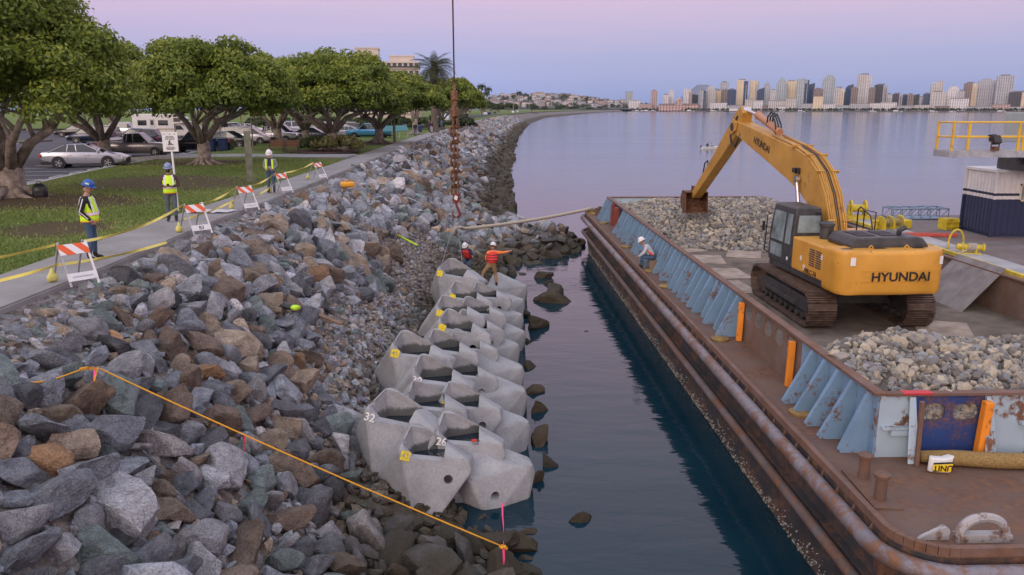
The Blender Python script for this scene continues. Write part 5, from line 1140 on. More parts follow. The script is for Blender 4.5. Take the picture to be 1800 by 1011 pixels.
# palm
pl = thing('palm_tree', 'tall date palm with an arching crown beside the walkway', 'palm', (-11.6, 122, PZ), 0, None, 0, 0, 1.2)
q = MB(); q.lathe([(.62, 0), (.48, .5), (.42, 2), (.42, 6.3), (.55, 6.9), (.62, 7.6), (.3, 8.0)], n=14); q.build('trunk', mat('palm_trunk', (.10, .08, .065), .95, 0, .3, 8, (.18, .15, .12), .8, 14), pl, 'auto')
rs = np.random.RandomState(12); V, Fq, cl = [], [], []
for k in range(95):
    az = rs.uniform(0, 2 * math.pi); el = R(rs.uniform(-38, 82)); L = rs.uniform(2.7, 3.5); dr = rs.uniform(.8, 1.5)
    h = np.array([math.cos(az), math.sin(az), 0]); sd = np.array([-math.sin(az), math.cos(az), 0]); p = np.array([0, 0, 7.7]); e = el; prev = None
    for j in range(12):
        st = L / 12; d = h * math.cos(e) + np.array([0, 0, math.sin(e)]); p2 = p + d * st; e -= dr / 12 * (1.0 + j * .08)
        wl = .42 * math.sin(math.pi * (j + .8) / 13) + .06; upn = np.cross(sd, d)
        for sg in (-1, 1):
            for f_ in (0., .5):
                a = p + d * st * f_; b_ = a + d * .055; tip = a + sd * sg * wl + d * wl * .75 - np.array([0, 0, wl * .35]) + upn * .1 * wl
                i0 = len(V); V += [a, b_, tip + d * .02, tip]; Fq.append((i0, i0 + 1, i0 + 2, i0 + 3)); c_ = np.clip(.35 + .4 * math.sin(el) + rs.normal(0, .1), 0, 1); cl += [(c_, c_, c_, 1)] * 4
        p = p2
obj('crown', bulk('crown', np.array(V), np.array(Fq), leafmat('palm_leaves', (.035, .045, .02), (.07, .085, .035), (.13, .135, .06)), None, {'leaf': ('POINT', np.array(cl))}), pl)
limb_tree('bare_tree', 'gnarled pale-trunked tree left of the palm', (-13.4, 112, G), (-13.2, 112), 2.2, 2.2, 8.2, 10.8, 33, 2500, .25, 14, .8, .45, 1.9, 7, None, 'leafd')
# shrubs and hedge
def shrub(label, loc, rx, ry, h, seed, n, m, size=.13, group=None):
    rs = np.random.RandomState(seed); cl = []
    for k in range(int(14 + rx * 8)):
        a, q_ = rs.uniform(0, 6.28), rs.uniform() ** .5; rr = rs.uniform(.3, .5) * min(1.2, h)
        cl.append((math.cos(a) * q_ * rx, math.sin(a) * q_ * ry, rr * .6 + (h - rr) * math.sqrt(max(0, 1 - q_ * q_)) * rs.uniform(.5, 1), rr))
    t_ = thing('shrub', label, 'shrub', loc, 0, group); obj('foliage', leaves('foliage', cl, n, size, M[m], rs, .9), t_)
    q = MB()
    for k in range(7):
        c_ = cl[k]; q.tube((c_[0] * .2, c_[1] * .2, -.05), (c_[0] * .8, c_[1] * .8, c_[2]), .035, .012, 5)
    q.build('stems', M['bark'], t_); return t_
shrub('wide yellowish-green shrub beside the walkway', (-14.0, 64.8, G), 2.1, 1.4, 1.35, 3, 9000, 'leafy', .12)
shrub('dark green shrub at the left end of the yellowish one', (-16.0, 65.6, G), 1.1, 1.1, 1.2, 5, 3500, 'leafd', .12)
for k in range(7):
    shrub('clipped dark hedge bush behind the parked cars', (-40 + k * 5.2, 128 + k * 2, PZ), 2.6, 1.4, 2.4, 40 + k, 1800, 'leafd', .25, 'hedge bushes behind the car park')
mu = MB(); nn_ = 26
mu.add([(-15.0 + 2.95 * math.cos(2 * math.pi * k / nn_) * (1 + .08 * math.sin(5 * k)), 65 + 2.9 * math.sin(2 * math.pi * k / nn_) * (1 + .1 * math.cos(3 * k)), PZ + .155) for k in range(nn_)], [tuple(range(nn_))])
tag(mu.build('mulch_bed', mat('red_mulch', (.075, .035, .025), .95, 0, .3, 6, (.14, .07, .05), .6, 20)), 'reddish mulch around the shrubs', None, None, 'structure')

# short grass on the near lawn
rsg = np.random.RandomState(31); n_ = 110000; gy = 12 + 46 * rsg.uniform(size=n_) ** 1.3; gx = lot(gy) + .1 + (xp(gy) - 1.9 - lot(gy)) * rsg.uniform(size=n_)
dd = lawn_dirt(np.stack([gx, gy, gy], 1))[:, 0]; keep = rsg.uniform(size=n_) > np.clip((dd - .25) * 1.7, 0, .97); gx, gy = gx[keep], gy[keep]; n_ = len(gx); gzz = lawn_z(gx, gy)
a = rsg.uniform(0, 6.28, n_); hh = rsg.uniform(.04, .10, n_); ww = rsg.uniform(.012, .03, n_); lx, ly = rsg.normal(0, .04, n_), rsg.normal(0, .04, n_)
V = np.stack([np.stack([gx - np.cos(a) * ww, gy - np.sin(a) * ww, gzz], 1), np.stack([gx + np.cos(a) * ww, gy + np.sin(a) * ww, gzz], 1), np.stack([gx + lx, gy + ly, gzz + hh], 1)], 1).reshape(-1, 3)
u_ = np.clip(rsg.normal(.4, .22, n_) + .25 * np.sin(gx * .9) * np.sin(gy * .6), 0, 1); cl = np.repeat(np.stack([u_, u_, u_, np.ones(n_)], 1), 3, 0)
tag(obj('lawn_blades', bulk('lawn_blades', V, np.arange(3 * n_).reshape(n_, 3), leafmat('grass_blades', (.11, .17, .036), (.19, .26, .062), (.33, .31, .12)), None, {'leaf': ('POINT', cl)})), 'short mown grass of the near lawn', None, None, 'stuff')
# ================================================================ cars
M['headlamp'] = mat('headlamp', (.6, .62, .62), .15, .3); M['tail'] = mat('tail_lamp', (.42, .012, .015), .25); M['tyre'] = M['rubber']; M['rim'] = mat('alloy_rim', (.42, .42, .43), .35, .6)
M['amber'] = mat('amber_lamp', (.75, .25, .04), .3)
whl = MB(); whl.lathe([(.20, -.11), (.30, -.115), (.335, -.09), (.335, .09), (.30, .115), (.20, .11)], n=18, axis='y'); WT_ = whl.mesh('tyre', M['tyre'], True)
rim = MB(); rim.lathe([(.03, -.118), (.05, -.108), (.19, -.108), (.205, -.117), (.205, .117), (.19, .108), (.05, .108), (.03, .118)], n=16, axis='y')
for k in range(5):
    a = k * 2 * math.pi / 5
    for s_ in (-1, 1): rim.box((.11 * math.cos(a), s_ * .114, .11 * math.sin(a)), (.20, .012, .05), (0, -a, 0))
WR_ = rim.mesh('rim', M['rim'])
def paint(n, c): return mat('car_paint_' + n, c, .25, .35, .04, 2, coat=.6)
CARM = {}
def car(kind, cn, col, loc, rz, label, group='cars in the car park'):
    m = CARM.setdefault(cn, paint(cn, col)); t_ = thing('parked_' + {'sedan': 'car', 'hatch': 'car', 'suv': 'car', 'pickup': 'pickup', 'van': 'van'}[kind], label, {'pickup': 'pickup', 'van': 'van'}.get(kind, 'car'), loc, rz, group)
    # stations along x (front +): half width, z of sill, z of shoulder
    P = {'sedan': dict(L=4.9, W=.92, sh=[(-2.45, .62, .86), (-2.3, .50, .97), (-1.5, .30, 1.0), (0, .28, .98), (1.0, .28, .95), (1.9, .30, .84), (2.3, .38, .70), (2.45, .45, .6)], cab=[(-1.95, 1.0), (-1.0, 1.42), (.15, 1.46), (1.15, .96)], wh=1.42),
         'hatch': dict(L=4.3, W=.90, sh=[(-2.1, .5, .92), (-2.0, .42, 1.02), (-1.2, .30, 1.02), (.6, .28, .98), (1.5, .30, .9), (2.0, .38, .74), (2.12, .45, .62)], cab=[(-2.0, 1.02), (-1.6, 1.46), (.0, 1.54), (1.15, .98)], wh=1.28),
         'suv': dict(L=4.8, W=.95, sh=[(-2.38, .55, 1.0), (-2.3, .45, 1.12), (-1.2, .36, 1.13), (.7, .34, 1.10), (1.6, .36, 1.04), (2.25, .42, .92), (2.4, .5, .75)], cab=[(-2.3, 1.12), (-2.05, 1.72), (.1, 1.80), (1.0, 1.10)], wh=1.42),
         'van': dict(L=5.1, W=.98, sh=[(-2.55, .5, 1.05), (-2.48, .42, 1.12), (-1.2, .34, 1.12), (1.0, .32, 1.08), (1.9, .36, .98), (2.4, .42, .8), (2.52, .5, .66)], cab=[(-2.5, 1.12), (-2.3, 1.72), (.6, 1.80), (1.75, 1.02)], wh=1.5),
         'pickup': dict(L=5.5, W=.97, sh=[(-2.75, .55, 1.02), (-2.7, .5, 1.05), (-.75, .40, 1.06), (.9, .38, 1.06), (1.8, .40, 1.03), (2.6, .45, .96), (2.75, .5, .75)], cab=[(-.75, 1.06), (-.55, 1.72), (.55, 1.76), (1.25, 1.06)], wh=1.68)}[kind]
    W = P['W']; q = MB(); secs = []
    for x, z0, z1 in P['sh']:
        tp = .82 if abs(x) > P['L'] / 2 - .2 else 1.
        w_ = W * tp; secs.append([(x, -w_ * .92, z0), (x, -w_, z0 + .14), (x, -w_, z1 - .16), (x, -w_ * .93, z1), (x, 0, z1 + .03), (x, w_ * .93, z1), (x, w_, z1 - .16), (x, w_, z0 + .14), (x, w_ * .92, z0), (x, 0, z0 - .02)])
    q.loft(secs); q.build('body', m, t_, 'auto', .03)
    c_ = P['cab']; q = MB(); n_ = len(c_)
    def sec(x, z, k): return [(x, -W * k, z), (x, W * k, z)]
    b0 = c_[0][1] - .02; 
    lo = [(c_[0][0], b0), (c_[1][0], c_[0][1] - .02), (c_[2][0], c_[3][1] + .0), (c_[3][0], c_[3][1] - .02)]
    L_, T_ = [], []
    for (x, z), k in zip(lo, (.86, .92, .92, .86)): L_.append((x, -W * k, z)); T_.append((x, W * k, z))
    L_ += [(c_[2][0], -W * .74, c_[2][1]), (c_[1][0], -W * .74, c_[1][1])]; T_ += [(c_[2][0], W * .74, c_[2][1]), (c_[1][0], W * .74, c_[1][1])]
    q.add(L_ + T_, [(0, 1, 5), (1, 2, 4, 5), (2, 3, 4), (6, 11, 7), (7, 11, 10, 8), (8, 10, 9), (3, 9, 10, 4), (0, 5, 11, 6), (4, 10, 11, 5)]); q.build('windows', M['glass'], t_, False)
    q = MB(); x1, z1 = c_[1]; x2, z2 = c_[2]
    q.hexa([(x1 - .05, -W * .75, z1 - .03), (x2 + .05, -W * .75, z2 - .03), (x2 + .05, W * .75, z2 - .03), (x1 - .05, W * .75, z1 - .03), (x1 + .1, -W * .62, z1 + .03), (x2 - .1, -W * .62, z2 + .03), (x2 - .1, W * .62, z2 + .03), (x1 + .1, W * .62, z1 + .03)]); q.build('roof', m, t_, False, .02)
    q = MB()
    for s_ in (-1, 1):
        for xa, za, xb, zb in ((c_[3][0] - .02, lo[3][1], x2, z2), ((x1 + x2) / 2 + .1, lo[2][1], (x1 + x2) / 2 + .05, (z1 + z2) / 2), (c_[0][0] + .03, b0, x1, z1), (x1 + .12, b0, x1 + .2, z1)):
            q.tube((xa, s_ * W * .885, za), (xb, s_ * W * .75, zb), .035, .035, 5)
    q.build('pillars', m, t_)
    for sx_ in (-1, 1):
        for s_ in (-1, 1):
            wx = sx_ * P['wh'] + (.0 if sx_ > 0 else .05); wo = obj('wheel', WT_, t_); wo.location = (wx, s_ * (W - .10), .335); obj('rim', WR_, wo)
            q = MB(); q.lathe([(.40, -.02), (.40, .02)], (wx, s_ * (W - .012), .36), 18, 'y'); q.build('wheel_arch', M['black'], t_)
    xf = P['sh'][-2]; xr = P['sh'][0]
    for s_ in (-1, 1):
        q = MB(); q.box((xf[0] + .02, s_ * W * .68, xf[2] - .07), (.30, W * .36, .13), (0, R(18), s_ * R(-14))); q.build('headlight', M['headlamp'], t_, bevel=.02)
        q = MB(); q.box((xr[0] + .07, s_ * W * .76, xr[2] - .08), (.14, W * .22, .20 if kind != 'pickup' else .3), (0, 0, s_ * R(10))); q.build('tail_light', M['tail'], t_, bevel=.02)
        q = MB(); q.box((c_[3][0] - .25, s_ * (W + .07), c_[3][1] + .04), (.10, .16, .11)); q.build('mirror', m, t_, bevel=.02)
        for hx in (.35, -.65) if kind != 'pickup' else (.1,):
            q = MB(); q.box((hx, s_ * (W + .008), P['sh'][3][2] - .17), (.17, .03, .035)); q.build('door_handle', M['chrome'] if kind == 'sedan' else m, t_)
            q = MB(); q.bx(hx - .18, hx - .168, s_ * (W + .001) - .004, s_ * (W + .001) + .004, P['sh'][3][1] + .15, P['sh'][3][2] - .16); q.build('door_seam', M['black'], t_)
    q = MB(); q.bx(-P['L'] / 2 + .02, P['L'] / 2 - .02, -W * .8, W * .8, .22, .42); q.build('underbody', M['black'], t_)
    q = MB(); q.box((xf[0] + .14, 0, xf[1] + .12), (.10, W * 1.1, .16)); q.build('grille', M['black'], t_, bevel=.02)
    if kind == 'pickup':
        q = MB(); q.bx(-2.66, -.85, -.80, .80, 1.062, 1.09); q.build('truck_bed', M['black'], t_)
    if kind in ('suv', 'van'):
        for s_ in (-1, 1): q = MB(); q.tube((-1.7, s_ * .62, c_[1][1] + .12), (.1, s_ * .62, c_[2][1] + .07), .02); q.build('roof_rail', M['chrome'], t_)
    return t_
LZ = PZ - .12
car('sedan', 'silver', (.45, .46, .50), (-26.9, 50.9, LZ), R(14), 'silver sedan parked nose to the lawn kerb')
car('pickup', 'tan', (.30, .29, .29), (-29.4, 63.2, LZ), R(6), 'grey-silver pickup parked behind the silver sedan')
car('pickup', 'black', (.008, .008, .010), (-26.7, 69.0, LZ), R(186), 'black pickup with glowing red tail light behind the notice sign')
car('van', 'navy', (.012, .018, .05), (-44.6, 86.5, LZ), R(186), 'dark blue minivan parked under the nearest tree')
car('suv', 'white', (.62, .63, .65), (-30.0, 40.2, LZ), R(8), 'white car cut off by the left edge')
car('suv', 'black', (.008, .008, .010), (-47.8, 70.5, LZ), R(8), 'black car half hidden by the nearest trunk')
car('hatch', 'charcoal', (.02, .02, .024), (-26.6, 76.6, LZ), R(-8), 'black hatchback right of the blue bins')
car('van', 'white', (.62, .63, .65), (-27.6, 84.5, LZ), R(4), 'white van behind the wooden post')
car('pickup', 'white', (.62, .63, .65), (-26.6, 90.0, LZ), R(2), 'white pickup right of the white van')
car('suv', 'navy', (.012, .018, .05), (-43.5, 104.5, LZ), R(186), 'dark blue car parked beside the motorhome')
car('suv', 'black', (.008, .008, .010), (-35.5, 105, LZ), R(10), 'black car behind the spreading ficus')
car('sedan', 'grey', (.12, .12, .13), (-23.4, 95.5, LZ), R(0), 'grey sedan between the twin trunks')
car('suv', 'black', (.008, .008, .010), (-27.6, 98, LZ), R(0), 'black car behind the white pickup')
car('sedan', 'silver', (.45, .46, .50), (-21.5, 103, LZ), R(185), 'silver sedan beyond the bench tree')
car('pickup', 'skyblue', (.10, .36, .62), (-17.4, 99, LZ + .1), R(180), 'light blue and white pickup behind the broad ficus')
car('hatch', 'bronze', (.26, .13, .06), (-62, 127, LZ), R(186), 'orange-brown car far back on the left')
car('pickup', 'white', (.62, .63, .65), (-54, 128, LZ), R(186), 'white pickup far back beside the orange-brown car')
car('sedan', 'white', (.62, .63, .65), (-39, 120, LZ), R(12), 'white sedan far back behind the black car')
car('suv', 'silver', (.45, .46, .50), (-31, 118, LZ), R(12), 'silver car far back behind the hedge')
# motorhome
mh = thing('motorhome', 'white motorhome with an overhanging cab parked behind the pickups', 'motorhome', (-41.0, 96.5, LZ), R(6))
q = MB(); q.prism([(-3.5, .5), (1.2, .5), (1.2, 1.85), (2.2, 1.95), (2.35, 2.45), (1.9, 2.85), (1.0, 3.0), (-3.5, 3.0)], -1.15, 1.15, 'y'); q.build('body', mat('motorhome_white', (.66, .65, .62), .4), mh, False, .05)
q = MB(); q.prism([(1.2, .5), (3.3, .5), (3.35, .95), (2.5, 1.15), (1.95, 1.85), (1.2, 1.85)], -.95, .95, 'y'); q.build('cab', mat('motorhome_cab', (.62, .61, .58), .35), mh, False, .05)
for y_ in (-.957, .957):
    q = MB(); q.prism([(1.3, 1.2), (2.2, 1.2), (1.85, 1.7), (1.3, 1.7)], y_ - .01, y_ + .01, 'y'); q.build('window', M['glass'], mh)
for x0, x1, z0, z1 in ((-2.9, -1.9, 1.7, 2.3), (-.6, .5, 1.7, 2.3), (1.15, 1.95, 2.1, 2.55)):
    q = MB(); q.bx(x0, x1, -1.165, -1.145, z0, z1); q.build('window', M['glass'], mh)
q = MB(); q.bx(-1.6, -.95, -1.17, -1.145, .6, 2.5); q.build('door', mat('mh_door', (.55, .54, .5), .5), mh)
q = MB(); q.bx(-1.45, -1.1, -1.175, -1.15, 1.75, 2.3); q.build('window', M['glass'], mh)
for x in (-2.2, 2.5):
    for s_ in (-1, 1): o = obj('wheel', WT_, mh); o.location = (x, s_ * .95, .335); obj('rim', WR_, o)
q = MB(); q.bx(-3.45, 1.15, -1.16, -1.148, 1.15, 1.35); q.build('side_stripe', mat('beige_stripe', (.40, .36, .28), .5), mh)
# ================================================================ park furniture
def bin_(loc, lab):
    t_ = thing('trash_bin', lab, 'bin', loc, 0, 'blue wheeled bins by the car park'); mb = mat('bin_blue', (.012, .035, .13), .5)
    q = MB(); q.hexa([(-.26, -.26, .1), (.26, -.26, .1), (.26, .26, .1), (-.26, .26, .1), (-.32, -.33, 1.0), (.32, -.33, 1.0), (.32, .33, 1.0), (-.32, .33, 1.0)]); q.build('bin_body', mb, t_, False, .02)
    q = MB(); q.prism([(-.38, 1.0), (.36, 1.0), (.3, 1.08), (-.36, 1.1)], -.34, .34, 'x'); q.build('lid', mb, t_, False, .02)
    for x in (-.22, .22): q = MB(); q.lathe([(.1, -.03), (.1, .03)], (x, .26, .1), 10, 'x'); q.build('wheel', M['rubber'], t_)
bin_((-25.0, 67.2, PZ), 'left blue wheeled bin behind the spreading ficus'); bin_((-24.1, 67.4, PZ), 'right blue wheeled bin behind the spreading ficus')
bin_((-17.6, 75.0, PZ), 'blue wheeled bin left of the broad ficus trunk'); bin_((-13.4, 118, PZ), 'blue wheeled bin standing beside the palm')
M['slat'] = mat('bench_wood', (.17, .085, .045), .7, 0, .2, 3)
for k, (x, a, lab) in enumerate(((-18.15, 4, 'left half of the slatted wooden bench pair'), (-17.0, 0, 'right half of the slatted wooden bench pair'))):
    t_ = thing('park_bench', lab, 'bench', (x, 62.3, PZ + .14), R(180 + a), 'slatted park benches')
    for j in range(4): q = MB(); q.bx(-.55, .55, -.20 + j * .11, -.11 + j * .11, .43, .46); q.build('seat_slat', M['slat'], t_)
    for j in range(5): q = MB(); q.box((0, -.26 - j * .03, .55 + j * .10), (1.1, .03, .085), (R(-14), 0, 0)); q.build('back_slat', M['slat'], t_)
    for xx in (-.5, .5):
        q = MB(); q.path([(xx, .22, 0), (xx, .2, .42), (xx, -.2, .42), (xx, -.25, .5), (xx, -.40, 1.0)], .025, 6); q.path([(xx, -.2, .42), (xx, -.35, 0)], .025, 6); q.path([(xx, .2, .42), (xx, .22, .62), (xx, -.28, .64)], .02, 6); q.build('leg', M['black'], t_)
M['postw'] = mat('weathered_post', (.19, .20, .13), .95, 0, .2, 3, (.28, .27, .19), .5, 12)
def wpost(loc, h, r, lab):
    q = MB(); q.lathe([(r * 1.06, 0), (r, .3), (r * .96, h - .04), (r * .86, h)], n=12); q.lathe([(r * 1.12, .18), (r * 1.12, .26)], n=12); o = q.build('wooden_post', M['postw'], None, 'auto'); o.location = loc; tag(o, lab, 'post', 'timber posts on the lawn')
wpost((-12.85, 39.3, PZ), 2.45, .17, 'thick weathered timber post on the near lawn'); wpost((-12.55, 86.5, PZ), 2.5, .15, 'timber post beside the tree leaning over the walkway'); wpost((-13.3, 113, PZ), 3.4, .16, 'pale timber post left of the walkers')
for k in range(7): wpost((-12.4 - (k % 2) * .8, 128 + k * 9, PZ), 2.6, .14, 'thin timber post along the far walkway')
def lamp(loc, h, lab):
    t_ = thing('lamp_post', lab, 'lamp post', loc); q = MB(); q.tube((0, 0, 0), (0, 0, h), .07, .05, 8); q.build('pole', mat('tan_pole', (.30, .22, .14), .7), t_); q = MB(); q.lathe([(.10, h), (.16, h + .05), (.16, h + .4), (.2, h + .42), (.05, h + .55)], n=10); q.build('lantern', M['white'], t_, 'auto')
lamp((-21.8, 68, PZ), 3.2, 'tan lamp post in front of the white van'); lamp((-30.8, 92.5, PZ), 3.0, 'lamp post with a white lantern behind the white van')
for k, (x, y) in enumerate(((-14.6, 97), (-13.9, 99.5))):
    t_ = thing('notice_board', ('left' if k == 0 else 'right') + ' green-blue sloping notice board on the far lawn', 'notice board', (x, y, PZ), R(25), 'sloping notice boards'); q = MB(); q.box((0, 0, 1.15), (2.3, 1.0, .06), (R(38), 0, 0)); q.build('panel', mat('board_teal', (.05, .19, .19), .4), t_)
    for xx in (-1.05, 1.05): q = MB(); q.tube((xx, -.3, 0), (xx, -.3, .95), .05); q.tube((xx, .3, 0), (xx, .3, 1.4), .05); q.build('leg', mat('board_leg', (.42, .45, .42), .6), t_)
for k, (x, y, s_) in enumerate(((-18.6, 32.0, 1.0),)):
    t_ = thing('backpack', 'black backpack leaning at the roots of the nearest tree', 'backpack', (x, y - .55, PZ + .06), R(20)); q = MB(); q.loft([[(a * .24 * w_, b_ * .15 * w_, z_) for a, b_ in ((-1, -1), (1, -1), (1.05, .6), (.6, 1), (-.6, 1), (-1.05, .6))] for z_, w_ in ((0, .9), (.08, 1.05), (.38, 1.0), (.52, .75), (.57, .35))]); q.build('pack', M['black'], t_, True); q = MB(); q.box((0, -.18, .18), (.34, .08, .24)); q.build('front_pocket', M['black'], t_, bevel=.03); q = MB(); q.path([(-.1, 0, .52), (-.06, 0, .64), (.06, 0, .64), (.1, 0, .52)], .015, 6); q.build('handle', M['black'], t_)
# notice sign
sg = thing('notice_sign', 'white notice sign on a tall white pole beside the walkway', 'sign', (-11.75, 27.95, PZ))
q = MB(); q.tube((0, 0, -.05), (-.04, .02, 2.05), .035, .035, 10); q.build('pole', M['white'], sg)
q = MB(); q.box((-.05, -.02, 2.38), (.50, .02, .66), (0, 0, R(12))); pn_ = q.build('panel', M['white'], sg, False, .004)
q = MB()
def srow(z, a, b_, h): q.box((-.05 + (a + b_) / 2 * math.cos(R(12)), -.034 + (a + b_) / 2 * math.sin(R(12)), z), (b_ - a, .003, h), (0, 0, R(12)))
for z, ws in ((2.56, ((-.12, -.03), (-.01, .12))), (2.515, ((-.16, .0), (.02, .16))), (2.47, ((-.15, -.05), (-.03, .15))), (2.20, ((-.12, .02), (.04, .12))), (2.16, ((-.15, .15),)), (2.12, ((-.12, .1),))):
    for a, b_ in ws: srow(z, a, b_, .020)
for a, b_, z, h in ((-.05, .0, 2.36, .10), (-.08, .10, 2.285, .03), (.0, .05, 2.33, .03), (-.02, .02, 2.42, .03)): srow(z, a, b_, h)
for a in (-.19, 0, .15): srow(2.64, a - .015, a + .03, .02)
q.build('printed_lines', M['black'], pn_)
# barricades and caution tape
m, t, b = newmat('barricade_stripes'); raw = N(t, 'ShaderNodeTexCoord').outputs['Object']; wv = N(t, 'ShaderNodeTexWave'); wv.bands_direction = 'DIAGONAL'; wv.inputs['Scale'].default_value = 1.55; mpn = N(t, 'ShaderNodeMapping'); mpn.inputs['Scale'].default_value = (1, 0, 1); mpn.inputs['Rotation'].default_value = (0, 0, 0)
t.links.new(raw, mpn.inputs[0]); t.links.new(mpn.outputs[0], wv.inputs[0]); cr = ramp(t, wv.outputs['Fac'], [(.49, (.78, .78, .76)), (.51, (.80, .12, .02))]); t.links.new(cr, b.inputs['Base Color']); b.inputs['Roughness'].default_value = .4; M['stripe'] = m
M['galv'] = mat('galvanised_leg', (.42, .42, .42), .5, .3)
M['bagyel'] = mat('yellow_plastic_bag', (.62, .58, .16), .4, 0, .15, 6)
BAR = [((-9.0, 16.05), 52, 'nearest barricade with orange stripes, left of the blue-hatted worker', None), ((-9.15, 22.8), 50, 'second barricade, with the B3 plate', 'B3'), ((-9.45, 28.1), 55, 'third barricade, past the white banner', None), ((-9.85, 34.0), 60, 'fourth barricade, in front of the white-hatted worker', None), ((-9.9, 40.7), 65, 'farthest barricade along the walkway', None)]
tops = []
for (x, y), a, lab, tx in BAR:
    t_ = thing('barricade', lab, 'barricade', (x, y, PZ + .01), R(a), 'folding barricades along the walkway', 0, 0, .88)
    for s_ in (-1, 1):
        q = MB(); q.box((s_ * .31, -.26, .48), (.045, .025, 1.08), (R(-27), 0, 0)); q.build('leg', M['white'] if s_ > 0 else M['galv'], t_)
        q = MB(); q.box((s_ * .27, .26, .48), (.045, .025, 1.08), (R(27), 0, 0)); q.build('leg', M['galv'], t_)
    q = MB(); q.box((0, -.115, .80), (.66, .02, .26), (R(-27), 0, 0)); q.build('striped_board', M['stripe'], t_)
    q = MB(); q.box((0.0, -.42, .20), (.66, .02, .19), (R(-27), 0, 0)); pl_ = q.build('plate', M['white'], t_)
    o = None
    if tx: o = obj('lettering', text_mesh(tx, .17, M['decal'], .002, True), pl_); o.location = (0, -.433, .196); o.rotation_euler = (R(90 - 27), 0, 0)
    else:
        q = MB(); q.box((0, -.432, .205), (.46, .004, .03), (R(-27), 0, 0)); q.build('faded_print', M['galv'], pl_)
    g = MB(); g.loft([[(-.33 + .10 * w_ * math.cos(k), .40 + .06 * w_ * math.sin(k), z_) for k in np.linspace(0, 5.5, 8)] for z_, w_ in ((.02, .9), (.08, 1.35), (.16, 1.2), (.24, .6), (.34, .15))]); g.build('weight_bag', M['bagyel'], t_, True)
    c_, s2 = math.cos(R(a)), math.sin(R(a)); tops.append(((x - .3 * c_, y - .3 * s2, PZ + .83), (x + .3 * c_, y + .3 * s2, PZ + .83)))
M['tape'] = mat('caution_tape', (.78, .66, .12), .5, 0, .12, 2)
def tape(a, b_, s_, lab, wd=.058, n_=14):
    q = MB(); P = sag(a, b_, s_, n_); rs = np.random.RandomState(int(abs(a[1]) * 10)); ph = rs.uniform(0, 6)
    for i in range(n_):
        h0, h1 = [(math.cos(.5 * math.sin(ph + k * .6)) * wd / 2, math.sin(.9 * math.sin(ph + k * .6)) * wd / 2) for k in (i, i + 1)]
        q.add([(P[i][0] + h0[1], P[i][1], P[i][2] - h0[0]), (P[i + 1][0] + h1[1], P[i + 1][1], P[i + 1][2] - h1[0]), (P[i + 1][0] - h1[1], P[i + 1][1], P[i + 1][2] + h1[0]), (P[i][0] - h0[1], P[i][1], P[i][2] + h0[0])], [(0, 1, 2, 3)])
    o = q.build('caution_tape', M['tape']); sd = o.modifiers.new('t', 'SOLIDIFY'); sd.thickness = .002; tag(o, lab, 'tape', 'caution tape between the barricades')
tape((-10.4, 12.3, PZ + .85), tops[0][0], .06, 'caution tape running off the left edge from the nearest barricade')
tape(tops[0][1], tops[1][0], .14, 'upper caution tape between the first and second barricades')
tape(tops[1][1], tops[2][0], .08, 'upper caution tape between the second and third barricades')
tape(tops[2][1], tops[3][0], .08, 'upper caution tape between the third and fourth barricades')
tape(tops[3][1], tops[4][0], .08, 'upper caution tape between the fourth and farthest barricades')
def lowt(p): return (p[0], p[1], PZ + .42)
tape(lowt(tops[0][0]), (-8.6, 19.6, PZ + .25), .06, 'loose low caution tape trailing from the nearest barricade')
tape(lowt(tops[1][0]), lowt(tops[2][0]), .06, 'low caution tape between the second and third barricades')
tape(lowt(tops[2][1]), lowt(tops[3][0]), .06, 'low caution tape between the third and fourth barricades')
tape((-10.6, 14.6, PZ + .16), lowt(tops[0][0]), .04, 'low caution tape drooping left of the nearest barricade')
q = MB()
for i in range(8):
    a, c_ = -11.05 + i * .17, -11.05 + (i + 1) * .17; zz = lambda k: PZ + .03 + .04 * abs(math.sin(k * 1.9)); q.hexa([(a, 27.0, zz(i)), (c_, 27.05, zz(i + 1)), (c_ + .1, 27.75, zz(i + 1.4)), (a + .1, 27.7, zz(i + .4)), (a, 27.0, zz(i) + .012), (c_, 27.05, zz(i + 1) + .012), (c_ + .1, 27.75, zz(i + 1.4) + .012), (a + .1, 27.7, zz(i + .4) + .012)])
tag(q.build('white_banner', mat('banner_white', (.55, .54, .56), .7, 0, .1, 6)), 'crumpled white banner lying on the walkway before the third barricade', 'banner')
# things lying on the slope
def gz(x, y): return float(ground(x, y))
jk = thing('work_jacket', 'black and lime work jacket dropped on the stones', 'jacket', (-5.95, 19.95, gz(-5.95, 19.95) + .52), R(-28)); q = MB(); q.loft([[(x, .13 * w_ * math.cos(k), .07 * w_ * math.sin(k) + .02 * math.sin(x * 9)) for k in np.linspace(0, 5.4, 8)] for x, w_ in ((-.42, .6), (-.2, 1.2), (.1, 1.3), (.32, 1.0), (.42, .6))]); q.build('jacket_body', M['black'], jk, True)
M['lime'] = mat('lime_fabric', (.50, .80, .03), .7, 0, .08, 5)
for x0, x1 in ((-.55, -.36), (.36, .56)): q = MB(); q.loft([[(x, .10 * w_ * math.cos(k), .06 * w_ * math.sin(k)) for k in np.linspace(0, 5.4, 8)] for x, w_ in ((x0, .8), ((x0 + x1) / 2, 1.2), (x1, 1.0))]); q.build('lime_band', M['lime'], jk, True)
q = MB(); q.box((0, 0, 0), (1.5, .14, .05), (0, R(12), 0)); o = q.build('timber_plank', mat('old_timber', (.22, .14, .08), .9, 0, .25, 4)); o.location = (-5.3, 21.2, gz(-5.3, 21.2) + .42); o.rotation_euler = (0, 0, R(-24)); tag(o, 'brown timber plank lying beside the dropped jacket', 'plank')
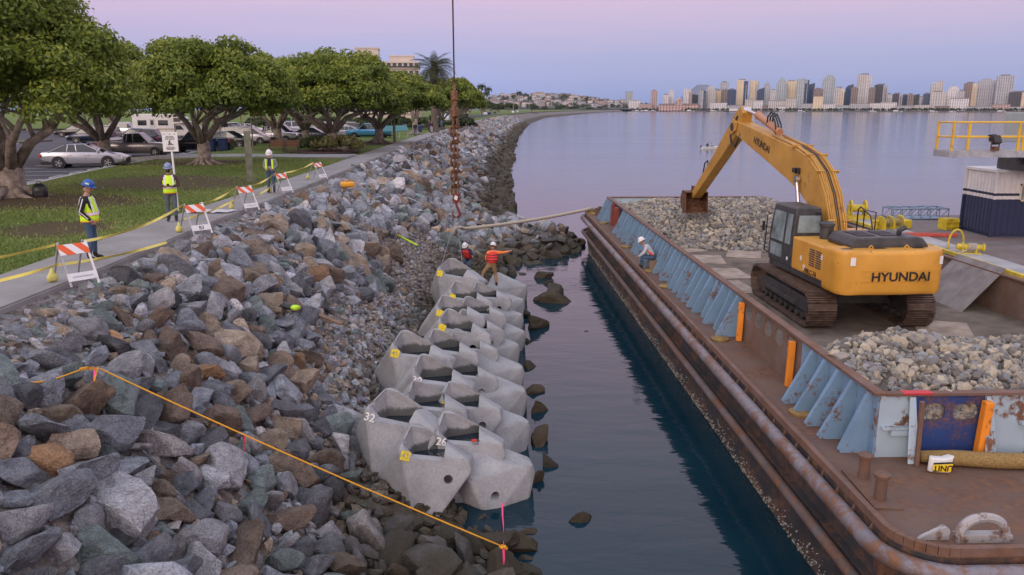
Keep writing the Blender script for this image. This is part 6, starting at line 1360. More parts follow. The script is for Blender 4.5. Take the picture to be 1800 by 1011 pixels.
pr = thing('survey_rod', 'lime and yellow survey rod lying on the stones', 'survey rod', (-4.84, 36.6, gz(-4.84, 36.6) + .5), R(-48)); q = MB(); q.tube((-.55, 0, .16), (.75, 0, -.08), .045, .045, 8); q.build('lime_tube', M['lime'], pr, True); q = MB(); q.tube((-1.1, 0, .26), (-.55, 0, .16), .04, .04, 8); q.lathe([(.06, -.04), (.06, .04)], (-.7, 0, .19), 10, 'x'); q.build('yellow_tube', M['yel'], pr, True)
fb = thing('orange_float', 'orange-yellow plastic float lying near the top of the stones', 'float', (-8.2, 39.7, gz(-8.2, 39.7) + .35), R(18)); m_ = mat('float_orange', (.80, .36, .02), .45, 0, .08); q = MB(); q.box((0, 0, .1), (.72, .34, .26)); q.build('shell', m_, fb, True, .07); q = MB(); q.path([(-.12, 0, .22), (-.1, 0, .32), (.1, 0, .32), (.12, 0, .22)], .02, 6); q.build('handle', m_, fb)
gl_ = thing('work_glove', 'red and black work glove on the rim of unit 26', 'glove', (UNITS[3][1][0] + .42, UNITS[3][1][1] + .50, UNITS[3][1][2] + 1.36), R(15)); q = MB(); q.box((0, 0, .02), (.11, .09, .035))
q.build('palm', mat('glove_red', (.55, .03, .02), .8), gl_, bevel=.012); q = MB()
for k in range(4): q.tube((.05, -.035 + k * .023, .02), (.12 + .01 * (k in (1, 2)), -.04 + k * .027, .015), .011, .009, 6)
q.tube((.0, .045, .02), (.05, .085, .018), .012, .009, 6); q.build('fingers', M['black'], gl_)
# ================================================================ people
M['skin'] = mat('skin', (.42, .24, .17), .6, 0, .06, 6); M['skind'] = mat('tanned_skin', (.26, .14, .09), .6, 0, .06, 6)
def cloth(n, c, v=.15): return mat(n, c, .85, 0, v, 7, None, .15, 30)
M['jeans'] = cloth('blue_jeans', (.045, .085, .15)); M['greyjeans'] = cloth('grey_work_trousers', (.085, .10, .125)); M['khaki'] = cloth('tan_trousers', (.27, .17, .085)); M['boot'] = cloth('dark_boots', (.022, .018, .016))
M['blackshirt'] = cloth('black_sweater', (.014, .014, .016)); M['brownshirt'] = cloth('dark_sleeves', (.07, .04, .035)); M['greyjkt'] = cloth('grey_jacket', (.26, .27, .25)); M['orangeshirt'] = cloth('orange_shirt', (.85, .23, .04)); M['navy'] = cloth('navy_shirt', (.02, .025, .06)); M['whiteshirt'] = cloth('pale_grey_shirt', (.45, .47, .50))
M['vest'] = mat('lime_safety_vest', (.62, .95, .02), .6, 0, .06, 8); M['refl'] = mat('reflective_band', (.75, .76, .76), .3, 0, .05); M['trim'] = mat('orange_trim', (.90, .22, .02), .6); M['redvest'] = mat('red_life_vest', (.62, .035, .03), .7, 0, .1, 6)
M['hatblue'] = mat('blue_hard_hat', (.015, .10, .33), .3); M['hatgrey'] = mat('grey_blue_hard_hat', (.20, .26, .40), .3); M['hatwhite'] = mat('white_hard_hat', (.74, .73, .70), .35); M['hair'] = mat('dark_hair', (.03, .02, .015), .8); M['mask'] = mat('black_mask', (.012, .012, .013), .8)
BASE = dict(pelvis=(0, 0, .95), waist=(0, .01, 1.10), chest=(0, 0, 1.30), neck=(0, 0, 1.47), head=(0, .02, 1.58),
            shl=(-.18, 0, 1.41), ell=(-.24, -.03, 1.13), wrl=(-.23, .06, .90), hal=(-.22, .08, .81), shr=(.18, 0, 1.41), elr=(.24, -.03, 1.13), wrr=(.23, .06, .90), har=(.22, .08, .81),
            hil=(-.10, 0, .90), knl=(-.11, .03, .50), anl=(-.11, 0, .10), tol=(-.13, .17, .045), hir=(.10, 0, .90), knr=(.11, .03, .50), anr=(.11, 0, .10), tor=(.13, .17, .045))
EDG = [('pelvis', 'waist'), ('waist', 'chest'), ('chest', 'neck'), ('neck', 'head'), ('chest', 'shl'), ('shl', 'ell'), ('ell', 'wrl'), ('wrl', 'hal'), ('chest', 'shr'), ('shr', 'elr'), ('elr', 'wrr'), ('wrr', 'har'), ('pelvis', 'hil'), ('hil', 'knl'), ('knl', 'anl'), ('anl', 'tol'), ('pelvis', 'hir'), ('hir', 'knr'), ('knr', 'anr'), ('anr', 'tor')]
RAD = dict(pelvis=.145, waist=.145, chest=.155, neck=.062, head=.07, sh=.085, el=.056, wr=.036, ha=.034, hi=.105, kn=.072, an=.055, to=.045)
def person(loc, rz, label, legs, torso, arms, skin='skin', hat=None, pose=None, vest=None, belly=0., detail=True, s=1., cap=None, group=None, mask=False, headdir=(0, 1, 0)):
    J = dict(BASE); J.update(pose or {}); names = list(J); me = bpy.data.meshes.new('body'); me.from_pydata([J[k] for k in names], [(names.index(a), names.index(b_)) for a, b_ in EDG], [])
    o = bpy.data.objects.new('tmp', me); COL.objects.link(o); o.modifiers.new('skin', 'SKIN'); sv = me.skin_vertices[0].data
    for i, k in enumerate(names):
        r = RAD.get(k) or RAD[k[:2]]
        if k == 'waist': r += belly
        sv[i].radius = (r * (1.08 if k in ('pelvis', 'chest', 'waist') else 1), r * (.82 if k in ('pelvis', 'chest') else 1)); sv[i].use_root = (k == 'pelvis')
    ss = o.modifiers.new('sub', 'SUBSURF'); ss.levels = 1; ss.render_levels = 1
    bm_ = applied(o); bpy.data.objects.remove(o); V = np.array([v.co[:] for v in bm_.vertices]); Fc = [tuple(p.vertices) for p in bm_.polygons]
    mats = [M[legs], M[torso], M[arms], M[skin], M['boot'], M['hair'], M['mask'], M['whiteshirt']]
    seg = [(np.array(J[a]), np.array(J[b_]), (4 if b_[:2] == 'to' else 0 if b_[:2] in ('kn', 'an', 'hi') else 3 if b_[:2] == 'ha' or b_ == 'head' else 2 if b_[:2] in ('el', 'wr') else 1)) for a, b_ in EDG]
    q = MB(); mi = []
    for f in Fc:
        c = V[list(f)].mean(0); best, bi = 9, 0
        for a, b_, k in seg:
            t_ = np.clip(np.dot(c - a, b_ - a) / (np.dot(b_ - a, b_ - a) + 1e-9), 0, 1); d = np.linalg.norm(c - a - t_ * (b_ - a))
            if d < best: best, bi = d, k
        if bi == 0:
            for e_ in ('anl', 'anr'):
                if np.linalg.norm(c - np.array(J[e_])) < .11: bi = 4
        if bi == 1 and np.linalg.norm(c - np.array(J['pelvis'])) < .13: bi = 0
        mi.append(bi)
    q.v = [tuple(p) for p in V]; q.f = list(Fc); q.m = mi
    # head with face, ears and hair, joined to the body's mesh
    hd = Vector(J['head']); fw = Vector(headdir).normalized(); side = fw.cross(Vector((0, 0, 1))).normalized(); up = side.cross(fw).normalized(); hc = hd + up * .085
    def H(x, y, z): return tuple(hc + side * x + fw * y + up * z)
    def hball(c, r, m_, n_=12, k=9):
        b0 = len(q.v); tmp = MB(); tmp.ball((0, 0, 0), r, n_, k); q.add([H(c[0] + v[0], c[1] + v[1], c[2] + v[2]) for v in tmp.v], tmp.f, m_)
    hball((0, 0, .0), (.075, .098, .118), 3); hball((0, .035, -.062), (.052, .058, .055), 3, 10, 7)
    hball((0, .103, -.01), (.014, .022, .026), 3, 6, 5)
    for sx_ in (-1, 1):
        hball((sx_ * .077, -.005, -.005), (.012, .022, .032), 3, 6, 5); hball((sx_ * .030, .088, .018), (.012, .008, .008), 5, 6, 4)
    hball((0, -.018, .03), (.079, .094, .10), 5); hball((0, .088, -.052), (.026, .01, .008), 5 if not mask else 6, 6, 4)
    if mask: hball((0, .055, -.045), (.062, .062, .052), 6, 10, 7)
    # hands: palm, four fingers and a thumb, slightly curled
    for sd in ('l', 'r'):
        w_, h_ = Vector(J['wr' + sd]), Vector(J['ha' + sd]); d = (h_ - w_).normalized(); sg_ = 1 if sd == 'r' else -1
        a = d.cross(Vector((0, 1, .2))).normalized() if abs(d.y) < .9 else Vector((1, 0, 0)); b_ = d.cross(a).normalized()
        for k, L in enumerate((.060, .070, .068, .052)):
            o0 = h_ + b_ * (-.027 + k * .018); p1 = o0 + d * L * .55 + a * .006; p2 = p1 + d * L * .4 + a * .018; q.path([o0, p1, p2], [.0095, .009, .006], 5, 3)
        q.path([w_.lerp(h_, .5) + b_ * -.03, w_.lerp(h_, .9) + b_ * -.052 + a * .012, h_ + b_ * -.05 + d * .025 + a * .022], [.012, .010, .007], 5, 3)
    t_ = thing('person', label, 'person', loc, rz, group, s=s); q.build('body', mats, t_, True)
    if vest:
        vm, kind = vest; secs = []; c0, c1 = Vector(J['pelvis']), Vector(J['chest']); n0 = Vector(J['neck'])
        for f_, wx, wy in ((-.14, .205, .155 + belly), (0.05, .20, .155 + belly * 1.1), (.35, .195, .152 + belly), (.7, .205, .15 + belly * .4), (1.0, .215, .145), (1.25, .19, .125), (1.38, .13, .10)):
            c_ = c0.lerp(c1, f_) if f_ <= 1 else c1.lerp(n0, (f_ - 1) / .42); c_ = c_ + Vector((0, belly * .5 * (1 - abs(f_ - .3)) if f_ < 1 else 0, 0)); secs.append([(c_.x + wx * math.cos(a), c_.y + wy * math.sin(a), c_.z) for a in np.linspace(0, 2 * math.pi, 21)[:-1]])
        qq = MB(); qq.loft(secs); vo = qq.build('vest', vm, t_, True)
        def band(f0, f1, m_, grow=.006):
            ss_ = []
            for f_ in (f0, f1):
                k = f_ * (len(secs) - 1); i = min(int(k), len(secs) - 2); u = k - i; cen = np.array(secs[i]).mean(0) * (1 - u) + np.array(secs[i + 1]).mean(0) * u
                P_ = np.array(secs[i]) * (1 - u) + np.array(secs[i + 1]) * u; ss_.append([tuple(cen + (p - cen) * (1 + grow / .18)) for p in P_])
            b2 = MB(); b2.loft(ss_); b2.build('band', m_, vo)
        def strap(a, m_, wd=.05):
            b2 = MB(); k0 = int(round(a / (2 * math.pi) * 20)) % 20; pts = []
            for i in range(2, 7): c_ = np.array(secs[i]).mean(0); p = np.array(secs[i][k0]); pts.append(c_ + (p - c_) * 1.05)
            for i in range(4):
                p, n_ = pts[i], pts[i + 1]; b2.box(tuple((p + n_) / 2), (wd, .014, float(np.linalg.norm(n_ - p)) + .01), (float(math.atan2(-(n_ - p)[1], (n_ - p)[2])), 0, 0))
            b2.build('strap', m_, vo)
        if kind == 'hi':
            band(.30, .385, M['refl']); band(.0, .03, M['trim']); band(.285, .30, M['trim']); band(.385, .40, M['trim'])
            for a in (.30 * math.pi, .70 * math.pi, 1.3 * math.pi, 1.7 * math.pi): strap(a, M['refl'])
        else:
            for f_ in (.22, .42, .62): band(f_, f_ + .03, M['black'])
            for a in (.32 * math.pi, .68 * math.pi, 1.32 * math.pi, 1.68 * math.pi): strap(a, M['black'], .03)
    if hat:
        hm = MB(); tmp = MB(); tmp.lathe([(.118, .045), (.122, .07), (.115, .115), (.09, .155), (.05, .178), (.012, .186)], n=18); hm.add([H(v[0] * .92, v[1] * 1.08, v[2]) for v in tmp.v], tmp.f)
        tmp = MB(); tmp.lathe([(.10, .05), (.150, .040), (.152, .046), (.10, .062)], n=18); hm.add([H(v[0] * .95, v[1] * 1.10 + .012, v[2]) for v in tmp.v], tmp.f); ho_ = hm.build('hard_hat', M[hat], t_, True)
        tmp = MB(); tmp.box((.0, 0, 0), (.012, .15, .012)); hm2 = MB(); hm2.add([H(v[0], v[1], v[2] + .185) for v in tmp.v], tmp.f); hm2.build('hat_ridge', M[hat], ho_)
        if hat == 'hatblue': hm3 = MB(); tmp = MB(); tmp.box((.10, .0, .10), (.03, .08, .03)); hm3.add([H(*v) for v in tmp.v], tmp.f); hm3.build('hat_sticker', M['white'], ho_)
    return t_
pocket = dict(ell=(-.27, -.07, 1.14), wrl=(-.20, .10, .95), hal=(-.17, .14, .90), elr=(.27, -.07, 1.14), wrr=(.20, .10, .95), har=(.17, .14, .90), tol=(-.14, .18, .045), knl=(-.11, .02, .5), anr=(.12, -.06, .10), tor=(.17, .10, .045))
p1 = person((-9.85, 18.45, PZ + .012), R(-82), 'worker in blue hard hat and lime vest, hands in pockets, on the walkway', 'jeans', 'blackshirt', 'blackshirt', 'skin', 'hatblue', pocket, (M['vest'], 'hi'), .035, s=1.03, headdir=(0, 1, -.35))
for sd in (-1, 1):
    q = MB(); q.path([(sd * .235, .0, 1.43), (sd * .325, -.07, 1.15), (sd * .25, .07, .98)], .011, 5); q.build('sleeve_stripe', M['refl'], p1)
phone = dict(ell=(-.27, .02, 1.15), wrl=(-.10, .27, 1.12), hal=(-.03, .31, 1.14), elr=(.27, .02, 1.15), wrr=(.10, .27, 1.12), har=(.04, .32, 1.14))
p2 = person((-10.75, 25.1, PZ + .012), R(196), 'worker in grey-blue hard hat and black mask looking at a phone', 'greyjeans', 'brownshirt', 'brownshirt', 'skind', 'hatgrey', phone, (M['vest'], 'hi'), .02, mask=True, headdir=(0, 1, -.25))
q = MB(); q.box((.0, .36, 1.17), (.075, .012, .15), (R(-50), 0, 0)); o = q.build('phone', M['black']); o.location = p2.location; o.rotation_euler = p2.rotation_euler; tag(o, 'black phone held by the masked worker', 'phone')
p3 = person((-10.2, 33.9, PZ + .012), R(185), 'worker in white hard hat and grey jacket with head bowed', 'jeans', 'navy', 'greyjkt', 'skin', 'hatwhite', dict(ell=(-.27, -.02, 1.15), wrl=(-.14, .20, 1.0), hal=(-.09, .25, .98), elr=(.27, -.02, 1.15), wrr=(.14, .20, 1.0), har=(.09, .25, .98)), None, .02, headdir=(0, .8, -.6))
for sd in (-1, 1):
    q = MB(); q.loft([[(sd * .13 + .085 * math.cos(a), .02 + .165 * math.sin(a) * w_, z_) for a in np.linspace(0, 2 * math.pi, 13)[:-1]] for z_, w_ in ((.92, 1), (1.1, 1.05), (1.3, 1.05), (1.44, .7))]); q.build('jacket_side', M['greyjkt'], p3, True)
    q = MB(); q.box((sd * .13, .19, 1.22), (.06, .02, .4)); q.build('lime_panel', M['vest'], p3)
step = dict(pelvis=(0, 0, .90), waist=(.03, .06, 1.04), chest=(.07, .16, 1.22), neck=(.08, .22, 1.38), head=(.08, .27, 1.47), shl=(-.11, .17, 1.33), shr=(.25, .17, 1.33), ell=(-.20, .26, 1.08), wrl=(-.14, .42, .92), hal=(-.12, .47, .86), elr=(.50, .26, 1.30), wrr=(.72, .36, 1.33), har=(.80, .40, 1.34),
            hil=(-.10, 0, .85), knl=(-.32, .10, .52), anl=(-.44, -.02, .10), tol=(-.52, .13, .045), hir=(.10, 0, .85), knr=(.17, .06, .47), anr=(.20, -.08, .08), tor=(.22, .09, .03))
pw = person((-.82, 30.95, 1.20), R(6), 'worker in orange shirt and red life vest pointing right on the units', 'khaki', 'orangeshirt', 'orangeshirt', 'skin', 'hatwhite', step, None, .02, headdir=(.5, .8, -.3))
def lifevest(p, off=(0, 0, 0), lean=0., g=1.):
    q = MB(); secs = []
    for z_, w_, d in ((1.02, .19, .0), (1.12, .205, .0), (1.25, .21, 0), (1.36, .19, 0), (1.42, .13, 0)):
        w_ *= g; k = (z_ - 1.02); secs.append([(off[0] + .08 * k + w_ * math.cos(a), off[1] + lean * k + (w_ * .86) * math.sin(a), z_ + off[2]) for a in np.linspace(0, 2 * math.pi, 19)[:-1]])
    q.loft(secs); v = q.build('life_vest', M['redvest'], p, True)
    for z_ in (1.10, 1.2, 1.3):
        k = z_ - 1.02; w_ = .214 * g; q = MB(); q.loft([[(off[0] + .08 * k + (w_ + .004) * math.cos(a), off[1] + lean * k + (w_ * .87 + .004) * math.sin(a), z_ + dz + off[2]) for a in np.linspace(0, 2 * math.pi, 19)[:-1]] for dz in (0, .022)]); q.build('strap', M['black'], v)
lifevest(pw, (.035, -.01, -.04), .5, 1.14)
crouch = dict(pelvis=(0, -.1, .70), waist=(0, .0, .84), chest=(0, .10, 1.02), neck=(0, .17, 1.18), head=(0, .22, 1.27), shl=(-.18, .10, 1.13), shr=(.18, .10, 1.13), ell=(-.34, .2, .95), wrl=(-.42, .38, .92), hal=(-.44, .44, .90), elr=(.30, .24, .92), wrr=(.20, .42, .86), har=(.18, .48, .85), hil=(-.1, -.1, .66), hir=(.1, -.1, .66), knl=(-.18, .22, .46), knr=(.18, .22, .46), anl=(-.14, .0, .1), anr=(.14, .0, .1))
p5 = person((-2.05, 36.2, .62), R(160), 'worker in white hard hat crouching behind the hanging unit', 'jeans', 'navy', 'navy', 'skin', 'hatwhite', crouch, None, 0, headdir=(0, .8, -.55)); lifevest(p5, (0, -.02, -.28), .4)
sit = dict(pelvis=(0, 0, .50), waist=(0, .10, .63), chest=(0, .24, .80), neck=(0, .36, .93), head=(0, .42, 1.01), shl=(-.18, .27, .90), shr=(.18, .27, .90), ell=(-.22, .36, .66), wrl=(-.10, .52, .52), hal=(-.05, .57, .48), elr=(.22, .36, .66), wrr=(.10, .52, .52), har=(.05, .57, .48), hil=(-.11, .02, .47), hir=(.11, .02, .47), knl=(-.16, .44, .50), knr=(.16, .44, .50), anl=(-.15, .42, .10), anr=(.16, .48, .10), tol=(-.16, .58, .045), tor=(.18, .64, .045))
sx0, sy0, _ = bw(.62, 20.35); p6 = person((sx0, sy0, BZ), R(78), 'worker in white hard hat sitting on the barge edge, leaning on his knees', 'jeans', 'whiteshirt', 'whiteshirt', 'skin', 'hatwhite', sit, None, .01, headdir=(0, .85, -.45))
q = MB(); q.loft([[(w_ * math.cos(a), yc + .19 * math.sin(a) * .8, zc + .07 * math.sin(a)) for a in np.linspace(0, 2 * math.pi, 17)[:-1]] for yc, zc, w_ in ((.07, .60, .19), (.13, .68, .20), (.18, .74, .2))]); q.build('life_vest', mat('orange_life_vest', (.70, .10, .03), .7), p6, True)
q = MB(); q.box((0, -.05, .20), (.42, .36, .38)); o = q.build('wooden_crate', mat('crate_wood', (.20, .14, .09), .9)); o.location = (sx0, sy0, BZ); o.rotation_euler = (0, 0, R(78)); tag(o, 'low wooden crate the sitting worker uses as a seat', 'crate')
# walkers and people resting far along the shore
walk_ = dict(knl=(-.11, .12, .5), anl=(-.11, .2, .12), tol=(-.11, .37, .06), anr=(.11, -.22, .14), tor=(.11, -.06, .06))
def fp(x, y, rz, lab, legs, tor, arms, z=PZ + .012, pose=walk_, **k): return person((x, y, z), R(rz), lab, legs, tor, arms, 'skin', None, pose, None, 0, **k)
fp(-12.4, 104, 180, 'small walker in dark clothes on the far walkway', 'greyjeans', 'blackshirt', 'blackshirt'); fp(-12.3, 121, 175, 'walker in a navy top beside the palm', 'navy', 'navy', 'navy'); fp(-11.6, 117, 170, 'walker in white trousers and brown top', 'whiteshirt', 'brownshirt', 'brownshirt'); fp(-11.5, 133, 0, 'walker in a blue shirt beyond the palm', 'greyjeans', 'jeans', 'jeans')
rest = dict(pelvis=(0, 0, .14), waist=(0, -.06, .28), chest=(0, -.12, .46), neck=(0, -.13, .62), head=(0, -.11, .72), shl=(-.18, -.12, .56), shr=(.18, -.12, .56), ell=(-.26, -.2, .32), wrl=(-.28, -.28, .10), hal=(-.28, -.30, .05), elr=(.26, .05, .36), wrr=(.16, .24, .38), har=(.12, .3, .38), hil=(-.1, .05, .13), hir=(.1, .05, .13), knl=(-.14, .45, .38), knr=(.12, .48, .20), anl=(-.13, .72, .08), anr=(.13, .9, .08), tol=(-.14, .88, .06), tor=(.14, .98, .18))
fp(-15.6, 73.2, -70, 'person resting on the lawn behind the shrub, wearing black', 'greyjeans', 'blackshirt', 'blackshirt', PZ + .1, rest); fp(-17.2, 73.4, 60, 'person in a pale top resting on the lawn left of the other', 'jeans', 'whiteshirt', 'whiteshirt', PZ + .1, rest)
# small skiff with two people out on the bay
sk = thing('skiff', 'small white skiff with two people far out on the bay', 'boat', (41.0, 166, 0), R(8))
q = MB(); q.loft([[(x, -w_, .42 + k), (x, -w_ * .7, -.1), (x, w_ * .7, -.1), (x, w_, .42 + k), (x, w_ * .88, .40 + k), (x, w_ * .6, .12), (x, -w_ * .6, .12), (x, -w_ * .88, .40 + k)] for x, w_, k in ((-2.1, .65, 0), (-1, .75, 0), (.6, .75, .03), (1.6, .5, .1), (2.25, .08, .2))]); q.build('hull', M['white'], sk, 'auto')
for x in (-1.2, .4): q = MB(); q.bx(x - .15, x + .15, -.62, .62, .28, .33); q.build('thwart', M['slat'], sk)
q = MB(); q.box((-2.25, 0, .5), (.22, .3, .5)); q.build('outboard_motor', M['black'], sk, bevel=.04)
fp(39.9, 165.8, -60, 'person in dark clothes sitting in the stern of the skiff', 'greyjeans', 'blackshirt', 'blackshirt', .12, sit); fp(41.4, 166.1, 70, 'person in a pale top sitting in the bow of the skiff', 'greyjeans', 'whiteshirt', 'whiteshirt', .12, sit)
# ================================================================ the far side of the bay
ORD = 'first second third fourth fifth sixth seventh eighth ninth tenth eleventh twelfth thirteenth fourteenth fifteenth sixteenth seventeenth eighteenth nineteenth'.split()
def ordn(n):
    if n < 20: return ORD[n - 1]
    t_ = ['twent', 'thirt', 'fort'][n // 10 - 2]; return t_ + 'ieth' if n % 10 == 0 else t_ + 'y-' + ORD[n % 10 - 1]
def shore_pt(px):      # bearing (photo column) -> point on the far quay line
    k = (px - 900) / 1400.; t_ = (k * 2500 - 350) / (900 + 650 * k); return 350 + 900 * t_, 2500 - 650 * t_
q = MB(); a = [(330, 2515), (350, 2500), (1250, 1850), (2900, 660)]; back = [(3200, 3000), (1800, 4200), (200, 4200), (250, 2900)]
q.prism(a + back, -2, 2.6, 'z'); tag(q.build('far_shore', mat('quay_stone', (.10, .10, .10), .9, 0, .3, .02, (.18, .17, .16))), 'low quay and city ground across the bay', None, None, 'structure')
def winmat(name, wall, glass, wx, wz, fx=.5, fz=.5, gl_rough=.2):
    """far facade: rows of windows too small to tell apart"""
    m, t, b = newmat(name); co = N(t, 'ShaderNodeTexCoord').outputs['Object']; s = N(t, 'ShaderNodeSeparateXYZ'); t.links.new(co, s.inputs[0])
    sm_ = N(t, 'ShaderNodeMath', operation='ADD'); t.links.new(s.outputs['X'], sm_.inputs[0]); t.links.new(s.outputs['Y'], sm_.inputs[1])
    def cell(src, p, f):
        d = N(t, 'ShaderNodeMath', operation='DIVIDE'); d.inputs[1].default_value = p; t.links.new(src, d.inputs[0]); fr_ = N(t, 'ShaderNodeMath', operation='FRACT'); t.links.new(d.outputs[0], fr_.inputs[0])
        g = N(t, 'ShaderNodeMath', operation='LESS_THAN'); g.inputs[1].default_value = f; t.links.new(fr_.outputs[0], g.inputs[0]); return g.outputs[0]
    mu_ = N(t, 'ShaderNodeMath', operation='MULTIPLY'); t.links.new(cell(sm_.outputs[0], wx, fx), mu_.inputs[0]); t.links.new(cell(s.outputs['Z'], wz, fz), mu_.inputs[1])
    wl = ramp(t, noise(t, co, .05, 3), [(.3, lighten(wall, .88)), (.7, lighten(wall, 1.1))])
    t.links.new(mixc(t, mu_.outputs[0], wl, glass), b.inputs['Base Color'])
    rr = N(t, 'ShaderNodeMapRange'); rr.inputs[3].default_value = .75; rr.inputs[4].default_value = gl_rough; t.links.new(mu_.outputs[0], rr.inputs[0]); t.links.new(rr.outputs[0], b.inputs['Roughness']); return m
WM = {'cream': winmat('tower_cream', (.56, .54, .51), (.18, .15, .14), 5.5, 3.6, .45, .55), 'grey': winmat('tower_grey', (.47, .48, .50), (.13, .11, .13), 5, 3.6, .5, .55), 'white': winmat('tower_white', (.70, .69, .68), (.18, .15, .17), 5, 3.6, .5, .5),
      'gold': winmat('tower_glow_gold', (.72, .60, .42), (.52, .42, .28), 7, 3.6, .6, .5, .12), 'blue': winmat('tower_blue_glass', (.045, .075, .13), (.03, .055, .11), 5, 3.6, .8, .8, .10), 'brown': winmat('tower_brown', (.27, .21, .185), (.07, .05, .05), 5, 3.6, .5, .55), 'green': winmat('tower_green_glass', (.46, .50, .51), (.18, .23, .26), 6, 3.6, .6, .6, .15), 'pink': winmat('tower_pink', (.50, .36, .32), (.13, .10, .10), 6, 4, .45, .5), 'dark': winmat('tower_dark', (.06, .065, .08), (.025, .03, .04), 5, 3.6, .7, .7, .12)}  # golden facade: western afterglow painted into its wall and window colours
ROOFM = mat('roof_grey', (.20, .20, .21), .9)
COLN = {'cream': 'cream', 'grey': 'grey', 'white': 'white', 'gold': 'golden-lit', 'blue': 'dark blue glass', 'brown': 'brown', 'green': 'pale green glass', 'pink': 'pink', 'dark': 'dark glass'}
def tower(p0, p1, top, m, label, back=60, style=None, m2=None):
    cx, cy = shore_pt((p0 + p1) / 2); cx *= (cy + back) / cy; cy += back; w_ = (p1 - p0) / 1400 * cy; h = (191 - top) / 1400 * cy + 4.5
    az = math.atan2(cx, cy); t_ = thing('tower_block', label, 'building', (cx, cy, 1.5), -az + R(4), 'skyline towers across the bay'); d = max(22, w_ * .9)
    if m2:
        q = MB(); q.bx(-w_ / 2, w_ * .12, 0, d, 0, h); q.build('wall', WM[m], t_); q = MB(); q.bx(w_ * .12 + .3, w_ / 2, 3, d - .5, 0, h * .96); q.build('side_wall', WM[m2], t_)
    else:
        q = MB(); q.bx(-w_ / 2, w_ / 2, 0, d, 0, h * (1 if style not in ('set', 'round', 'slope') else .86)); q.build('wall', WM[m], t_)
    for k in range(3):
        x = -w_ / 2 + w_ * (k + .5) / 3; q = MB(); q.bx(x - .6, x + .6, -1.0, -.05, 0, h * .85); q.build('pier', WM[m], t_)
    if style == 'set':
        q = MB(); q.bx(-w_ * .36, w_ * .36, 2, d - 2, h * .86, h * .95); q.build('upper_storeys', WM[m], t_); q = MB(); q.bx(-w_ * .2, w_ * .2, 4, d - 4, h * .95, h); q.build('crown', WM[m], t_); q = MB(); q.tube((0, d / 2, h), (0, d / 2, h * 1.06), .7, .2, 6); q.build('mast', ROOFM, t_)
    elif style == 'round':
        q = MB(); q.prism([(-w_ * .5, h * .86)] + [(-w_ * .5 * math.cos(a), h * .86 + h * .14 * math.sin(a)) for a in np.linspace(0, math.pi, 11)] + [(w_ * .5, h * .86)], 1, d - 1, 'y'); q.build('arched_roof', WM['green'], t_)
    elif style == 'slope':
        q = MB(); q.prism([(-w_ * .5, h * .86), (w_ * .5, h * .86), (w_ * .5, h * 1.0), (-w_ * .2, h * .95)], 0.5, d - .5, 'y'); q.build('sloped_top', WM[m], t_)
    else:
        q = MB(); q.bx(-w_ * .3, w_ * .25, d * .25, d * .75, h, h + 3.2); q.build('roof_plant', ROOFM, t_)
    return t_
TW = [(1138, 1148, 160, 'pink', None, None), (1159, 1168, 167, 'white', None, None), (1168, 1177, 158, 'white', 'set', None), (1194, 1208, 157, 'white', 'set', 'pink'), (1203, 1218, 167, 'dark', None, None), (1220, 1232, 159, 'grey', None, 'blue'), (1232, 1248, 152, 'cream', 'set', None), (1248, 1258, 160, 'gold', None, None), (1256, 1269, 146, 'grey', None, None), (1258, 1270, 159, 'brown', None, None), (1269, 1283, 158, 'blue', None, None),
      (1284, 1302, 142, 'gold', None, 'blue'), (1306, 1321, 143, 'gold', 'set', 'grey'), (1319, 1331, 155, 'blue', 'slope', None), (1330, 1341, 146, 'grey', 'set', None), (1342, 1351, 159, 'cream', None, None), (1352, 1369, 140, 'green', 'set', None), (1368, 1387, 144, 'gold', None, None), (1387, 1406, 140, 'green', 'set', 'blue'), (1404, 1416, 147, 'blue', 'slope', None), (1416, 1431, 157, 'brown', None, None), (1431, 1450, 134, 'green', 'round', None),
      (1451, 1467, 155, 'cream', None, 'gold'), (1458, 1470, 162, 'blue', None, None), (1470, 1482, 149, 'blue', 'slope', None), (1480, 1490, 155, 'brown', None, None), (1490, 1512, 133, 'cream', None, 'white'), (1510, 1520, 156, 'brown', None, None), (1520, 1541, 150, 'dark', None, 'grey'), (1540, 1550, 166, 'white', None, None), (1552, 1567, 165, 'dark', None, 'grey'), (1567, 1578, 167, 'blue', None, None), (1577, 1587, 166, 'brown', None, None), (1586, 1596, 165, 'dark', 'slope', None), (1596, 1604, 171, 'white', None, None), (1604, 1616, 165, 'blue', None, None), (1616, 1635, 143, 'cream', 'slope', None), (1617, 1641, 162, 'cream', None, None),
      (1644, 1664, 152, 'white', 'set', None), (1663, 1673, 160, 'grey', None, None), (1673, 1692, 147, 'brown', None, 'gold'), (1692, 1728, 140, 'grey', 'set', None), (1728, 1753, 135, 'grey', None, None), (1753, 1781, 162, 'dark', None, 'gold')]
for i, (a, b_, c, m, st, m2) in enumerate(TW):
    nb_ = 'left end' if i < 6 else 'right end' if i > 38 else None
    hgt = 'tallest' if c < 136 else 'tall' if c < 148 else 'mid-height' if c < 160 else 'low'
    sh = {'set': 'stepped top', 'round': 'arched top', 'slope': 'slanting top', None: 'flat roof'}[st]
    lab = '%s %s tower with %s, %s in the skyline from the left' % (hgt, COLN[m], sh, ordn(i + 1))
    tower(a, b_, c, m, lab, 60 + (i * 37) % 90 + (60 if c < 150 else 0), st, m2)
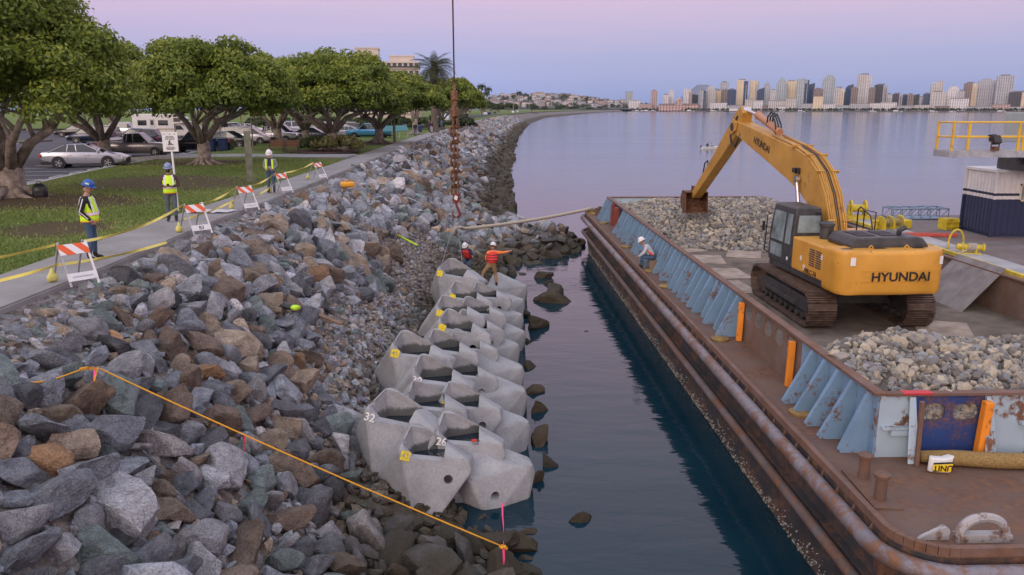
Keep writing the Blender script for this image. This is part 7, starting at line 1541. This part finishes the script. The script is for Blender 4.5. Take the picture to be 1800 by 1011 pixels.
LOWB = [(1300, 1316, 176, 'cream'), (1314, 1330, 178, 'white'), (1240, 1268, 182, 'white'), (1268, 1300, 186, 'grey'), (1370, 1386, 174, 'cream'), (1395, 1415, 183, 'grey'), (1416, 1432, 171, 'gold'), (1432, 1455, 184, 'white'), (1455, 1480, 186, 'green'), (1480, 1514, 183, 'grey'), (1514, 1532, 182, 'white'), (1532, 1558, 181, 'white'), (1560, 1590, 186, 'grey'), (1592, 1620, 185, 'cream'), (1626, 1652, 187, 'brown'), (1652, 1680, 174, 'white'), (1684, 1725, 187, 'grey'), (1725, 1752, 184, 'pink'), (1755, 1785, 188, 'white'), (1786, 1810, 186, 'cream'), (1330, 1352, 186, 'brown'), (1352, 1372, 187, 'white'), (1100, 1120, 178, 'white'), (1118, 1140, 184, 'pink'), (1340, 1372, 178, 'cream')]
for i, (a, b_, c, m) in enumerate(LOWB):
    cx, cy = shore_pt((a + b_) / 2); cx *= (cy + 25) / cy; cy += 25; w_ = (b_ - a) / 1400 * cy; h = (195.5 - c) / 1400 * cy; t_ = thing('waterfront_building', 'low %s waterfront building, %s from the left along the far quay' % (COLN[m], ordn(1 + sorted(x[0] for x in LOWB).index(a))), 'building', (cx, cy, 1.5), -math.atan2(cx, cy), 'low buildings along the far quay')
    q = MB(); q.bx(-w_ / 2, w_ / 2, 0, 24, 0, h); q.build('wall', WM[m], t_); q = MB(); q.bx(-w_ / 2 - .5, w_ / 2 + .5, -.6, 24.4, h + .01, h + .7); q.build('roof', ROOFM, t_)
t_ = thing('station_hall', 'long pink waterfront hall with a domed tower', 'building', (*shore_pt(1186), 1.5), R(-11)); M['pinkw'] = winmat('pink_hall', (.55, .38, .33), (.15, .10, .10), 9, 7, .45, .6)
q = MB(); q.bx(-58, 58, 10, 40, 0, 17); q.build('wall', M['pinkw'], t_); q = MB(); q.bx(-10, 10, 8, 28, 17, 29); q.build('tower', M['pinkw'], t_); q = MB(); q.lathe([(8.5, 29), (8, 32), (5, 36), (1, 38), (.3, 42)], (0, 18, 0), 12); q.build('dome', M['pinkw'], t_, True); q = MB(); q.prism([(9, 17), (41, 17), (25, 21)], -59, -11, 'x'); q.prism([(9, 17), (41, 17), (25, 21)], 11, 59, 'x'); q.build('roof', mat('hall_roof', (.20, .12, .10), .9), t_)
# boats and a tall ship along the quay
hullm = mat('boat_white', (.62, .62, .62), .4)
def far_boat(px, fw_, L, lab, mast=0, m=None):
    x, y = shore_pt(px); x *= (y - fw_) / y; y -= fw_; t_ = thing('moored_boat', lab, 'boat', (x, y, 0), R(rnd.uniform(-15, 15) - 35), 'boats moored off the far quay'); q = MB(); q.loft([[(a * L, -w_ * L, z_), (a * L, 0, -.3), (a * L, w_ * L, z_), (a * L, 0, z_ + .05)] for a, w_, z_ in ((-.5, .12, 1.6), (-.2, .14, 1.5), (.25, .11, 1.8), (.5, .01, 2.4))]); q.build('hull', m or hullm, t_); q = MB(); q.bx(-L * .25, L * .15, -L * .08, L * .08, 1.5, 1.5 + L * .12); q.build('cabin', hullm, t_)
    for k in range(mast):
        q = MB(); xx = (k - (mast - 1) / 2) * L * .25; q.tube((xx, 0, 1.5), (xx, 0, L * (.75 if mast == 3 else 1.1)), .28, .12, 5)
        if mast == 3:
            for z_ in (.3, .45, .6): q.tube((xx, -L * .1, L * z_), (xx, L * .1, L * z_), .15, .15, 4)
        q.build('mast', mat('mast_wood', (.32, .20, .16), .7), t_)
far_boat(1283, 60, 62, 'tall ship with three masts moored off the quay', 3, mat('ship_red', (.32, .20, .17), .6))
for i, px in enumerate((1108, 1115, 1124, 1131, 1142, 1205, 1245, 1362, 1395, 1518, 1560, 1622, 1655, 1738)): far_boat(px, 40 + (i * 53) % 160, 16 + (i * 7) % 12, 'white boat, %s from the left off the far quay' % ordn(i + 1), 1 if i % 3 == 0 else 0)
# hillside with houses behind the curving shore
def hill_z(x, y): return 2.5 + 46 * np.exp(-((x - 40) / 400.) ** 2 * .9 - ((y - 3050) / 420.) ** 2) + 9 * np.exp(-((x - 190) / 160.) ** 2 - ((y - 2900) / 250.) ** 2) + 2.0 * np.sin(x / 37.) * np.cos(y / 61.) * np.clip((y - 2520) / 150, 0, 1)
xs = np.linspace(-900, 620, 110); ys = np.linspace(2440, 3900, 70); XX, YY = np.meshgrid(xs, ys); V = np.stack([XX, YY, hill_z(XX, YY)], 2).reshape(-1, 3); i = (np.arange(69)[:, None] * 110 + np.arange(109)[None]).ravel(); F_ = np.stack([i, i + 1, i + 111, i + 110], 1)
tag(obj('hillside', bulk('hillside', V, F_, mat('hill_scrub', (.045, .055, .035), .95, 0, .3, .02, (.085, .085, .06)), smooth=True)), 'low hillside covered in houses and trees', None, None, 'structure')
HC_ = [mat('house_wall_%d' % k, c, .8) for k, c in enumerate(((.60, .57, .54), (.55, .44, .38), (.48, .47, .48), (.62, .50, .42), (.40, .36, .34)))]; RC_ = [mat('house_roof_%d' % k, c, .9) for k, c in enumerate(((.22, .10, .075), (.14, .13, .13), (.28, .20, .16)))]
DK = mat('house_window', (.05, .06, .07), .2)
protos = []
for k in range(8):
    w_, d, h = 13 + (k * 5) % 12, 11, 6 + (k * 3) % 8; t_ = thing('hill_house', 'pale house on the hillside', 'house', (0, 0, -500), 0, 'houses on the far hillside')
    q = MB(); q.bx(-w_ / 2, w_ / 2, -d / 2, d / 2, -6, h); q.build('wall', HC_[k % 5], t_)
    q = MB(); q.prism([(-d / 2 - .6, h), (d / 2 + .6, h), (0, h + 2.6)] if k % 3 else [(-d / 2 - .5, h), (d / 2 + .5, h), (d / 2 + .5, h + .8), (-d / 2 - .5, h + .8)], -w_ / 2 - .6, w_ / 2 + .6, 'x'); q.build('roof', RC_[k % 3], t_)
    for j in range(3):
        for z_ in ((2, 3.6),) + (((5.6, 7.4),) if h > 9 else ()): q = MB(); x = -w_ / 2 + w_ * (j + .5) / 3; q.bx(x - 1.3, x + 1.3, -d / 2 - .12, -d / 2 - .02, *z_); q.build('window', DK, t_)
    protos.append(t_)
rh = random.Random(5); placed = 0; HL = ['white', 'tan', 'grey', 'cream', 'brownish']; used_ = set()
for k in range(170):
    px = rh.uniform(868, 1112); y = rh.uniform(2530, 3060); x = (px - 900) / 1400 * y; k8 = rh.randrange(8)
    src = protos[k8]; o = src if k8 not in used_ else copy_tree(src); used_.add(k8); o.location = (x, y, float(hill_z(x, y))); o.rotation_euler = (0, 0, R(rh.uniform(-40, 40))); s_ = rh.uniform(.7, 1.15); o.scale = (s_,) * 3
    o['label'] = '%s house with %s roof among the hillside houses' % (HL[k8 % 5], ['a red', 'a grey', 'a tan'][k8 % 3])
for k, p in enumerate(protos):
    if k not in used_:
        for c in list(p.children): bpy.data.objects.remove(c)
        bpy.data.objects.remove(p)
for i, (px0, px1, top, m, y) in enumerate(((1095, 1107, 163, 'green', 2780), (1062, 1085, 182, 'white', 2600), (1040, 1058, 178, 'pink', 2650), (1000, 1016, 180, 'white', 2700), (960, 978, 182, 'cream', 2700))):
    x = ((px0 + px1) / 2 - 900) / 1400 * y; w_ = (px1 - px0) / 1400 * y; h = (191 - top) / 1400 * y + 8.1 - float(hill_z(x, y)); t_ = thing('hill_block', '%s apartment block, %s from the right, among the hillside houses' % (COLN[m], ordn(i + 1)), 'building', (x, y, float(hill_z(x, y)) - 2), 0, 'apartment blocks on the hillside'); q = MB(); q.bx(-w_ / 2, w_ / 2, 0, 18, 0, max(8, h) + 2); q.build('wall', WM[m], t_); q = MB(); q.bx(-w_ / 2 - .5, w_ / 2 + .5, -.5, 18.5, max(8, h) + 2.01, max(8, h) + 2.8); q.build('roof', ROOFM, t_)
rsw = np.random.RandomState(9); n_ = 520; y = rsw.uniform(2500, 3150, n_); px = rsw.uniform(860, 1135, n_); x = (px - 900) / 1400 * y; cl = [(a, b_, float(hill_z(a, b_)) + 3 * r, 4.2 * r) for a, b_, r in zip(x, y, rsw.uniform(.6, 1.6, n_))]
tag(obj('hillside_trees', leaves('hillside_trees', cl, 26000, 1.9, M['leafd'], rsw, 1.1)), 'dark trees scattered over the far hillside', None, None, 'stuff')
x0 = np.linspace(1100, 1800, 260); cl = []
for p in x0:
    a, b_ = shore_pt(p + rsw.uniform(-1, 1)); cl.append((a * 1.004, b_ * 1.004 + rsw.uniform(0, 12), 3.5 + rsw.uniform(0, 3), rsw.uniform(2.2, 4.6)))
tag(obj('quay_trees', leaves('quay_trees', cl, 14000, 1.5, M['leafd'], rsw, 1.2)), 'dark line of trees along the far quay', None, None, 'stuff')
# faint mountains beyond the city
mt = MB(); rng = np.random.RandomState(2); pts = []
for k in range(61):
    px = 1040 + k * 16; hpx = 6 + 30 * math.exp(-((px - 1228) / 42.) ** 2) + 16 * math.exp(-((px - 1330) / 90.) ** 2) + 13 * math.exp(-((px - 1600) / 60.) ** 2) + 10 * math.exp(-((px - 1760) / 60.) ** 2) + 1.6 * rng.normal(); pts.append(((px - 900) / 1400 * 16000, 16000, max(5, hpx) / 1400 * 16000))
V = [(x, y - 2500, -20) for x, y, z in pts] + [(x * 1.0, y - 900, z * .6) for x, y, z in pts] + pts + [(x, y + 2500, -20) for x, y, z in pts]; n_ = 61
mt.add(V, [(r * n_ + k, r * n_ + k + 1, (r + 1) * n_ + k + 1, (r + 1) * n_ + k) for r in range(3) for k in range(60)]); tag(mt.build('mountains', mat('far_mountain', (.10, .115, .13), .95, 0, .1, .001), None, True), 'faint mountain ridge beyond the city', None, None, 'structure')
# hotel behind the park trees
ht = thing('hotel', 'cream stepped hotel rising behind the park trees', 'hotel', (-46, 300, PZ - .5), R(6)); hw = mat('hotel_cream', (.56, .49, .42), .7, 0, .08, .2)
for nm_, x0, x1, y0, y1, z1 in (('main_wing', -14, 12.2, 0, 16, 20.2), ('upper_wing', -10.8, -2.6, 2, 13, 25.2), ('stair_tower', 1.5, 10.2, 3, 13, 22.6)):
    q = MB(); q.bx(x0, x1, y0, y1, 0, z1); q.build(nm_, hw, ht); q = MB(); q.bx(x0 - .25, x1 + .25, y0 - .25, y1 + .25, z1 + .01, z1 + .5); q.build('parapet', hw, ht)
for r in range(6):
    q = MB(); q.bx(-14.1, 12.3, -.8, -.02, 2.2 + r * 3.2, 2.45 + r * 3.2); q.build('balcony_slab', hw, ht)
    for k in range(13): q = MB(); q.bx(-13.4 + k * 2, -12.1 + k * 2, -.06, -.01, 2.8 + r * 3.2, 4.7 + r * 3.2); q.build('window', DK, ht)
q = MB(); q.bx(-14.3, 12.5, -.5, 16.5, 18.6, 19.1); q.build('dark_eaves', M['exdark'], ht)
# trees, posts and traffic along the curving shore road
ftree = limb_tree('shore_tree', 'dark tree along the curving shore road', (-14, 215, PZ), (-14, 215), 4.5, 4.5, 7.0, 12.0, 77, 3600, .42, 26, 1.5, .35, 1.6, 5, 'trees along the curving shore road', 'leafd', False)
k = 0
for y in np.concatenate([np.arange(232, 420, 24), np.arange(420, 900, 30), np.arange(900, 2300, 60)]):
    o = copy_tree(ftree); s_ = rnd.uniform(.85, 1.45) * (1.0 if y < 500 else .95); o.location = (float(xp(y)) - rnd.uniform(7, 22) * (1 if y < 500 else 2), float(y), PZ); o.scale = (s_, s_, s_); o.rotation_euler = (0, 0, rnd.uniform(0, 6)); k += 1
fpalm = thing('shore_palm', 'slender palm along the curving shore road', 'palm', (-17, 240, PZ), 0, 'palms along the curving shore road'); q = MB(); q.tube((0, 0, 0), (.3, 0, 10), .25, .18, 7); q.build('trunk', M['bark'], fpalm); V, Fq, cl = [], [], []
for j in range(26):
    a, e = rs.uniform(0, 6.28), rs.uniform(-.9, 1.2); h = np.array([math.cos(a), math.sin(a), 0]); s2 = np.array([-math.sin(a), math.cos(a), 0]) * .28; p = np.array([.3, 0, 10.]); 
    for f_ in range(4):
        p2 = p + (h * math.cos(e) + np.array([0, 0, math.sin(e)])) * .55; e -= .4; i0 = len(V); V += [p - s2, p + s2, p2 + s2 * .8, p2 - s2 * .8]; Fq.append((i0, i0 + 1, i0 + 2, i0 + 3)); cl += [(.3, .3, .3, 1)] * 4; p = p2
obj('crown', bulk('crown', np.array(V), np.array(Fq), M['leafd'], None, {'leaf': ('POINT', np.array(cl))}), fpalm)
for y in (262, 290, 330, 352, 410, 450, 520, 610, 700, 820): o = copy_tree(fpalm); s_ = rnd.uniform(.8, 1.25) * (1 if y < 450 else 1.4); o.location = (float(xp(y)) - rnd.uniform(9, 26), float(y), PZ); o.scale = (s_, s_, s_)
strip('shore_road', lambda y: xp(y) - 14, lambda y: xp(y) - 5, list(np.arange(150, 420, 20)) + list(np.arange(420, 2400, 90)), PZ + .42, .3, M['asphalt'], 'road following the curving shore')
sc_m = MB(); sc_m.loft([[(x, -.85, .3), (x, .85, .3), (x, .85 * k_, z_), (x, -.85 * k_, z_)] for x, z_, k_ in ((-2.2, .8, 1), (-2.1, 1.0, 1), (-1.4, 1.45, .8), (.4, 1.45, .8), (1.1, 1.0, 1), (2.2, .75, 1))]); fcars = [sc_m.mesh('distant_car', CARM[c]) for c in ('white', 'silver', 'black', 'navy')]
for k, y in enumerate((205, 214, 222, 233, 247, 262, 280, 300, 330, 370, 420, 480, 560, 650)): o = obj('distant_car', fcars[k % 4]); o.location = (float(xp(y)) - 6.5 - (k % 3) * 2.6, y, PZ + .43); o.rotation_euler = (0, 0, R(90)); tag(o, '%s car far along the shore road, %s from the near end' % (['white', 'silver', 'black', 'dark blue'][k % 4], ordn(k + 1)), 'car', 'cars far along the shore road')

# more trees and cars filling the back of the car park
for k, (x, y, s_) in enumerate(((-34, 150, 1.2), (-46, 146, 1.1), (-58, 150, 1.25), (-70, 142, 1.15), (-82, 138, 1.2), (-94, 132, 1.2), (-26, 160, 1.2), (-108, 125, 1.3), (-62, 118, .8), (-20, 140, 1.0), (-122, 118, 1.3), (-76, 165, 1.4))):
    o = copy_tree(ftree); o.location = (x, y, PZ - .1); o.scale = (s_,) * 3; o.rotation_euler = (0, 0, k * 1.3); o['label'] = 'dark tree behind the parked cars'; o['group'] = 'trees behind the car park'
for k, (c, kind, x, y, a) in enumerate((('white', 'suv', -51, 108, 6), ('black', 'sedan', -57, 106, 186), ('silver', 'van', -47, 118, 6), ('navy', 'suv', -35.5, 76, 188), ('grey', 'pickup', -33.5, 98.5, 8), ('charcoal', 'suv', -22.4, 108, 180), ('white', 'suv', -26.5, 112, 184))):
    car(kind, c, (.1, .1, .1), (x, y, LZ), R(a), ['white', 'black', 'silver', 'dark blue', 'grey', 'charcoal', 'white'][k] + ' ' + kind.replace('suv', 'off-roader').replace('hatch', 'hatchback') + ' in the back rows of the car park, ' + ['left of the motorhome', 'far left', 'behind the motorhome', 'beside the grey-silver pickup', 'right of the motorhome', 'behind the twin-trunk ficus', 'behind the white pickup'][k])
# ================================================================ evening haze
hz = MB(); hz.bx(-2500, 9000, -80, 20500, -30, 900)
m = bpy.data.materials.new('haze'); m.use_nodes = True; t = m.node_tree; t.nodes.clear(); ou = N(t, 'ShaderNodeOutputMaterial'); pv = N(t, 'ShaderNodeVolumePrincipled'); pv.inputs['Color'].default_value = (.62, .76, 1, 1); pv.inputs['Density'].default_value = 3e-5; pv.inputs['Anisotropy'].default_value = 0
t.links.new(pv.outputs[0], ou.inputs['Volume']); o = hz.build('haze', m); tag(o, 'thin evening haze over the bay', None, None, 'stuff')
